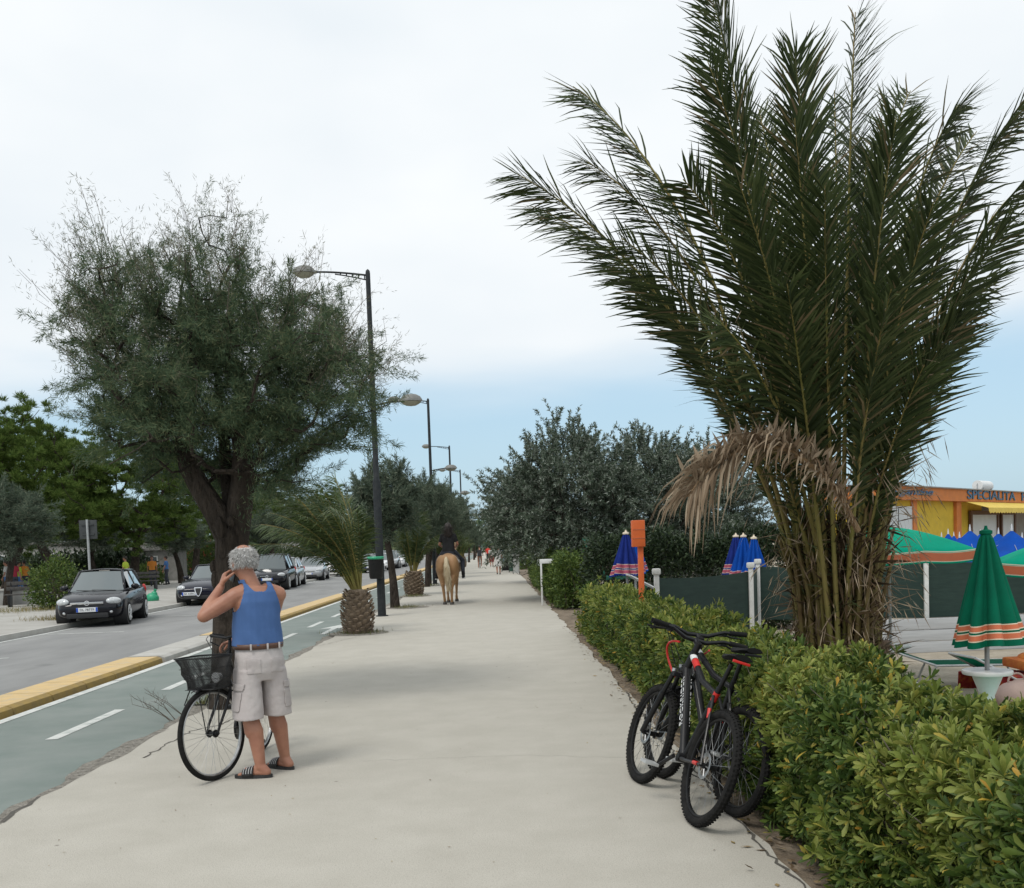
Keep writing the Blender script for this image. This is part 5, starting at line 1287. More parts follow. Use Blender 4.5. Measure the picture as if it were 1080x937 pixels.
# ------------------------------------------------------------------ bicycles
def wheel(parent, c, Rw, tw, axis=(0, 1, 0), spokes=28, knobs=False, rimm='black', name='wheel', ref=None, disc=False, rotM=None):
    """tyre + rim + spokes + hub about an axle; c is in the parent's frame."""
    ax = Vector(axis); u = Vector((1, 0, 0)); v = Vector((0, 0, 1))
    g = MB(); g.torus((0, 0, 0), ax, Rw - tw, tw, 56, 10)
    if knobs:
        for k in range(76):
            a = 2 * math.pi * k / 76; d = u * math.cos(a) + v * math.sin(a); t = -u * math.sin(a) + v * math.cos(a)
            for off_, ph in ((-.62, 0), (.0, .5), (.62, 0)):
                a2 = a + ph * 2 * math.pi / 76; d2 = u * math.cos(a2) + v * math.sin(a2)
                rr_ = Rw - tw + tw * math.cos(off_ * 1.15) ; p_ = d2 * (rr_ + .002) + ax * tw * math.sin(off_ * 1.15)
                Mx = Matrix((Vector((-d2.z, 0, d2.x)), ax, d2)).transposed(); g.box(p_, (.012, .009, .007), rot=Mx)
    ty = g.build(name, M['rubber'], parent); ty.location = c
    g = MB(); g.torus((0, 0, 0), ax, Rw - 2.1 * tw, .010, 56, 8, flat=1.3); rm = g.build('rim', M[rimm], ty)
    g = MB()
    for k in range(spokes):
        a = 2 * math.pi * k / spokes; s = 1 if k % 2 else -1; a2 = a + (.45 if (k // 2) % 2 else -.45)
        g.tube([(.02 * math.cos(a2), s * .028, .02 * math.sin(a2)), ((Rw - 2.1 * tw) * math.cos(a), 0, (Rw - 2.1 * tw) * math.sin(a))], .0012, 3, cap=False)
    g.build('spokes', M['steel'], ty, smooth=False)
    g = MB(); g.tube([(0, -.05, 0), (0, .05, 0)], .018, 10); g.tube([(0, -.032, 0), (0, -.026, 0)], .03, 12); g.tube([(0, .026, 0), (0, .032, 0)], .03, 12); g.tube([(0, -.065, 0), (0, .065, 0)], .006, 6)
    g.build('hub', M['black'], ty)
    if disc:
        g = MB(); g.torus((0, .04, 0), ax, .068, .012, 30, 4, flat=.15); [g.tube([(0, .04, 0), (.065 * math.cos(k * 1.05), .04, .065 * math.sin(k * 1.05))], .004, 4) for k in range(6)]; g.build('brake_disc', M['steel'], ty)
    if ref:
        g = MB(); a = ref[0]; p_ = Vector((math.cos(a), 0, math.sin(a))) * Rw * .62; g.box(p_ + Vector((0, .02, 0)), (.085, .012, .032), rot=(0, -a - .5, 0), bev=.004); g.build('reflector', M[ref[1]], ty)
    return ty
M['reflector'] = mat('orange_reflector', (.75, .20, .02), rough=.3)
M['decal_white'] = mat('decal_white', (.72, .72, .72), rough=.4)
M['frame_black'] = mat('frame_black', (.007, .007, .008), (.012, .012, .013), 8, .4, coat=.12, spec=.3)
M['grip'] = mat('grip_rubber', (.010, .010, .010), rough=.85, spec=.2)
def rot_about(g_pts, p, ax, ang): 
    Mx = Matrix.Rotation(ang, 3, ax); return [p + Mx @ (Vector(q) - p) for q in g_pts]
def mountain_bike(loc, yaw, lean, steer, label, accent, letters, Rw=.345, wb=1.10, knobs=True, ref=None, s=1.0, red_bits=True):
    """x forward, y left, z up; rear tyre contact at the origin."""
    rt = thing('mountain_bike', label, 'bicycle', loc, (lean, 0, yaw), None); rt.scale = (s, s, s)
    RA = Vector((0, 0, Rw)); FA = Vector((wb, 0, Rw)); BB = Vector((.42, 0, .31)); ST = Vector((.22, 0, .80)); HT = Vector((.785, 0, .97)); HB = Vector((.845, 0, .82))
    sax = (HB - HT).normalized(); MX = Matrix.Rotation(steer, 3, -sax)
    sr = lambda q: HB + MX @ (Vector(q) - HB)
    wheel(rt, RA, Rw, .027, knobs=knobs, name='rear_wheel', disc=True, ref=ref)
    g = MB()
    g.tube([HT, HB], [.026, .028], 12); g.tube([HT + Vector((.012, 0, -.03)), Vector((.5, 0, .80)), ST + Vector((.015, 0, -.05))], [.022, .02, .017], 12)
    g.tube([BB, ST], [.02, .018], 12); g.tube([BB - Vector((0, .045, 0)), BB + Vector((0, .045, 0))], .028, 12)
    for sy in (-1, 1):
        g.tube([BB + Vector((-.03, sy * .03, 0)), Vector((.25, sy * .055, .32)), RA + Vector((0, sy * .062, 0))], [.013, .011, .010], 8)
        g.tube([ST + Vector((.01, sy * .02, -.06)), Vector((.12, sy * .05, .62)), RA + Vector((0, sy * .062, 0))], [.010, .009, .009], 8)
    g.tube([(.13, -.05, .62), (.13, .05, .62)], .009, 6); fr = g.build('frame', M['frame_black'], rt)
    g = MB(); g.tube([HB + Vector((-.012, 0, .03)), BB + Vector((.02, 0, .02))], [.03, .028], 12, flat=.8); dn = g.build('down_tube', M['frame_black'], rt)
    # white lettering blocks along the down tube, coloured bands on the frame
    if letters:
        d0 = HB + Vector((-.03, 0, .01)); d1 = BB + Vector((.06, 0, .06)); dv = (d1 - d0).normalized(); nv = Vector((dv.z, 0, -dv.x)).normalized()
        for sy in (-1, 1):
            cu = bpy.data.curves.new('lettering', 'FONT'); cu.body = letters; cu.size = .055; cu.extrude = .001; cu.align_x = 'CENTER'; cu.align_y = 'CENTER'; cu.offset = .0012; cu.space_character = 1.25
            ob = bpy.data.objects.new('lettering', cu); col.objects.link(ob); cu.materials.append(M['decal_white']); ob = to_mesh(ob); ob.parent = dn
            xx = dv * (1 if sy < 0 else -1); zz = Vector((0, sy, 0)); yv = zz.cross(xx); ob.matrix_local = Matrix.Translation(d0.lerp(d1, .42) + Vector((0, sy * .0265, 0))) @ Matrix((xx, yv, zz)).transposed().to_4x4()
    acc = M[accent]
    g = MB(); a_, b_ = HT + Vector((.012, 0, -.03)), Vector((.5, 0, .80))
    g.tube([a_.lerp(b_, .22), a_.lerp(b_, .5)], .0235, 12); g.tube([BB.lerp(ST, .82), BB.lerp(ST, .93)], .0205, 12)
    for sy in (-1, 1): g.tube([RA.lerp(BB, .12) + Vector((0, sy * .062, 0)), RA.lerp(BB, .28) + Vector((0, sy * .06, 0))], .0125, 8); g.tube([ST.lerp(RA, .3) + Vector((0, sy * .05, 0)), ST.lerp(RA, .42) + Vector((0, sy * .052, 0))], .0115, 8)
    g.build('frame_band', acc, rt)
    g = MB(); g.tube([a_.lerp(b_, .03), a_.lerp(b_, .2)], .0236, 12); g.build('frame_band', M['decal_white'], rt)
    # saddle
    SP = Vector((.155, 0, .955)); g = MB(); g.tube([ST, SP], .0145, 10); g.build('seat_post', M['frame_black'], rt)
    g = MB(); n_ = 12; vs = []; fs = []
    for i in range(n_ + 1):
        u = i / n_; x_ = -.13 + .27 * u; wd = .072 * (1 - u) ** .9 * (1 if u > .12 else .55 + 3.7 * u) + .017; 
        for j in range(8):
            a = 2 * math.pi * j / 8; vs.append((SP.x + x_, wd * math.cos(a), SP.z + .03 + .022 * math.sin(a) * (1 if math.sin(a) > 0 else .6) + .018 * (1 - u) ** 2))
    fs = [(i * 8 + j, i * 8 + (j + 1) % 8, (i + 1) * 8 + (j + 1) % 8, (i + 1) * 8 + j) for i in range(n_) for j in range(8)] + [tuple(range(7, -1, -1)), tuple(n_ * 8 + j for j in range(8))]
    g.add(vs, fs); sd = g.build('saddle', M['grip'], rt)
    g = MB(); g.box(SP + Vector((-.125, 0, .022)), (.014, .11, .016), bev=.004); g.build('saddle_trim', acc, sd)
    # fork, wheel and bars turned together
    g = MB(); cr_ = HB + sax * .03
    g.box(sr(cr_), (.05, .16, .035), rot=MX.to_4x4().to_3x3(), bev=.012)
    g.tube([sr(HB), sr(cr_)], .022, 10); g.build('fork_crown', M['frame_black'], rt)
    for sy in (-1, 1):
        tp = cr_ + Vector((.01, sy * .068, 0)); lo = FA + Vector((-.0, sy * .068, 0)); md = tp.lerp(lo, .32)
        g = MB(); g.tube([sr(tp), sr(md)], .016, 10); lg = g.build('fork_leg', M['steel'] if False else M['frame_black'], rt)
        g = MB(); g.tube([sr(md), sr(md.lerp(lo, .1)), sr(lo)], [.021, .023, .017], 10); g.tube([sr(lo), sr(lo + Vector((0, -sy * .035, -.0)))], .014, 8); g.build('fork_lower', M['frame_black'], lg)
        g = MB(); g.tube([sr(tp - Vector((0, 0, -.012))), sr(tp + Vector((0, 0, .034)))], .017, 10); g.build('fork_cap', M['steel'], lg)
    g = MB(); md = cr_.lerp(FA, .36); g.tube([sr(md + Vector((.015, -.068, 0))), sr(md + Vector((.03, 0, .035))), sr(md + Vector((.015, .068, 0)))], .012, 8); g.build('fork_brace', M['frame_black'], rt)
    wf = wheel(rt, sr(FA), Rw, .027, knobs=knobs, name='front_wheel', disc=True); wf.rotation_euler = MX.to_euler()
    st0 = HT - sax * .045; g = MB(); bc = st0 + Vector((.06, 0, .03))
    g.tube([sr(HT), sr(st0 - sax * .02)], .022, 10); g.tube([sr(st0), sr(bc)], [.02, .018], 10); g.build('stem', M['frame_black'], rt)
    bar = [bc + Vector((-.045, -.35, .045)), bc + Vector((-.02, -.19, .04)), bc + Vector((0, -.08, .0)), bc, bc + Vector((0, .08, 0)), bc + Vector((-.02, .19, .04)), bc + Vector((-.045, .35, .045))]
    g = MB(); g.tube([sr(p_) for p_ in bar], [.012, .0125, .015, .016, .015, .0125, .012], 10); hb = g.build('handlebar', M['frame_black'], rt)
    for sy in (0, 1):
        e0 = bar[0] if not sy else bar[-1]; e1 = bar[1] if not sy else bar[-2]
        g = MB(); g.tube([sr(e0), sr(e0.lerp(e1, .75))], .0185, 10); g.build('grip', M['grip'], hb)
        g = MB(); c0 = e0.lerp(e1, .95); g.box(sr(c0 + Vector((.02, 0, -.012))), (.05, .04, .035), bev=.01); g.tube([sr(c0 + Vector((.03, 0, -.015))), sr(c0.lerp(e0, .5) + Vector((.06, 0, -.03))), sr(e0 + Vector((.06, 0, -.035)))], [.008, .007, .006], 6); g.build('brake_lever', M['black'], hb)
    g = MB()
    for sy in (-1, 1):
        p0 = bc + Vector((.02, sy * .2, .01)); g.tube([sr(p0), sr(p0 + Vector((.09, -sy * .04, .0))), sr(HB + Vector((.08, sy * .05, .03))), HB + Vector((-.05, sy * .02, -.04))], .0035, 6)
    g.build('cables', M['black'], rt)
    if red_bits:
        g = MB()
        for sy in (-1, 1):
            p0 = bc + Vector((-.01, sy * .11, -.04)); q0, q1, q2, q3 = sr(p0), sr(p0 + Vector((.14, sy * .08, .0))), sr(HB + Vector((.20, sy * .07, .06))), sr(HB + Vector((.03, sy * .05, -.05))); g.tube([q0 * (1 - u) ** 3 + q1 * 3 * u * (1 - u) ** 2 + q2 * 3 * u * u * (1 - u) + q3 * u ** 3 for u in np.linspace(0, 1, 12).tolist()], .0075, 6)
        g.build('red_hose', acc, rt)
    # drive train
    g = MB(); g.torus(BB + Vector((0, -.055, 0)), (0, 1, 0), .075, .008, 32, 6, flat=.4); g.torus(BB + Vector((0, -.055, 0)), (0, 1, 0), .035, .02, 20, 6, flat=.3); ch = g.build('chainring', M['black'], rt)
    g = MB(); g.tube([BB + Vector((0, -.055, .075)), RA + Vector((0, -.045, .045))], .004, 4); g.tube([BB + Vector((0, -.055, -.075)), RA + Vector((.02, -.045, -.09)), RA + Vector((-.02, -.045, -.04))], .004, 4)
    g.torus(RA + Vector((0, -.042, 0)), (0, 1, 0), .045, .012, 24, 6, flat=.6); g.box(RA + Vector((.015, -.07, -.05)), (.025, .02, .11), bev=.006); g.build('chain', M['black'], rt)
    for sgn in (-1, 1):
        a = R(20); e = BB + Vector((sgn * .17 * math.cos(a), sgn * .085, -sgn * .17 * math.sin(a) * -1 if False else -.10 * sgn)); g = MB(); g.tube([BB + Vector((0, sgn * .07, 0)), e], [.014, .011], 8); ck = g.build('crank', M['black'], rt)
        g = MB(); pc = e + Vector((0, sgn * .06, 0)); g.box(pc + Vector((.042, 0, 0)), (.014, .095, .02), bev=.004); g.box(pc - Vector((.042, 0, 0)), (.014, .095, .02), bev=.004); g.box(pc + Vector((0, .04, 0)), (.07, .012, .018)); g.box(pc - Vector((0, .04, 0)), (.07, .012, .018)); g.tube([e, pc + Vector((0, sgn * .04, 0))], .008, 6); g.build('pedal', M['alu'], ck)
    return rt
b1 = G(725, 871); mountain_bike((b1.x + .03, b1.y, .005), R(90 + 9), R(20), R(4), 'black and red mountain bike with white lettering, the nearer one leaning on the hedge', 'dark_red', 'ROCKRIDER', ref=None, s=1.0)
b2 = G(768, 861); mountain_bike((b2.x + .02, b2.y, .005), R(90 + 14), R(11), R(2), 'plain black mountain bike with orange wheel reflector, wedged between hedge and red bike', 'frame_black', None, Rw=.335, ref=(1.1, 'reflector'), s=.98, red_bits=False)

# the man's shopping bicycle
def city_bike(loc, yaw, steer, label):
    rt = thing('city_bicycle', label, 'bicycle', loc, (R(-2), 0, yaw)); Rw = .345; RA = Vector((0, 0, Rw)); FA = Vector((1.06, 0, Rw)); BB = Vector((.44, 0, .29)); ST = Vector((.24, 0, .76)); HT = Vector((.80, 0, .93)); HB = Vector((.845, 0, .73))
    sax = (HB - HT).normalized(); MX = Matrix.Rotation(steer, 3, -sax); sr = lambda q: HB + MX @ (Vector(q) - HB)
    wheel(rt, RA, Rw, .019, rimm='steel', name='rear_wheel', spokes=32)
    wf = wheel(rt, sr(FA), Rw, .019, rimm='steel', name='front_wheel', spokes=32); wf.rotation_euler = MX.to_euler()
    g = MB(); g.tube([HT, HB], .02, 10); g.tube([HB + Vector((-.01, 0, .02)), Vector((.62, 0, .48)), BB], .017, 10); g.tube([HT + Vector((0, 0, -.06)), Vector((.6, 0, .6)), Vector((.37, 0, .45))], .015, 10); g.tube([BB, ST], .016, 10)
    g.tube([BB - Vector((0, .04, 0)), BB + Vector((0, .04, 0))], .024, 10)
    for sy in (-1, 1): g.tube([BB + Vector((0, sy * .025, 0)), RA + Vector((0, sy * .055, 0))], .009, 8); g.tube([ST + Vector((0, sy * .018, -.04)), RA + Vector((0, sy * .055, 0))], .008, 8)
    g.build('frame', M['frame_black'], rt)
    for sy in (-1, 1):
        g = MB(); g.tube([sr(HB + sax * .02 + Vector((0, sy * .02, 0))), sr(HB + sax * .05 + Vector((.005, sy * .05, 0))), sr(HB.lerp(FA, .55) + Vector((-.01, sy * .055, 0))), sr(HB.lerp(FA, .85) + Vector((.005, sy * .055, 0))), sr(FA + Vector((0, sy * .05, 0)))], [.014, .014, .012, .010, .009], 8); g.build('fork_leg', M['frame_black'], rt)
    # mudguards
    for nm, c_, f_, a0, a1 in (('mudguard', RA, lambda q: Vector(q), R(20), R(185)), ('mudguard', FA, sr, R(65), R(165))):
        g = MB(); vs = []; n_ = 18
        for i in range(n_ + 1):
            a = a0 + (a1 - a0) * i / n_
            for yy, dr in ((-.028, .008), (-.018, .02), (0, .024), (.018, .02), (.028, .008)):
                vs.append(f_(c_ + Vector(((Rw + dr) * math.cos(a), yy, (Rw + dr) * math.sin(a)))))
        g.add(vs, [(i * 5 + k, i * 5 + k + 1, (i + 1) * 5 + k + 1, (i + 1) * 5 + k) for i in range(n_) for k in range(4)]); m_ = g.build(nm, M['frame_black'], rt); m_.modifiers.new('t', 'SOLIDIFY').thickness = .002
    # stem, bars, levers
    bc = HT + Vector((.02, 0, .10)); g = MB(); g.tube([sr(HT), sr(HT + Vector((-.02, 0, .09))), sr(bc)], .013, 8); g.build('stem', M['frame_black'], rt)
    bar = [bc + Vector((-.22, -.23, .0)), bc + Vector((-.10, -.22, .02)), bc + Vector((0, -.15, .025)), bc, bc + Vector((0, .15, .025)), bc + Vector((-.10, .22, .02)), bc + Vector((-.22, .23, .0))]
    g = MB(); g.tube([sr(p_) for p_ in bar], .0115, 8); hb = g.build('handlebar', M['frame_black'], rt)
    for e0, e1 in ((bar[0], bar[1]), (bar[-1], bar[-2])):
        g = MB(); g.tube([sr(e0), sr(e1)], .0175, 10); g.build('grip', M['grip'], hb)
        g = MB(); g.tube([sr(e1 + Vector((.02, 0, -.01))), sr(e1 + Vector((.03, 0, -.05))), sr(e0 + Vector((.04, 0, -.075)))], .006, 6); g.tube([sr(e1 + Vector((.05, 0, .0))), sr(e1 + Vector((.13, -.05 * (1 if e0.y < 0 else -1) * -1, -.02))), sr(HB + Vector((.09, 0, .15))), sr(HB + Vector((.04, 0, -.02)))], .003, 5); g.build('brake_lever', M['black'], hb)
    # basket of dark wire mesh: open-topped, tapered, with a rim
    g = MB(); cx, cz = FA.x - .02, .80; h_ = .235; rows = 10; ring = lambda z, k: [( .17 * k, .13 * k), (.2 * k, .0), (.17 * k, -.13 * k)]
    def bp(u, z): # u in 0..4 round the rectangle, z 0..1
        w1, d1 = .145 + .045 * z, .115 + .035 * z; s = u % 4
        if s < 1: q = (-d1 + 2 * d1 * s, -w1)
        elif s < 2: q = (d1, -w1 + 2 * w1 * (s - 1))
        elif s < 3: q = (d1 - 2 * d1 * (s - 2), w1)
        else: q = (-d1, w1 - 2 * w1 * (s - 3))
        r_ = math.hypot(q[0] / d1, q[1] / w1); kk = 1 / max(1, r_ ** .45); return sr(Vector((cx + q[0] * kk + .035 * z, q[1] * kk, cz + h_ * (z - .5))))
    for k in range(84):
        u = k * 4 / 84
        g.tube([bp(u, 0), bp(u + .35, .5), bp(u + .7, 1)], .0021, 3, cap=False); g.tube([bp(u, 0), bp(u - .35, .5), bp(u - .7, 1)], .0021, 3, cap=False)
    for z in (0.0, .33, .66): g.tube([bp(k * 4 / 40, z) for k in range(41)], .0016, 4, cap=False)
    for k in range(14):
        a_ = -.115 + .23 * k / 13; g.tube([sr(Vector((cx + a_, -.135, cz - h_ / 2))), sr(Vector((cx + a_, .135, cz - h_ / 2)))], .0015, 3, cap=False)
        b_ = -.14 + .28 * k / 13; g.tube([sr(Vector((cx - .11, b_, cz - h_ / 2))), sr(Vector((cx + .11, b_, cz - h_ / 2)))], .0015, 3, cap=False)
    bk = g.build('basket', M['basket'], rt, smooth=False)
    g = MB(); g.tube([bp(k * 4 / 48, 1) for k in range(49)], .006, 6, cap=False); g.tube([bp(k * 4 / 48, 0) for k in range(49)], .005, 6, cap=False); g.build('basket_rim', M['black'], bk)
    g = MB()
    for sy in (-1, 1): g.tube([sr(FA + Vector((0, sy * .06, 0))), sr(Vector((cx + .02, sy * .1, cz - h_ / 2 - .01)))], .0045, 5)
    g.tube([sr(Vector((cx + .1, -.1, cz - h_ / 2))), sr(Vector((cx + .17, -.1, cz - h_ / 2 - .10))), sr(Vector((cx + .17, .1, cz - h_ / 2 - .10))), sr(Vector((cx + .1, .1, cz - h_ / 2)))], .005, 5)
    g.build('basket_stay', M['black'], bk)
    # saddle, chain case, crank
    SP = ST + Vector((-.05, 0, .13)); g = MB(); g.tube([ST, SP], .013, 8); g.build('seat_post', M['steel'], rt)
    g = MB(); g.ell(SP + Vector((-.03, 0, .03)), (.12, .1, .035)); g.tube([SP + Vector((0, 0, .03)), SP + Vector((.16, 0, .03))], [.05, .022], 10, flat=.6); g.build('saddle', M['grip'], rt)
    g = MB(); o_ = [BB + Vector((.11 * math.cos(a), -.06, .11 * math.sin(a))) for a in np.linspace(-1.5, 1.7, 9)] + [RA + Vector((.06 * math.cos(a), -.06, .06 * math.sin(a))) for a in np.linspace(1.7, 4.6, 6)]
    g.prism(o_, (0, .02, 0)); g.build('chain_case', M['frame_black'], rt)
    for sgn in (-1, 1):
        e = BB + Vector((sgn * .09, sgn * .085, -sgn * .14)); 
        if sgn > 0: e = BB + Vector((.13, .085, -.10))
        g = MB(); g.tube([BB + Vector((0, sgn * .07, 0)), e], .010, 8); ck = g.build('crank', M['steel'], rt)
        g = MB(); g.box(e + Vector((0, sgn * .055, 0)), (.085, .09, .026), bev=.008); g.build('pedal', M['black'], ck)
    g = MB(); g.tube([sr(HB + Vector((.07, 0, .02))), sr(HB + Vector((.13, 0, .02)))], [.028, .04], 12); g.build('headlight', M['glassy'], rt)
    g = MB(); g.tube([RA + Vector((-.02, .06, 0)), Vector((.06, .16, .0))], .008, 6); g.build('kickstand', M['black'], rt)
    return rt
M['basket'] = mat('basket_wire', (.014, .014, .014), rough=.5)
r0 = G(266, 797)
city_bike((r0.x + .04, r0.y + .2, 0), R(-94), R(-23), 'old black city bicycle with wire front basket, held up by the man')

# ------------------------------------------------------------------ people
def remesh(name, g, vox, m_, parent, smooth=6, off=None):
    ob = g.build(name, m_, parent, off=off)
    a = ob.modifiers.new('r', 'REMESH'); a.mode = 'VOXEL'; a.voxel_size = vox; a.use_smooth_shade = True
    if smooth: b = ob.modifiers.new('s', 'SMOOTH'); b.iterations = smooth; b.factor = .5
    bpy.context.view_layer.update(); dg = bpy.context.evaluated_depsgraph_get()
    me = bpy.data.meshes.new_from_object(ob.evaluated_get(dg)); me.name = name; ob.modifiers.clear(); ob.data = me
    me.polygons.foreach_set('use_smooth', [True] * len(me.polygons)); return ob
def loft(g, rings, n=24, cap=True, mi=0):
    # rings: (centre, radius along a, radius along b, axis a, axis b, roundness)
    vs = []; fs = []
    for c, ra, rb, A, B, e in rings:
        for j in range(n):
            t = 2 * math.pi * j / n; x_, y_ = math.cos(t), math.sin(t)
            x_ = math.copysign(abs(x_) ** e, x_); y_ = math.copysign(abs(y_) ** e, y_); vs.append(Vector(c) + Vector(A) * x_ * ra + Vector(B) * y_ * rb)
    k = len(rings)
    for i in range(k - 1):
        for j in range(n): fs.append((i * n + j, i * n + (j + 1) % n, (i + 1) * n + (j + 1) % n, (i + 1) * n + j))
    if cap: fs += [tuple(range(n - 1, -1, -1)), tuple((k - 1) * n + j for j in range(n))]
    g.add(vs, fs, mi); return g
def fingers(g, wrist, d, palmn, side, curl=.5, s=1.0, thumb=1, r=.0085):
    """palm + four fingers + thumb; d points along the hand, palmn out of the palm, side to the index finger."""
    d, palmn, side = (Vector(v).normalized() for v in (d, palmn, side)); w_ = Vector(wrist)
    pe = w_ + d * .085 * s
    for k in range(4): 
        o = side * (.030 - .020 * k) * s; g.capsule(w_ + d * .012 * s + o * .75, pe + o, .016 * s, .0125 * s, 8)
    for k, ln in enumerate((.068, .076, .070, .055)):
        p = pe + side * (.030 - .020 * k) * s; c = curl
        for q in range(3):
            dd = (d * math.cos(c) + palmn * math.sin(c)); p2 = p + dd * ln * s * (.45, .32, .25)[q]; g.capsule(p, p2, (r + .001 - q * .0008) * s, (r - q * .0008) * s, 8); p = p2; c += curl * .9
    p = w_ + d * .025 * s + side * .026 * s
    for q in range(3):
        dd = (d * (.55 + .2 * q) + side * (.75 - .2 * q) + palmn * (.35 + .25 * q)).normalized(); p2 = p + dd * (.042, .034, .026)[q] * s; g.capsule(p, p2, (.0145 - q * .002) * s, (.0125 - q * .002) * s, 8); p = p2
V3 = Vector
def head(g, c, F, up, s=1.0, ears=True):
    """skull, jaw, nose and ears; F is where the face looks."""
    F = V3(F).normalized(); up = V3(up).normalized(); Rt = F.cross(up).normalized(); up = Rt.cross(F); Mx = Matrix((Rt, F, up)).transposed(); c = V3(c)
    g.ell(c + up * .02 * s - F * .012 * s, (.078 * s, .098 * s, .10 * s), Mx, 20, 14); g.ell(c - up * .045 * s + F * .025 * s, (.060 * s, .066 * s, .075 * s), Mx)
    g.capsule(c + F * .085 * s + up * .01 * s, c + F * .108 * s - up * .025 * s, .010 * s, .016 * s, 8); g.capsule(c + F * .085 * s - up * .062 * s - Rt * .018 * s, c + F * .085 * s - up * .062 * s + Rt * .018 * s, .010 * s, .010 * s, 8)
    g.capsule(c + F * .082 * s + up * .028 * s - Rt * .04 * s, c + F * .082 * s + up * .028 * s + Rt * .04 * s, .011 * s, .011 * s, 8)
    if ears:
        for sg in (-1, 1): g.ell(c + Rt * sg * .080 * s - F * .012 * s - up * .012 * s, (.011 * s, .022 * s, .034 * s), Mx, 10, 8)
    return Rt, F, up
def eyes(parent, c, Rt, F, up, off, s=1.0):
    for sg in (-1, 1):
        g = MB(); g.ell(V3(c) + F * .078 * s + Rt * sg * .031 * s + up * .012 * s, (.012 * s,) * 3, n=10, k=8); g.build('eye', M['eye'], parent, off=off)
M['eye'] = mat('eye', (.12, .09, .07), rough=.2)
M['hair_grey'] = leaf_mat('grey_hair', [(0, (.34, .33, .32)), (.6, (.55, .54, .52)), (1, (.74, .73, .72))], .7, .1)
M['hair_under'] = mat('grey_hair_under', (.42, .40, .38), (.52, .50, .48), 30, .8)
M['vest_blue'] = mat('blue_vest', (.050, .115, .28), (.062, .135, .32), 5, .85, bump=.25, bscale=14, stretch=(1, 1, .5))
M['shorts'] = mat('grey_shorts', (.44, .395, .385), (.50, .46, .445), 6, .9, bump=.35, bscale=22)
M['belt'] = mat('leather_belt', (.09, .045, .03), (.12, .06, .04), 14, .5)
M['sandal'] = mat('black_sandal', (.018, .018, .018), (.03, .03, .03), 20, .7)
M['stripe'] = mat('sandal_stripe', (.45, .45, .45), rough=.7)
M['phone'] = mat('phone_black', (.015, .015, .017), rough=.2)

# --- the man on the phone camera, seen from behind
def loftm(g, rings, *a_, **k_): return loft(g, [(c, ra * .89, rb * .94, A, B, e) for c, ra, rb, A, B, e in rings], *a_, **k_)
O = V3((-1.80, 7.48, 0)); Fd = V3((-.52, .855, 0)).normalized(); Rt = V3((Fd.y, -Fd.x, 0)); UP = V3((0, 0, 1))
def L3(r, f, z): return O + Rt * r * .89 + Fd * f * .95 + UP * z
man = thing('person', 'grey-haired man in blue vest and pale shorts raising a phone to his face', 'person', O)
g = MB()
HC = L3(-.075, .06, 1.60); hF = V3((-.62, .74, -.08)); 
hRt, hF, hUp = head(g, HC, hF, V3((-.03, .02, 1)), 1.06)
g.capsule(L3(-.02, 0, 1.38), HC - UP * .07 - hF * .02, .068, .062)
loftm(g, [(L3(0, .0, .80), .16, .12, Rt, Fd, .9), (L3(0, .0, .90), .185, .135, Rt, Fd, .9), (L3(0, .02, 1.0), .185, .15, Rt, Fd, .9), (L3(0, .025, 1.1), .182, .15, Rt, Fd, .9), (L3(0, .01, 1.2), .185, .135, Rt, Fd, .9), (L3(0, 0, 1.3), .195, .12, Rt, Fd, .9), (L3(0, -.005, 1.37), .185, .095, Rt, Fd, .95), (L3(0, -.005, 1.415), .12, .07, Rt, Fd, 1)])
SL = L3(-.185, 0, 1.345); SR = L3(.185, .0, 1.345)
EL = V3((-2.14, 7.28, 1.215)); WL = V3((-2.055, 7.47, 1.425))
g.capsule(L3(-.1, 0, 1.37), SL, .07, .066); g.capsule(SL, EL, .063, .047); g.capsule(SL.lerp(EL, .2), SL.lerp(EL, .7), .062, .055); g.capsule(EL, EL.lerp(WL, .3), .046, .047); g.capsule(EL.lerp(WL, .3), WL, .047, .028)
ER = L3(.20, .24, 1.10); WR = V3((-2.03, 7.66, 1.0))
g.capsule(L3(.1, 0, 1.37), SR, .07, .066); g.capsule(SR, ER, .06, .045); g.capsule(ER, ER.lerp(WR, .3), .044, .044); g.capsule(ER.lerp(WR, .3), WR, .044, .028)
fingers(g, WL, V3((.035, .02, .11)), V3((.7, .5, -.1)), V3((.3, -.6, .1)), .8, 1.12)
fingers(g, WR, V3((-.10, -.04, -.03)), V3((0, 0, -1)), V3((-.1, .9, 0)), .75, 1.0)
HLp, HRp = L3(-.10, 0, .86), L3(.10, 0, .86)
KL = V3((-1.865, 7.38, .45)); KR = V3((-1.715, 7.55, .45)); AL = V3((-1.795, 7.34, .085)); AR = V3((-1.67, 7.61, .085))
tl = V3((-.985, .10, 0)).normalized(); tr_ = V3((-.80, .55, 0)).normalized()
for hp, kn, an, td in ((HLp, KL, AL, tl), (HRp, KR, AR, tr_)):
    g.capsule(hp, kn, .080, .062); g.capsule(kn, kn.lerp(an, .3), .060, .064); cal = kn.lerp(an, .32) - td * .015; g.capsule(kn, cal, .058, .062); g.capsule(cal, an, .060, .038)
    fl = an - UP * .045 - td * .045; g.capsule(an, fl, .040, .034); g.capsule(fl, fl + td * .15 + UP * .004, .034, .034); g.capsule(fl + td * .08 + UP * .02, an, .032, .036)
    sd2 = V3((-td.y, td.x, 0))
    for k in range(5): b_ = fl + td * .15 + sd2 * (.03 - .015 * k) * (1); g.capsule(b_, b_ + td * (.055 - .006 * abs(k - 1)) - UP * .012, .014, .0105 if k else .013, 8)
body = remesh('body', g, .0055, M['skin'], man, 5, off=O)
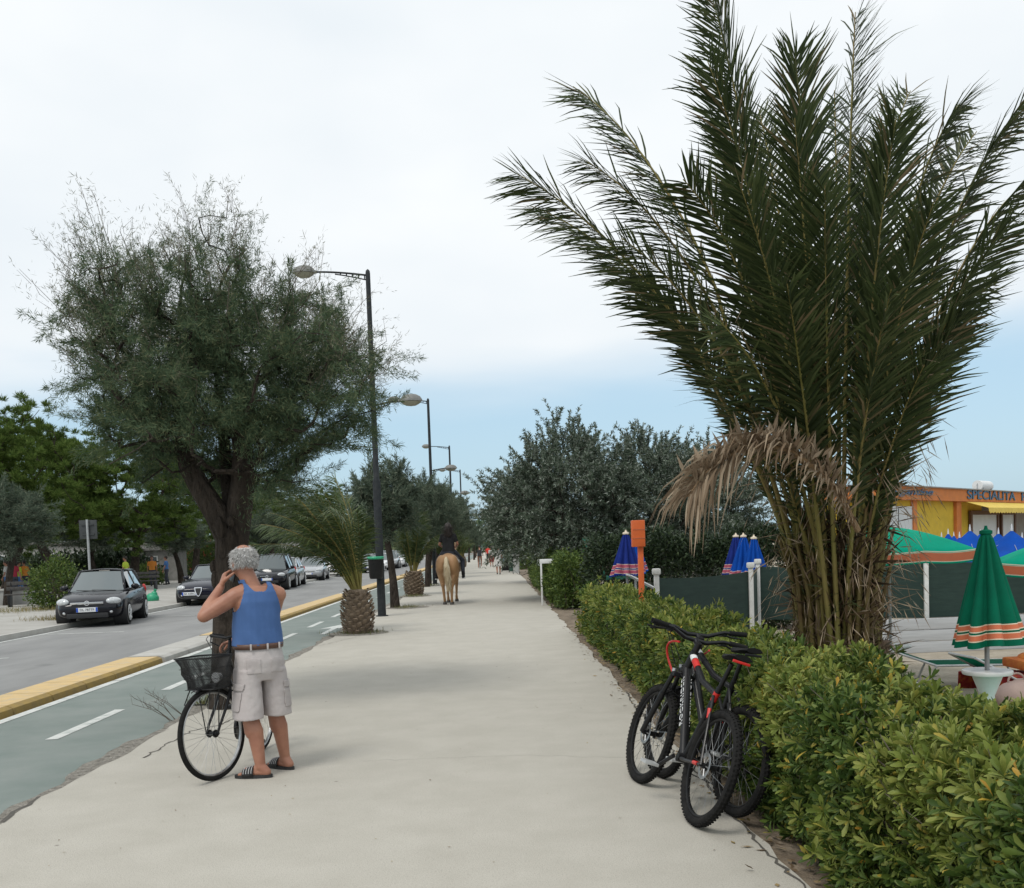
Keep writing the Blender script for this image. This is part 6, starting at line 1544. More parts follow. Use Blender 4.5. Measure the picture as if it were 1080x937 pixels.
eyes(man, HC, hRt, hF, hUp, O, 1.06)
# hair: a short grey fringe round the back and sides, thin on the crown
g = MB(); Mx = Matrix((hRt, hF, hUp)).transposed(); vs = []
n1, n2 = 34, 16
for i in range(n2 + 1):
    th = R(44 + (118 - 44) * i / n2)
    for j in range(n1 + 1):
        ph = R(-90 - 128 + 256 * j / n1); d = V3((math.sin(th) * math.cos(ph), math.sin(th) * math.sin(ph), math.cos(th)))
        k = 1.0 + .02 * math.sin(j * 1.7 + i) ; vs.append(HC + hUp * .021 - hF * .0127 + Mx @ V3((d.x * .0865 * k, d.y * .108 * k, d.z * .109)))
g.add(vs, [(i * (n1 + 1) + j, i * (n1 + 1) + j + 1, (i + 1) * (n1 + 1) + j + 1, (i + 1) * (n1 + 1) + j) for i in range(n2) for j in range(n1)])
hr = g.build('hair', M['hair_under'], man, off=O); hr.modifiers.new('t', 'SOLIDIFY').thickness = .01
rg = np.random.default_rng(12); m = 5200
th = np.arccos(rg.uniform(math.cos(R(120)), math.cos(R(26)), m)); ph = np.radians(rg.uniform(-90 - 130, -90 + 130, m))
keep = ~((th < R(46)) & (rg.random(m) < .86)); th, ph = th[keep], ph[keep]; m = len(th)
d = np.stack([np.sin(th) * np.cos(ph), np.sin(th) * np.sin(ph), np.cos(th)], 1); MM = np.array(Mx)
Pn = np.array(HC + hUp * .021 - hF * .0127) + (d * np.array([.087, .109, .110])) @ MM.T
dn = (d * .32) @ MM.T + np.array([0, 0, -.75]) + rg.normal(size=(m, 3)) * .30; V, F = diamonds(Pn, dn, rg.uniform(.018, .042, m), .0042, rg, mid=.3); arr_mesh('strands', V, F, M['hair_grey'], hr, off=O)
# vest: the body's own surface between waist, armholes and neckline, lifted off the skin
bm = bmesh.new(); bm.from_mesh(body.data); bm.normal_update(); kill = []
def in_vest(p):
    q = p; r_, f_, z = q.dot(Rt) / .89, q.dot(Fd) / .95, q.z
    if z < .978 or z > 1.47: return False
    if z < 1.22: return abs(r_) < .215 and f_ < (.185 if r_ < .08 else .165)
    v = (z - 1.22) / .2; lim = .205 - .085 * min(v, 1) ** .55
    if abs(r_) > lim or f_ > .2: return False
    nd = 1.375 if f_ < 0 else 1.30
    return z < nd + max(0, (abs(r_) - .035) / .045) ** 2 * .05 if abs(r_) < .095 else True
for f in bm.faces:
    if not in_vest(f.calc_center_median()): kill.append(f)
bmesh.ops.delete(bm, geom=kill, context='FACES')
for _ in range(3): bmesh.ops.smooth_vert(bm, verts=[v for v in bm.verts if v.is_boundary], factor=.5, use_axis_x=True, use_axis_y=True, use_axis_z=True)
bm.normal_update()
for v in bm.verts:
    z = v.co.z; loose = .007 + .013 * max(0, min(1, (1.25 - z) / .25)); r_ = v.co.dot(Rt)
    loose += .004 * math.sin(r_ * 40 + z * 9) * max(0, min(1, (1.3 - z) / .2)) + .0025 * math.sin(z * 30 + r_ * 45)
    v.co += v.normal * loose
me = bpy.data.meshes.new('vest'); bm.to_mesh(me); bm.free(); me.materials.append(M['vest_blue']); ve = bpy.data.objects.new('vest', me); col.objects.link(ve); ve.parent = man
me.polygons.foreach_set('use_smooth', [True] * len(me.polygons)); sm = ve.modifiers.new('t', 'SOLIDIFY'); sm.thickness = .004; sm.offset = 1
# shorts: waist block and two wide legs
g = MB()
loftm(g, [(L3(0, .012, .975), .188, .152, Rt, Fd, .9), (L3(0, .005, .93), .194, .158, Rt, Fd, .9), (L3(0, -.005, .86), .203, .165, Rt, Fd, .88), (L3(0, -.005, .78), .205, .16, Rt, Fd, .85), (L3(0, 0, .715), .195, .14, Rt, Fd, .85)], 36)
for hp, kn, sg in ((HLp, KL, -1), (HRp, KR, 1)):
    top = hp - UP * .06 + Rt * sg * .01; hem = V3((kn.x, kn.y, .435)) + Rt * sg * .012
    loftm(g, [(top, .098, .150, Rt, Fd, .85), (top.lerp(hem, .35), .110, .140, Rt, Fd, .85), (top.lerp(hem, .7), .118, .138, Rt, Fd, .85), (hem, .122, .140, Rt, Fd, .88), (hem + UP * .003, .108, .124, Rt, Fd, .88), (hem + UP * .06, .104, .12, Rt, Fd, .88)], 28)
sh = remesh('shorts', g, .008, M['shorts'], man, 4, off=O)
tx = bpy.data.textures.new('folds', 'CLOUDS'); tx.noise_scale = .12
dm = sh.modifiers.new('fold', 'DISPLACE'); dm.texture = tx; dm.strength = .013; dm.mid_level = .5
# pockets and flaps: pieces of the shorts' own surface lifted off the cloth
bpy.context.view_layer.update(); me = bpy.data.meshes.new_from_object(sh.evaluated_get(bpy.context.evaluated_depsgraph_get())); sh.modifiers.clear(); sh.data = me
def patch(name, c, ax, ay, w_, h_, th, parent, mt_, bev=.006):
    ax, ay = V3(ax).normalized(), V3(ay).normalized(); az = ax.cross(ay).normalized(); g = MB(); g.box(c, (w_, h_, th), rot=Matrix((ax, ay, az)).transposed(), bev=bev); return g.build(name, M[mt_], parent, off=O)
def cloth_piece(name, parent, test, lift):
    bm = bmesh.new(); bm.from_mesh(sh.data); bm.normal_update()
    bmesh.ops.delete(bm, geom=[f for f in bm.faces if not test(f.calc_center_median(), f.normal)], context='FACES')
    for _ in range(3): bmesh.ops.smooth_vert(bm, verts=[v for v in bm.verts if v.is_boundary], factor=.5, use_axis_x=True, use_axis_y=True, use_axis_z=True)
    bm.normal_update()
    for v in bm.verts: v.co += v.normal * lift
    m_ = bpy.data.meshes.new(name); bm.to_mesh(m_); bm.free(); m_.materials.append(M['shorts_seam']); m_.polygons.foreach_set('use_smooth', [True] * len(m_.polygons))
    o = bpy.data.objects.new(name, m_); col.objects.link(o); o.parent = parent; sm = o.modifiers.new('t', 'SOLIDIFY'); sm.thickness = .005; sm.offset = -1; return o
M['shorts_seam'] = mat('grey_shorts_pocket', (.40, .36, .35), (.47, .43, .415), 6, .9, bump=.3, bscale=22)
Lr = lambda q: q.dot(Rt) / .89; Lf_ = lambda q: q.dot(Fd) / .95
for sg in (-1, 1):
    cloth_piece('back_pocket', sh, lambda q, n_, sg=sg: n_.dot(Fd) < -.3 and abs(Lr(q) - sg * .098) < .058 and .775 < q.z < .895 - .012 * abs(Lr(q) - sg * .098) / .058, .004)
    cloth_piece('cargo_pocket', sh, lambda q, n_, sg=sg: n_.dot(Rt) * sg > .25 and -.13 < Lf_(q) < .05 and .50 < q.z < .645 and Lr(q) * sg > .14, .007)
    cloth_piece('pocket_flap', sh, lambda q, n_, sg=sg: n_.dot(Rt) * sg > .25 and -.14 < Lf_(q) < .06 and .655 < q.z < .705 and Lr(q) * sg > .14, .009)
g = MB(); rr0 = [(L3(0, .014, .953), .208, .172, Rt, Fd, .9), (L3(0, .014, .992), .210, .175, Rt, Fd, .9)]; loftm(g, rr0, 40, cap=False); be = g.build('belt', M['belt'], man, off=O); be.modifiers.new('t', 'SOLIDIFY').thickness = .005
for r_, f_ in ((-.115, -.146), (0.02, -.166), (.13, -.138)): patch('belt_loop', L3(r_, f_, .972), Rt, UP, .013, .048, .012, be, 'shorts', .003)
# slides
for an, td in ((AL, tl), (AR, tr_)):
    sd2 = V3((-td.y, td.x, 0)); fl = V3((an.x, an.y, .012)) + td * .055; g = MB(); o_ = []
    for k in range(20):
        a = 2 * math.pi * k / 20; o_.append(fl + td * .145 * math.cos(a) + sd2 * (.046 + .009 * math.cos(a)) * math.copysign(abs(math.sin(a)) ** .8, math.sin(a)) - UP * .012)
    g.prism(o_, (0, 0, .024)); sl = g.build('sandal', M['sandal'], man, off=O)
    g = MB(); vs = []
    for i in range(13):
        a = math.pi * i / 12
        for dx in (.01, .095): vs.append(V3((an.x, an.y, .016)) + td * dx + td * .035 + sd2 * .052 * math.cos(a) + UP * (.074 - .022 * (dx > .05)) * math.sin(a) ** .8)
    g.add(vs, [(2 * i, 2 * i + 1, 2 * i + 3, 2 * i + 2) for i in range(12)]); s_ = g.build('strap', M['sandal'], sl, off=O); s_.modifiers.new('t', 'SOLIDIFY').thickness = .006
    g = MB()
    for q in range(4):
        dx = .022 + .02 * q; g.tube([V3((an.x, an.y, .017)) + td * (dx + .035) + sd2 * .054 * math.cos(math.pi * i / 12) + UP * (.077 - .022 * dx / .095) * math.sin(math.pi * i / 12) ** .8 for i in range(1, 12)], .003, 4)
    g.build('stripe', M['stripe'], s_, off=O)
# the phone in his hand
pc = WL + V3((.085, .06, .10)); g = MB(); g.box(pc, (.072, .010, .145), rot=(R(-8), R(18), R(-52)), bev=.006); ph_ = g.build('mobile_phone', M['phone'], off=pc); ph_.location = pc
tag(ph_, "black mobile phone held up before the grey-haired man's face", 'phone')

# --- distant people, all from one posed figure builder
def walker(loc, heading, label, shirt, legs, hair, hgt=1.7, stride=.16, skirt=False, sleeve=True, long_hair=False, shoes='black', seated=None, vox=.016, arm=.05):
    s = hgt / 1.72; rt = thing('person', label, 'person', loc, (0, 0, heading)); F = V3((0, 1, 0)); X = V3((1, 0, 0)); g = MB(); c = V3((0, .02, 1.60))
    hRt, hF, hUp = head(g, c, F, UP); g.capsule((0, 0, 1.36), (0, .01, 1.54), .058, .055, 10)
    loft(g, [((0, 0, .82), .14, .10, X, F, .9), ((0, 0, .92), .16, .115, X, F, .9), ((0, .01, 1.1), .14, .105, X, F, .9), ((0, 0, 1.28), .175, .11, X, F, .9), ((0, 0, 1.38), .15, .075, X, F, 1)], 20)
    arms = []
    for sg in (-1, 1):
        sh = V3((sg * .18, 0, 1.35)); el = V3((sg * .235, -sg * arm - .02, 1.08)); wr = V3((sg * .245, sg * -arm * 1.5 + .07, .86)); g.capsule(sh, el, .05, .038, 10); g.capsule(el, wr, .037, .026, 10)
        fingers(g, wr, V3((0, .15, -1)), V3((-sg, .2, 0)), V3((0, 1, 0)), .25, 1.0, r=.0095); arms.append((sh, el, wr))
    lg = []
    for sg in (-1, 1):
        hp = V3((sg * .09, 0, .86)); kn = V3((sg * .095, sg * stride * .6 + .03, .46)); an = V3((sg * .09, sg * stride * 1.2 - .02, .09 + (.03 if sg < 0 else 0))); g.capsule(hp, kn, .085, .056, 12); g.capsule(kn, an, .056, .036, 12); lg.append((hp, kn, an))
        g.capsule(an - UP * .05, an + F * .15 - UP * .055, .036, .032, 10)
    remesh('body', g, vox, M['skin'], rt, 3)
    g = MB(); loft(g, [((0, 0, .86), .168, .125, X, F, .9), ((0, .01, 1.1), .156, .12, X, F, .9), ((0, 0, 1.28), .19, .125, X, F, .9), ((0, 0, 1.385), .165, .09, X, F, 1), ((0, 0, 1.43), .08, .07, X, F, 1)], 20)
    if sleeve:
        for sh, el, wr in arms: g.capsule(sh, sh.lerp(el, .62), .062, .052, 12)
    remesh('shirt', g, vox, M[shirt], rt, 3)
    g = MB()
    if skirt: loft(g, [((0, 0, 1.0), .15, .115, X, F, .9), ((0, 0, .85), .185, .15, X, F, .95), ((0, 0, .52), .21, .2, X, F, 1), ((0, 0, .47), .2, .19, X, F, 1)], 20)
    else:
        loft(g, [((0, 0, .95), .165, .125, X, F, .9), ((0, 0, .8), .175, .13, X, F, .9)], 20)
        for hp, kn, an in lg: g.capsule(hp, kn, .10, .078, 12)
        if legs == 'trousers_dark':
            for hp, kn, an in lg: g.capsule(kn, an, .076, .055, 12)
    remesh('skirt' if skirt else 'trousers', g, vox, M[legs], rt, 3)
    for hp, kn, an in lg:
        g = MB(); g.capsule(an - UP * .055 - F * .03, an + F * .16 - UP * .062, .044, .038, 10); g.build('shoe', M[shoes], rt)
    g = MB(); g.ell(c + V3((0, -.025, .03)), (.088, .103, .105))
    if long_hair: g.capsule(c + V3((0, -.06, 0)), c + V3((0, -.10, -.25)), .085, .06)
    g.build('hair', M[hair], rt); eyes(rt, c, hRt, hF, hUp, (0, 0, 0)); rt.scale = (s, s, s); return rt
M['hair_dark'] = mat('dark_hair', (.018, .013, .010), (.035, .025, .02), 20, .6, stretch=(1, 1, .1))
M['cloth_black'] = mat('black_cloth', (.012, .012, .013), (.02, .02, .022), 8, .9)
M['cloth_white'] = mat('white_cloth', (.62, .61, .58), (.52, .51, .49), 6, .9, bump=.2, bscale=14)
M['cloth_red'] = mat('red_cloth', (.60, .045, .03), (.5, .04, .03), 6, .9)
M['cloth_orange'] = mat('orange_cloth', (.70, .25, .04), rough=.9)
M['cloth_yellow'] = mat('lime_cloth', (.42, .52, .05), rough=.9)
M['cloth_maroon'] = mat('maroon_cloth', (.28, .02, .04), rough=.9)
M['cloth_blue'] = mat('blue_cloth', (.07, .18, .42), (.05, .14, .34), 8, .9)
M['trousers_dark'] = mat('dark_trousers', (.03, .035, .05), (.05, .055, .07), 8, .9)
p = G(526, 606); wo = walker((p.x, p.y, 0), R(4), 'woman in loose pale dress walking away with a blue shoulder bag', 'cloth_white', 'cloth_white', 'hair_dark', 1.72, .10, skirt=True)
g = MB(); g.box((.0, 0, 0), (.12, .3, .34), bev=.05); g.tube([(0, -.1, .15), (-.06, -.03, .55), (0, .1, .15)], .012, 6); bg_ = g.build('shoulder_bag', M['cloth_blue']); bg_.location = (p.x + .34, p.y, .92); tag(bg_, 'blue shoulder bag hanging at the side of the woman in the pale dress', 'bag')
walker((PD(518.5, 590, 82).x, 82, 0), R(0), 'person in pale top and reddish trousers walking just ahead of the woman in the dress', 'cloth_white', 'cloth_maroon', 'hair_dark', 1.68, .14)
walker((PD(515, 590, 100).x, 100, 0), R(0), 'person in bright red top farthest along the promenade', 'cloth_red', 'cloth_black', 'hair_dark', 1.78, .14)
walker((PD(519.5, 590, 108).x, 108, 0), R(180), 'person in white shirt far along the promenade beside the one in red', 'cloth_white', 'cloth_black', 'hair_dark', 1.72, .12)
for px, Y, sh_, lg_, lab, h_ in ((6, 50, 'cloth_white', 'cloth_blue', 'person in white shirt by the park edge beyond the bench', 1.75), (13.5, 49, 'cloth_maroon', 'trousers_dark', 'person in dark red shirt standing in the park beyond the bench', 1.78), (19, 50.5, 'cloth_yellow', 'cloth_blue', 'person in lime yellow shirt and blue shorts beside the one in dark red', 1.7), (25, 51, 'cloth_orange', 'trousers_dark', 'person in orange shirt among the people beyond the bench', 1.74),
        (132, 52, 'cloth_yellow', 'trousers_dark', 'person in lime safety top behind the road sign and parked hatchback', 1.78), (160, 58, 'cloth_orange', 'trousers_dark', 'person in orange top by the weathered kiosk', 1.75), (175, 60, 'cloth_blue', 'trousers_dark', 'person in blue top near the weathered kiosk', 1.72)):
    walker((PD(px, 590, Y).x, Y, .05), R(px * 17), lab, sh_, lg_, 'hair_dark', h_, .08, vox=.02)

# far cyclist
pcx = PD(506, 590, 78); rt = thing('bicycle', 'far bicycle ridden away along the promenade', 'bicycle', (pcx.x, 78, 0), (0, 0, R(90)))
for x_ in (-.52, .52): wheel(rt, (x_, 0, .34), .34, .022, spokes=14, name='wheel')
g = MB(); g.tube([(-.52, 0, .34), (-.1, 0, .3), (.4, 0, .8), (-.2, 0, .78), (-.52, 0, .34)], .02, 6); g.tube([(.52, 0, .34), (.38, 0, .95)], .02, 6); g.tube([(.34, -.27, 1.0), (.38, 0, .98), (.34, .27, 1.0)], .014, 6); g.tube([(-.1, 0, .3), (-.24, 0, .92)], .016, 6); g.ell((-.24, 0, .94), (.13, .09, .04)); g.build('frame', M['black'], rt)
rt = thing('person', 'cyclist in black top riding away beyond the horse', 'person', (pcx.x, 78, 0)); g = MB(); c = V3((0, .22, 1.66)); hRt, hF, hUp = head(g, c, (0, 1, 0), UP)
loft(g, [((0, -.24, .9), .16, .12, V3((1, 0, 0)), V3((0, 1, 0)), .9), ((0, -.12, 1.1), .15, .11, V3((1, 0, 0)), V3((0, 1, 0)), .9), ((0, .1, 1.42), .18, .1, V3((1, 0, 0)), V3((0, 1, 0)), .9)], 16); g.capsule((0, .12, 1.42), c - UP * .06, .06, .055, 10)
for sg in (-1, 1):
    g.capsule((sg * .18, .1, 1.4), (sg * .24, .28, 1.15), .048, .04, 10); g.capsule((sg * .24, .28, 1.15), (sg * .26, .36, 1.02), .038, .03, 10); fingers(g, (sg * .26, .34, 1.02), (0, 1, -.3), (0, 0, -1), (-sg, 0, 0), .5)
    kz = .62 if sg > 0 else .50; g.capsule((sg * .1, -.2, .92), (sg * .12, .2, kz), .085, .06, 10); g.capsule((sg * .12, .2, kz), (sg * .12, .02 if sg > 0 else -.05, kz - .4), .055, .04, 10); g.capsule((sg * .12, .0, kz - .44), (sg * .12, .14, kz - .45), .036, .03, 10)
remesh('body', g, .018, M['skin'], rt, 2); g = MB()
loft(g, [((0, -.25, .92), .175, .135, V3((1, 0, 0)), V3((0, 1, 0)), .9), ((0, -.12, 1.1), .165, .125, V3((1, 0, 0)), V3((0, 1, 0)), .9), ((0, .1, 1.43), .19, .11, V3((1, 0, 0)), V3((0, 1, 0)), .9)], 16)
for sg in (-1, 1): g.capsule((sg * .18, .1, 1.4), (sg * .22, .2, 1.25), .06, .05, 10)
remesh('shirt', g, .018, M['cloth_black'], rt, 2); g = MB(); g.ell(c + V3((0, -.02, .03)), (.088, .1, .1)); g.build('hair', M['hair_dark'], rt)

# --- horse and rider
ph0 = G(475, 637); HO = V3((ph0.x, ph0.y + .1, 0))
M['horse'] = mat('palomino_coat', (.34, .185, .082), (.42, .245, .12), 2.2, .6, c3=(.25, .125, .055), s3=4, f3=.5, lo=.3, hi=.7)
M['cream_hair'] = leaf_mat('cream_horsehair', [(0, (.46, .36, .22)), (.5, (.60, .50, .34)), (1, (.72, .63, .46))], .7, .15)
M['cream_base'] = mat('cream_tail', (.52, .42, .27), (.62, .52, .36), 30, .8, stretch=(1, 1, .1))
M['hoof'] = mat('hoof', (.05, .042, .038), (.08, .07, .06), 10, .6)
M['pad'] = mat('saddle_pad', (.55, .53, .50), (.45, .43, .41), 8, .9)
M['saddle_leather'] = mat('saddle_leather', (.045, .028, .02), (.07, .045, .03), 8, .5)
horse = thing('horse', 'golden palomino horse with cream tail walking away along the promenade', 'horse', HO, (0, 0, R(-3)))
g = MB(); C = lambda *a: g.capsule(V3(a[0]), V3(a[1]), a[2], a[3], 16)
C((0, -.42, 1.17), (0, .5, 1.13), .295, .30); C((0, -.55, 1.24), (0, -.2, 1.27), .23, .24); C((0, .45, 1.2), (0, .72, 1.12), .27, .22)
for sg in (-1, 1):
    g.ell((sg * .155, -.52, 1.15), (.185, .27, .31)); C((sg * .17, -.5, 1.05), (sg * .19, -.30, .82), .18, .125)
ft = {(-1, 'h'): (-.13, -.32), (1, 'h'): (.13, -.72)}
for sg, hock, fet in ((-1, (-.15, -.52, .56), (-.125, -.44, .19)), (1, (.13, -.70, .55), (.105, -.62, .17))):
    C((sg * .19, -.34, .84), hock, .125, .060); C((sg * .18, -.5, .95), V3(hock) + V3((0, .02, .14)), .12, .055); C(hock, V3(hock) + V3((0, -.05, .04)), .056, .035); C(hock, fet, .052, .038); C(fet, V3(fet) + V3((0, .05, -.09)), .045, .045)
for sg, kn, fet in ((-1, (-.13, .62, .53), (-.12, .58, .17)), (1, (.13, .80, .56), (.12, .72, .20))):
    C((sg * .16, .55, 1.05), (sg * .14, .6, .8), .13, .085); C((sg * .14, .6, .82), kn, .085, .055); C(kn, fet, .050, .036); C(fet, V3(fet) + V3((0, .05, -.09)), .042, .044)
C((0, .6, 1.28), (0, 1.0, 1.62), .21, .14); C((0, 1.0, 1.6), (0, 1.18, 1.78), .14, .105); C((0, 1.17, 1.78), (0, 1.36, 1.62), .105, .085); C((0, 1.36, 1.62), (0, 1.56, 1.42), .085, .062)
for sg in (-1, 1): C((sg * .05, 1.12, 1.86), (sg * .07, 1.12, 1.98), .035, .012)
remesh('body', g, .02, M['horse'], horse, 6)
for fx in ((-.125, -.38, .0), (.105, -.56, .0), (-.12, .65, 0), (.12, .79, .02)):
    g = MB(); g.lathe([(.062, 0), (.060, .02), (.048, .085), (.03, .1)], 14, fx); g.build('hoof', M['hoof'], horse)
g = MB(); C = lambda *a: g.capsule(V3(a[0]), V3(a[1]), a[2], a[3], 12)
g.tube([(0, -.78, 1.38), (.0, -.85, 1.32), (.01, -.89, 1.15), (.03, -.88, .9), (.05, -.86, .7), (.06, -.85, .52)], [.035, .055, .075, .08, .06, .015], 12); tl_ = g.build('tail', M['cream_base'], horse)
rg = np.random.default_rng(3); m = 900; zz = rg.uniform(.55, 1.36, m); aa = rg.uniform(0, 6.28, m); rr_ = np.interp(zz, [.5, .9, 1.2, 1.36], [.03, .08, .075, .05])
P = np.stack([np.interp(zz, [.5, .9, 1.3], [.06, .03, 0]) + rr_ * np.cos(aa), np.interp(zz, [.5, 1.15, 1.36], [-.85, -.89, -.8]) + rr_ * np.sin(aa), zz], 1); V, F = diamonds(P, np.tile([[.03, 0, -1.0]], (m, 1)) + rg.normal(size=(m, 3)) * .1, rg.uniform(.12, .25, m), .014, rg); arr_mesh('strands', V, F, M['cream_hair'], tl_)
m = 500; u = rg.uniform(0, 1, m); P = np.stack([rg.normal(size=m) * .03, .62 + u * .55, 1.50 + u * .40], 1); V, F = diamonds(P, np.stack([rg.choice([-1, 1], m) * .7, rg.normal(size=m) * .2, np.full(m, -.8)], 1), rg.uniform(.14, .26, m), .02, rg); arr_mesh('mane', V, F, M['cream_hair'], horse)
def saddle_sheet(name, y0, y1, a_max, r_, mt_, th, z0=1.165):
    g = MB(); vs = []; n_ = 16
    for j in range(7):
        y = y0 + (y1 - y0) * j / 6
        for i in range(n_ + 1):
            a = -a_max + 2 * a_max * i / n_; vs.append((r_ * math.sin(a), y, z0 + r_ * math.cos(a)))
    g.add(vs, [(j * (n_ + 1) + i, j * (n_ + 1) + i + 1, (j + 1) * (n_ + 1) + i + 1, (j + 1) * (n_ + 1) + i) for j in range(6) for i in range(n_)]); o = g.build(name, M[mt_], horse); o.modifiers.new('t', 'SOLIDIFY').thickness = th
saddle_sheet('saddle_pad', -.18, .42, R(82), .325, 'pad', .02); saddle_sheet('saddle', -.12, .34, R(60), .345, 'saddle_leather', .035)
rd = thing('person', 'rider with long dark hair and black shirt sitting on the palomino horse', 'person', HO + V3((0, .1, 0)), (0, 0, R(-3)))
g = MB(); X = V3((1, 0, 0)); F = V3((0, 1, 0)); c = V3((0, .03, 2.27)); hRt, hF, hUp = head(g, c, (.25, 1, 0), UP, 1.02)
loft(g, [((0, 0, 1.50), .17, .15, X, F, .9), ((0, -.02, 1.62), .175, .13, X, F, .9), ((0, 0, 1.78), .15, .11, X, F, .9), ((0, .01, 1.95), .185, .115, X, F, .9), ((0, .01, 2.06), .15, .08, X, F, 1)], 20); g.capsule((0, .01, 2.05), c - UP * .06, .055, .052, 12)
lgs = []; ams = []
for sg in (-1, 1):
    sh, el, wr = V3((sg * .185, .01, 2.02)), V3((sg * .27, .02, 1.76)), V3((sg * .20, .30, 1.68)); ams.append((sh, el)); g.capsule(sh, el, .05, .04, 12); g.capsule(el, wr, .04, .027, 12); fingers(g, wr, (-sg * .2, 1, .1), (-sg, 0, -.3), (0, 0, 1), .7, 1, r=.0095)
    hp, kn, an = V3((sg * .13, .03, 1.52)), V3((sg * .37, .33, 1.26)), V3((sg * .40, .12, .84)); lgs.append((hp, kn, an)); g.capsule(hp, kn, .095, .068, 12); g.capsule(kn, an, .06, .042, 12); g.capsule(an - UP * .05 - F * .02, an + F * .16 - UP * .04, .038, .032, 10)
remesh('body', g, .014, M['skin'], rd, 3)
g = MB(); loft(g, [((0, -.02, 1.55), .195, .15, X, F, .9), ((0, 0, 1.78), .175, .13, X, F, .9), ((0, .01, 1.95), .2, .13, X, F, .9), ((0, .01, 2.06), .165, .095, X, F, 1), ((0, .01, 2.1), .08, .07, X, F, 1)], 20)
for sh, el in ams: g.capsule(sh, sh.lerp(el, .6), .064, .056, 12)
remesh('shirt', g, .014, M['cloth_black'], rd, 3); g = MB(); loft(g, [((0, -.0, 1.48), .2, .17, X, F, .9), ((0, -.01, 1.6), .19, .15, X, F, .9)], 20)
for hp, kn, an in lgs: g.capsule(hp, kn, .108, .08, 12); g.capsule(kn, kn.lerp(an, .85), .078, .055, 12)
remesh('trousers', g, .014, M['pad'] if False else M['trousers_dark'], rd, 3)
for hp, kn, an in lgs:
    g = MB(); g.capsule(an - UP * .055 - F * .04, an + F * .17 - UP * .045, .048, .042, 12); g.capsule(an, an + UP * .06, .052, .055, 10); s_ = g.build('shoe', M['cloth_black'], rd); g = MB(); g.box(an + V3((0, .06, -.105)), (.1, .28, .022), bev=.008); g.build('sole', M['plastic_white'], s_)
g = MB(); g.ell(c + V3((0, -.03, .025)), (.10, .112, .112)); g.capsule(c + V3((.01, -.07, 0)), c + V3((.02, -.10, -.22)), .10, .085); g.capsule(c + V3((.03, -.05, -.08)), c + V3((.09, -.06, -.18)), .07, .05); hr = g.build('hair', M['hair_dark'], rd)
rg = np.random.default_rng(31); m = 900; P = np.array(c) + rg.normal(size=(m, 3)) * np.array([.075, .06, .1]) + np.array([.015, -.09, -.08]); V, F2 = diamonds(P, np.tile([[.1, -.25, -1]], (m, 1)) + rg.normal(size=(m, 3)) * .35, rg.uniform(.07, .16, m), .008, rg); M['dark_strand'] = leaf_mat('dark_strand', [(0, (.012, .009, .007)), (1, (.045, .032, .025))], .5, .05); arr_mesh('strands', V, F2, M['dark_strand'], hr)
eyes(rd, c, hRt, hF, hUp, (0, 0, 0))

# bins by the far hedge
def wheelie(px, py, Y, w_, h_, mt_, lab, lid):
    q_ = PD(px, 600, Y); rt = thing('wheeled_bin', lab, 'bin', (q_.x, Y, 0)); g = MB(); X = V3((1, 0, 0)); F = V3((0, 1, 0))
    loft(g, [((0, 0, .08), w_ * .42, w_ * .42, X, F, .5), ((0, 0, h_ * .85), w_ * .5, w_ * .5, X, F, .5), ((0, 0, h_ * .87), w_ * .53, w_ * .53, X, F, .5)], 24); g.build('body', M[mt_], rt)
    g = MB(); loft(g, [((0, 0, h_ * .88), w_ * .55, w_ * .56, X, F, .5), ((0, 0, h_ * .94), w_ * .54, w_ * .55, X, F, .55), ((0, 0, h_), w_ * .4, w_ * .42, X, F, .6)], 24); g.build('lid', M[lid], rt)
    for sx in (-1, 1): g = MB(); g.tube([(sx * w_ * .4, w_ * .3, .09), (sx * w_ * .48, w_ * .3, .09)], .09, 14); g.build('wheel', M['rubber'], rt)
M['bin_grey'] = mat('bin_grey', (.40, .41, .40), (.33, .34, .33), 5, .5); M['bin_green'] = mat('bin_green', (.02, .06, .045), (.03, .075, .055), 5, .5)
wheelie(534.5, 600, 64, .72, 1.32, 'black', 'tall black wheeled bin on the path beside the woman in the dress', 'black')
wheelie(541, 600, 62, .55, 1.2, 'bin_green', 'dark green wheeled bin squeezed between the black bin and the hedge', 'bin_green')
wheelie(544.5, 600, 58, .42, 1.5, 'bin_grey', 'tall pale grey bin against the hedge end', 'plastic_white')

# ------------------------------------------------------------------ parked cars
def paint(name, c, c2=None): return mat(name, c, c2 or c, 3, .14, coat=0, spec=.35)
M['paint_black'] = paint('car_black', (.009, .009, .013)); M['paint_navy'] = paint('car_midnight', (.010, .011, .022)); M['paint_silver'] = mat('car_silver', (.42, .43, .44), (.38, .39, .40), 3, .3, metal=.5, coat=.8); M['paint_white'] = paint('car_white', (.72, .72, .72)); M['paint_grey'] = mat('car_grey', (.16, .17, .18), (.15, .16, .17), 3, .3, metal=.5, coat=.8)
M['trim'] = mat('black_trim', (.018, .018, .019), rough=.6); M['plate_white'] = mat('plate_white', (.72, .73, .74), rough=.4); M['plate_blue'] = mat('plate_blue', (.02, .08, .45), rough=.4); M['plate_ink'] = mat('plate_ink', (.02, .02, .03), rough=.6)
M['headlamp'] = mat('headlamp_lens', (.62, .64, .65), (.40, .42, .43), 18, .08, spec=.9, coat=1)
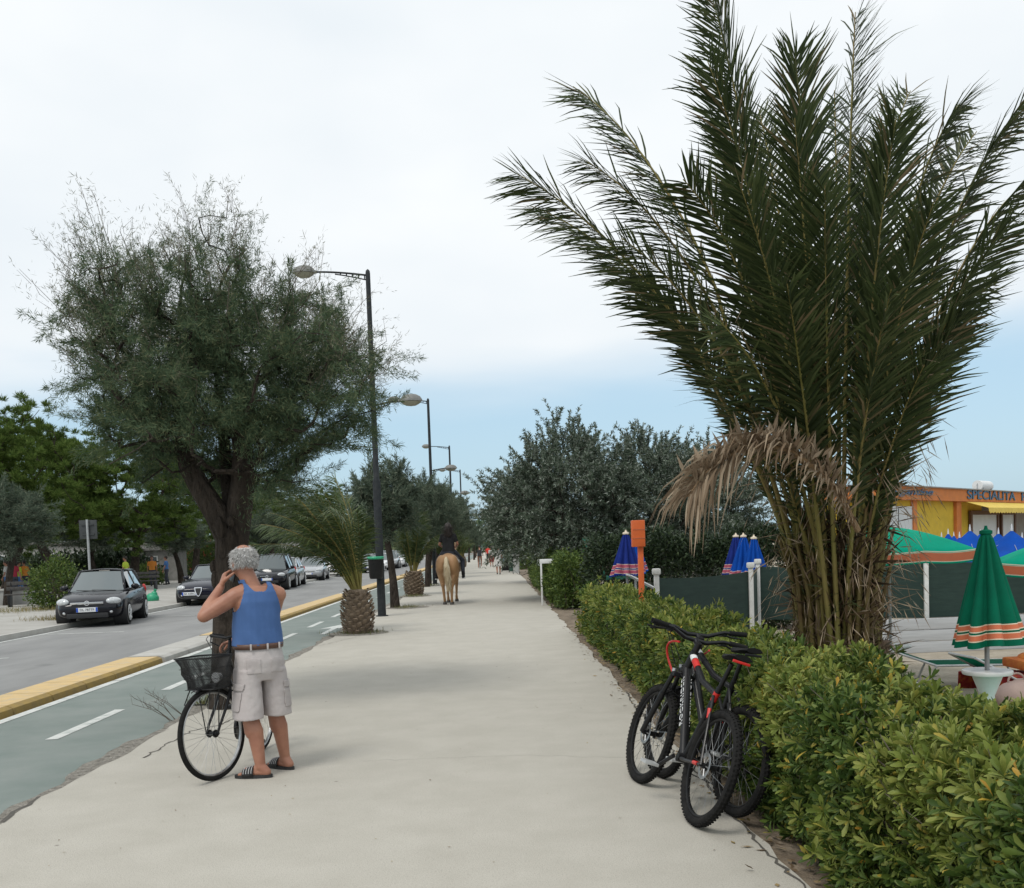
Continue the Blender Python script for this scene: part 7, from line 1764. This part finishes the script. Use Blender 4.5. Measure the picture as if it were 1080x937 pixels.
def car(loc, rz, label, paint_, L=4.25, W=1.76, H=1.46, kind='hatch', grille='bar', plate=None, alloy=True, group='cars parked along the far kerb'):
    """x right, y forward, z up; wheels stand on z = 0."""
    rt = thing('parked_car', label, 'car', loc, (0, 0, rz), group); g = MB(); k = W / 1.76; hl = L / 2
    suv = kind in ('suv',); zb = .30 if suv else .19; bl = (.98 if suv else .90) * (H / 1.46 if not suv else 1)
    if kind == 'sedan': st = [(-1, .60, .40, .78), (-.965, .76, zb + .06, .96), (-.80, .83, zb, .99), (-.45, .875, zb, .97), (0, .88, zb, .94), (.42, .875, zb, .91), (.68, .85, zb, .84), (.9, .77, zb + .03, .72), (.975, .66, zb + .1, .62), (1, .5, .42, .56)]
    else: st = [(-1, .60, .42, .80), (-.97, .78, zb + .08, .96), (-.85, .84, zb, bl + .05), (-.45, .875, zb, bl + .05), (0, .88, zb, bl + .03), (.40, .875, zb, bl), (.66, .85, zb, bl - .06), (.88, .78, zb + .03, bl - .17), (.97, .68, zb + .1, bl - .28), (1, .52, .42, bl - .36)]
    n_ = 14
    for y, w_, b_, t_ in st:
        w_ *= k; hh = [(0, b_), (w_ * .80, b_), (w_ * .97, b_ + .07), (w_, b_ + (t_ - b_) * .45), (w_ * .985, b_ + (t_ - b_) * .7), (w_ * .93, t_ - .05), (w_ * .80, t_ + .005), (0, t_ + .03)]
        ring = hh + [(-x_, z) for x_, z in hh[-2:0:-1]]; g.v += [(x_, y * hl, z) for x_, z in ring]
    n_ = 14
    for i in range(len(st) - 1):
        for j in range(n_): g.f.append([i * n_ + j, i * n_ + (j + 1) % n_, (i + 1) * n_ + (j + 1) % n_, (i + 1) * n_ + j]); g.m.append(0)
    g.f.append(list(range(n_))); g.m.append(0); g.f.append([(len(st) - 1) * n_ + j for j in range(n_)][::-1]); g.m.append(0)
    g.build('body', M[paint_], rt, sub=2)
    # cabin: base loop and roof loop points
    if kind == 'sedan': yA, yAt, yB, yC, yCt, yD, yDt = .24, -.02, -.18, -.50, -.46, -.80, -.58
    elif suv: yA, yAt, yB, yC, yCt, yD, yDt = .28, .17, -.10, -.52, -.52, -.96, -.90
    else: yA, yAt, yB, yC, yCt, yD, yDt = .40, .10, -.12, -.56, -.54, -.95, -.80
    bz = bl + .0; tz = H - .06; S = hl
    pts = {}
    for sg in (-1, 1):
        pts['A', sg] = V3((sg * .70 * k, yA * S, bz - .01)); pts['At', sg] = V3((sg * .545 * k, yAt * S, tz)); pts['B', sg] = V3((sg * .795 * k, yB * S, bz + .02)); pts['Bt', sg] = V3((sg * .585 * k, (yB - .02) * S, tz + .02)); pts['C', sg] = V3((sg * .79 * k, yC * S, bz + .04)); pts['Ct', sg] = V3((sg * .57 * k, yCt * S, tz + .005)); pts['D', sg] = V3((sg * .62 * k, yD * S, bz + .05)); pts['Dt', sg] = V3((sg * .50 * k, yDt * S, tz - .05)); pts['A2', sg] = V3((sg * .775 * k, (yA - .17) * S, bz + .01))
    P = lambda n, s: pts[n, s]
    def pane(name, q, inset=.06, bow=0):
        c = sum(q, V3()) / len(q); q2 = [p_.lerp(c, inset) for p_ in q]; g = MB(); nrm_ = (q2[1] - q2[0]).cross(q2[-1] - q2[0]).normalized(); 
        if nrm_.dot(c - V3((0, c.y * .6, .8))) < 0: nrm_ = -nrm_
        if bow:
            m_ = []; nx = 8
            for i in range(nx + 1):
                u = i / nx; b_ = bow * (1 - (2 * u - 1) ** 2); m_ += [q2[0].lerp(q2[1], u) + V3((0, b_, 0)), q2[3].lerp(q2[2], u) + V3((0, b_ * .8, .02 * (1 - (2 * u - 1) ** 2)))]
            g.add(m_, [(2 * i, 2 * i + 1, 2 * i + 3, 2 * i + 2) for i in range(nx)])
        else: g.prism([p_ - nrm_ * .01 for p_ in q2], nrm_ * .012)
        return g.build(name, M['glass'], rt, smooth=bool(bow))
    pane('windscreen', [P('A', -1), P('A', 1), P('At', 1), P('At', -1)], .03, .13)
    pane('rear_window', [P('D', -1), P('D', 1), P('Dt', 1), P('Dt', -1)], .06, -.06)
    for sg in (-1, 1):
        pane('side_window', [P('A2', sg), P('B', sg), P('Bt', sg), P('At', sg)]); pane('side_window', [P('B', sg), P('C', sg), P('Ct', sg), P('Bt', sg)]); pane('side_window', [P('C', sg), P('D', sg), P('Dt', sg), P('Ct', sg)], .12)
    g = MB(); loop = [V3((0, yAt * S + .10, tz + .01))]
    rows = []; 
    for nm in ('At', 'Bt', 'Ct', 'Dt'):
        l, r_ = P(nm, -1), P(nm, 1); rows.append([l.lerp(r_, u / 8) + V3((0, (.11 if nm == 'At' else (-.05 if nm == 'Dt' else 0)) * (1 - (u / 4 - 1) ** 2), .055 * (1 - (u / 4 - 1) ** 2))) for u in range(9)])
    vs = [q for r_ in rows for q in r_]; g.add(vs, [(i * 9 + j, i * 9 + j + 1, (i + 1) * 9 + j + 1, (i + 1) * 9 + j) for i in range(3) for j in range(8)])
    for sg in (-1, 1):
        for a_, b_, r_ in (('A', 'At', .034), ('B', 'Bt', .03), ('C', 'Ct', .035), ('D', 'Dt', .06)): g.tube([P(a_, sg) - V3((0, 0, .04)), P(b_, sg)], r_, 8, flat=.8)
        g.tube([P('At', sg), P('Bt', sg), P('Ct', sg), P('Dt', sg)], .032, 8); g.tube([P('A', sg) , P('A2', sg), P('B', sg), P('C', sg), P('D', sg)], .03, 8)
        g.sheet([[P('C', sg).lerp(P('D', sg), .55), P('D', sg), P('Dt', sg), P('Ct', sg).lerp(P('Dt', sg), .6)]])
    ro = g.build('roof', M[paint_], rt, auto=False); sm = ro.modifiers.new('t', 'SOLIDIFY'); sm.thickness = .012; sm.offset = 0
    # dark cabin interior
    g = MB(); g.box((0, (yA + yD) / 2 * S - .02, bz + .10), (1.05 * k, (yA - yD) * S * .80, .30), bev=.05)
    for sx in (-.36, .36): g.box((sx * k, yB * S + .05, bz + .3), (.42, .13, .5), bev=.05)
    g.build('seats', M['trim'], rt)
    # wheels in dark arches
    rw = .36 if suv else .315; wy = (hl * .615, -hl * .60)
    for y in wy:
        for sg in (-1, 1):
            xw = sg * (.775 * k); g = MB(); g.tube([(xw - sg * .25, y, rw + .02), (sg * .872 * k, y, rw + .02)], rw + .045, 24); g.build('wheel_arch', M['trim'], rt)
            g = MB(); g.torus((0, 0, 0), (1, 0, 0), rw - .07, .07, 32, 10, flat=1.15); wl = g.build('wheel', M['rubber'], rt); wl.location = (sg * .81 * k, y, rw)
            g = MB(); sp = 7
            g.torus((sg * .075, 0, 0), (1, 0, 0), rw - .115, .015, 30, 6); g.tube([(sg * .03, 0, 0), (sg * .085, 0, 0)], .05, 12)
            for q in range(sp):
                a = 2 * math.pi * q / sp; g.tube([(sg * .08, .03 * math.cos(a), .03 * math.sin(a)), (sg * .07, (rw - .115) * math.cos(a), (rw - .115) * math.sin(a))], [.028, .022], 6, flat=.6)
            g.build('rim', M['alu'], wl); g = MB(); g.tube([(sg * .0, 0, 0), (sg * .02, 0, 0)], rw - .12, 24); g.build('brake_disc', M['trim'], wl)
    # face
    zf = bl - .24
    for sg in (-1, 1):
        g = MB(); Mx = Euler((R(-28), 0, sg * R(-38))).to_matrix(); g.ell((sg * .615 * k, hl * .915, zf), (.20, .10, .095), Mx, 18, 12); g.build('headlight', M['headlamp'], rt)
        g = MB(); g.ell((sg * .56 * k, hl * .965, zb + .2), (.05, .04, .045)); g.build('fog_light', M['chrome'], rt)
        g = MB(); g.ell((sg * .72 * k, -hl * .945, bl - .08), (.07, .08, .15)); g.build('tail_light', M['dark_red'], rt)
        g = MB(); mc = P('A2', sg) + V3((sg * .13, -.02, .07)); g.ell(mc, (.11, .06, .075)); g.tube([P('A2', sg), mc], .025, 6); g.build('mirror', M[paint_], rt)
        for y in (yB * S + .08, yC * S + .12): g = MB(); g.box((sg * (.885 * k), y + .1, bl - .08), (.02, .16, .025), bev=.008); g.build('door_handle', M[paint_], rt)
    yf = hl * .975
    g = MB(); g.box((0, yf, zf - .10), (.74 * k, .08, .10), rot=(R(-10), 0, 0), bev=.02); g.box((0, yf + .01, zb + .12), (1.0 * k, .09, .13), bev=.03); gr = g.build('grille', M['trim'], rt)
    if grille == 'bar':
        g = MB(); g.box((0, yf + .045, zf - .035), (.80 * k, .035, .05), rot=(R(-10), 0, 0), bev=.015); g.torus((0, yf + .06, zf - .035), (0, 1, 0), .055, .009, 24, 8); g.box((0, yf + .066, zf - .035), (.16, .012, .014)); g.build('badge', M['chrome'], gr)
    elif grille == 'shield':
        o_ = [(-.13, yf + .02, zf + .02), (.13, yf + .02, zf + .02), (.12, yf + .03, zf - .1), (.05, yf + .055, zf - .27), (0, yf + .06, zf - .31), (-.05, yf + .055, zf - .27), (-.12, yf + .03, zf - .1)]; g = MB(); g.prism(o_, (0, .05, 0)); g.build('badge', M['chrome'], gr)
        g = MB(); g.prism([(x_ * .75, y + .052, zf - .12 + (z - zf + .12) * .78) for x_, y, z in o_], (0, .006, 0)); g.build('shield_inset', M['trim'], gr)
    else:
        g = MB(); g.torus((0, yf + .05, zf - .08), (0, 1, 0), .055, .012, 20, 8); g.box((0, yf + .04, zf - .05), (.6 * k, .03, .02)); g.build('badge', M['chrome'], gr)
    px_ = .30 if grille == 'shield' else 0
    g = MB(); g.box((px_, yf + .065, zf - .20), (.52, .014, .115), bev=.004); pl = g.build('number_plate', M['plate_white'], rt)
    g = MB(); 
    for sx in (-.235, .235): g.box((px_ + sx, yf + .074, zf - .20), (.046, .006, .108))
    g.build('plate_band', M['plate_blue'], pl)
    if plate:
        cu = bpy.data.curves.new('lettering', 'FONT'); cu.body = plate; cu.size = .085; cu.extrude = .001; cu.align_x = 'CENTER'; cu.align_y = 'CENTER'; cu.materials.append(M['plate_ink']); ob = bpy.data.objects.new('lettering', cu); col.objects.link(ob); ob = to_mesh(ob); ob.parent = pl; ob.location = (px_, yf + .075, zf - .20); ob.rotation_euler = (R(90), 0, R(180))
    g = MB(); g.tube([(-.5 * k, yA * S + .09, bz + .0), (.1 * k, yA * S + .13, bz + .03)], .009, 5); g.tube([(.0 * k, yA * S + .11, bz + .0), (.5 * k, yA * S + .07, bz + .03)], .009, 5); g.build('wipers', M['trim'], rt)
    return rt
RZ = -.06
def cpos(px, py, zo=0): q_ = G(px, py, RZ); return q_
q_ = G(126, 658, RZ); q2_ = G(155, 651, RZ)
c1 = V3(((q_.x + q2_.x) / 2 - .72, (q_.y + q2_.y) / 2 + .0, RZ)); hd_ = math.atan2(q2_.y - q_.y, q2_.x - q_.x)
car((G(124, 659, RZ).x - .80, G(124, 659, RZ).y + 1.25, RZ), R(180 + 10), 'black hatchback with chrome nose bar and white-blue plate, nearest of the parked cars', 'paint_black', 4.25, 1.76, 1.46, 'hatch', 'bar', 'DL 787TF')
q_ = G(209, 639, RZ); car((q_.x, q_.y + 2.0, RZ), R(180 + 3), 'midnight black saloon with shield-shaped grille parked behind the black hatchback', 'paint_navy', 4.6, 1.83, 1.42, 'sedan', 'shield', 'BR 430KC')
q_ = G(288, 623, RZ); car((q_.x - .35, q_.y + 1.9, RZ), R(180 + 4), "tall black off-roader beside the man's shoulder", 'paint_black', 4.4, 1.85, 1.72, 'suv', 'ring')
q_ = G(306, 619, RZ); car((q_.x - .55, q_.y + 1.8, RZ), R(180 + 4), 'silver hatchback parked just behind the black off-roader', 'paint_silver', 4.1, 1.72, 1.52, 'hatch', 'ring')
q_ = G(327, 613, RZ); car((q_.x - .2, q_.y + 2.0, RZ), R(180 + 4), 'silver saloon parked between silver hatchback and white off-roader', 'paint_silver', 4.6, 1.8, 1.45, 'sedan', 'bar')
q_ = G(349, 609, RZ); car((q_.x - .1, q_.y + 2.0, RZ), R(180 + 3), 'white off-roader half hidden by the small palm fronds', 'paint_white', 4.5, 1.85, 1.66, 'suv', 'ring')
for i, (Y, pn, kd, lab) in enumerate(((79, 'paint_grey', 'hatch', 'grey hatchback seen in the gap behind the first lamp post'), (86, 'paint_white', 'hatch', 'white hatchback beyond the lamp post, farther than the white off-roader'), (93, 'paint_silver', 'suv', 'silver off-roader in the far row right of the lamp post'), (100, 'paint_white', 'sedan', 'white saloon far along the kerb near the rider'), (107, 'paint_grey', 'suv', 'dark grey off-roader at the far end of the parked row'), (115, 'paint_white', 'hatch', 'last white car of the parked row'))):
    car((-9.8, Y, RZ), R(180 + 2), lab, pn, 4.3, 1.78, 1.7 if kd == 'suv' else 1.46, kd, 'ring')
# green rubbish bag behind the hatchback
q_ = G(161, 637, RZ); g = MB(); g.ell((0, 0, .2), (.25, .22, .22)); g.ell((.08, 0, .36), (.12, .1, .12)); g.tube([(.1, 0, .42), (.13, 0, .55)], [.03, .07], 8); o_ = g.build('rubbish_bag', M['bag_green'], sub=0); o_.location = (q_.x, q_.y, RZ); tag(o_, 'knotted green rubbish bag on the kerb just behind the black hatchback', 'bag')
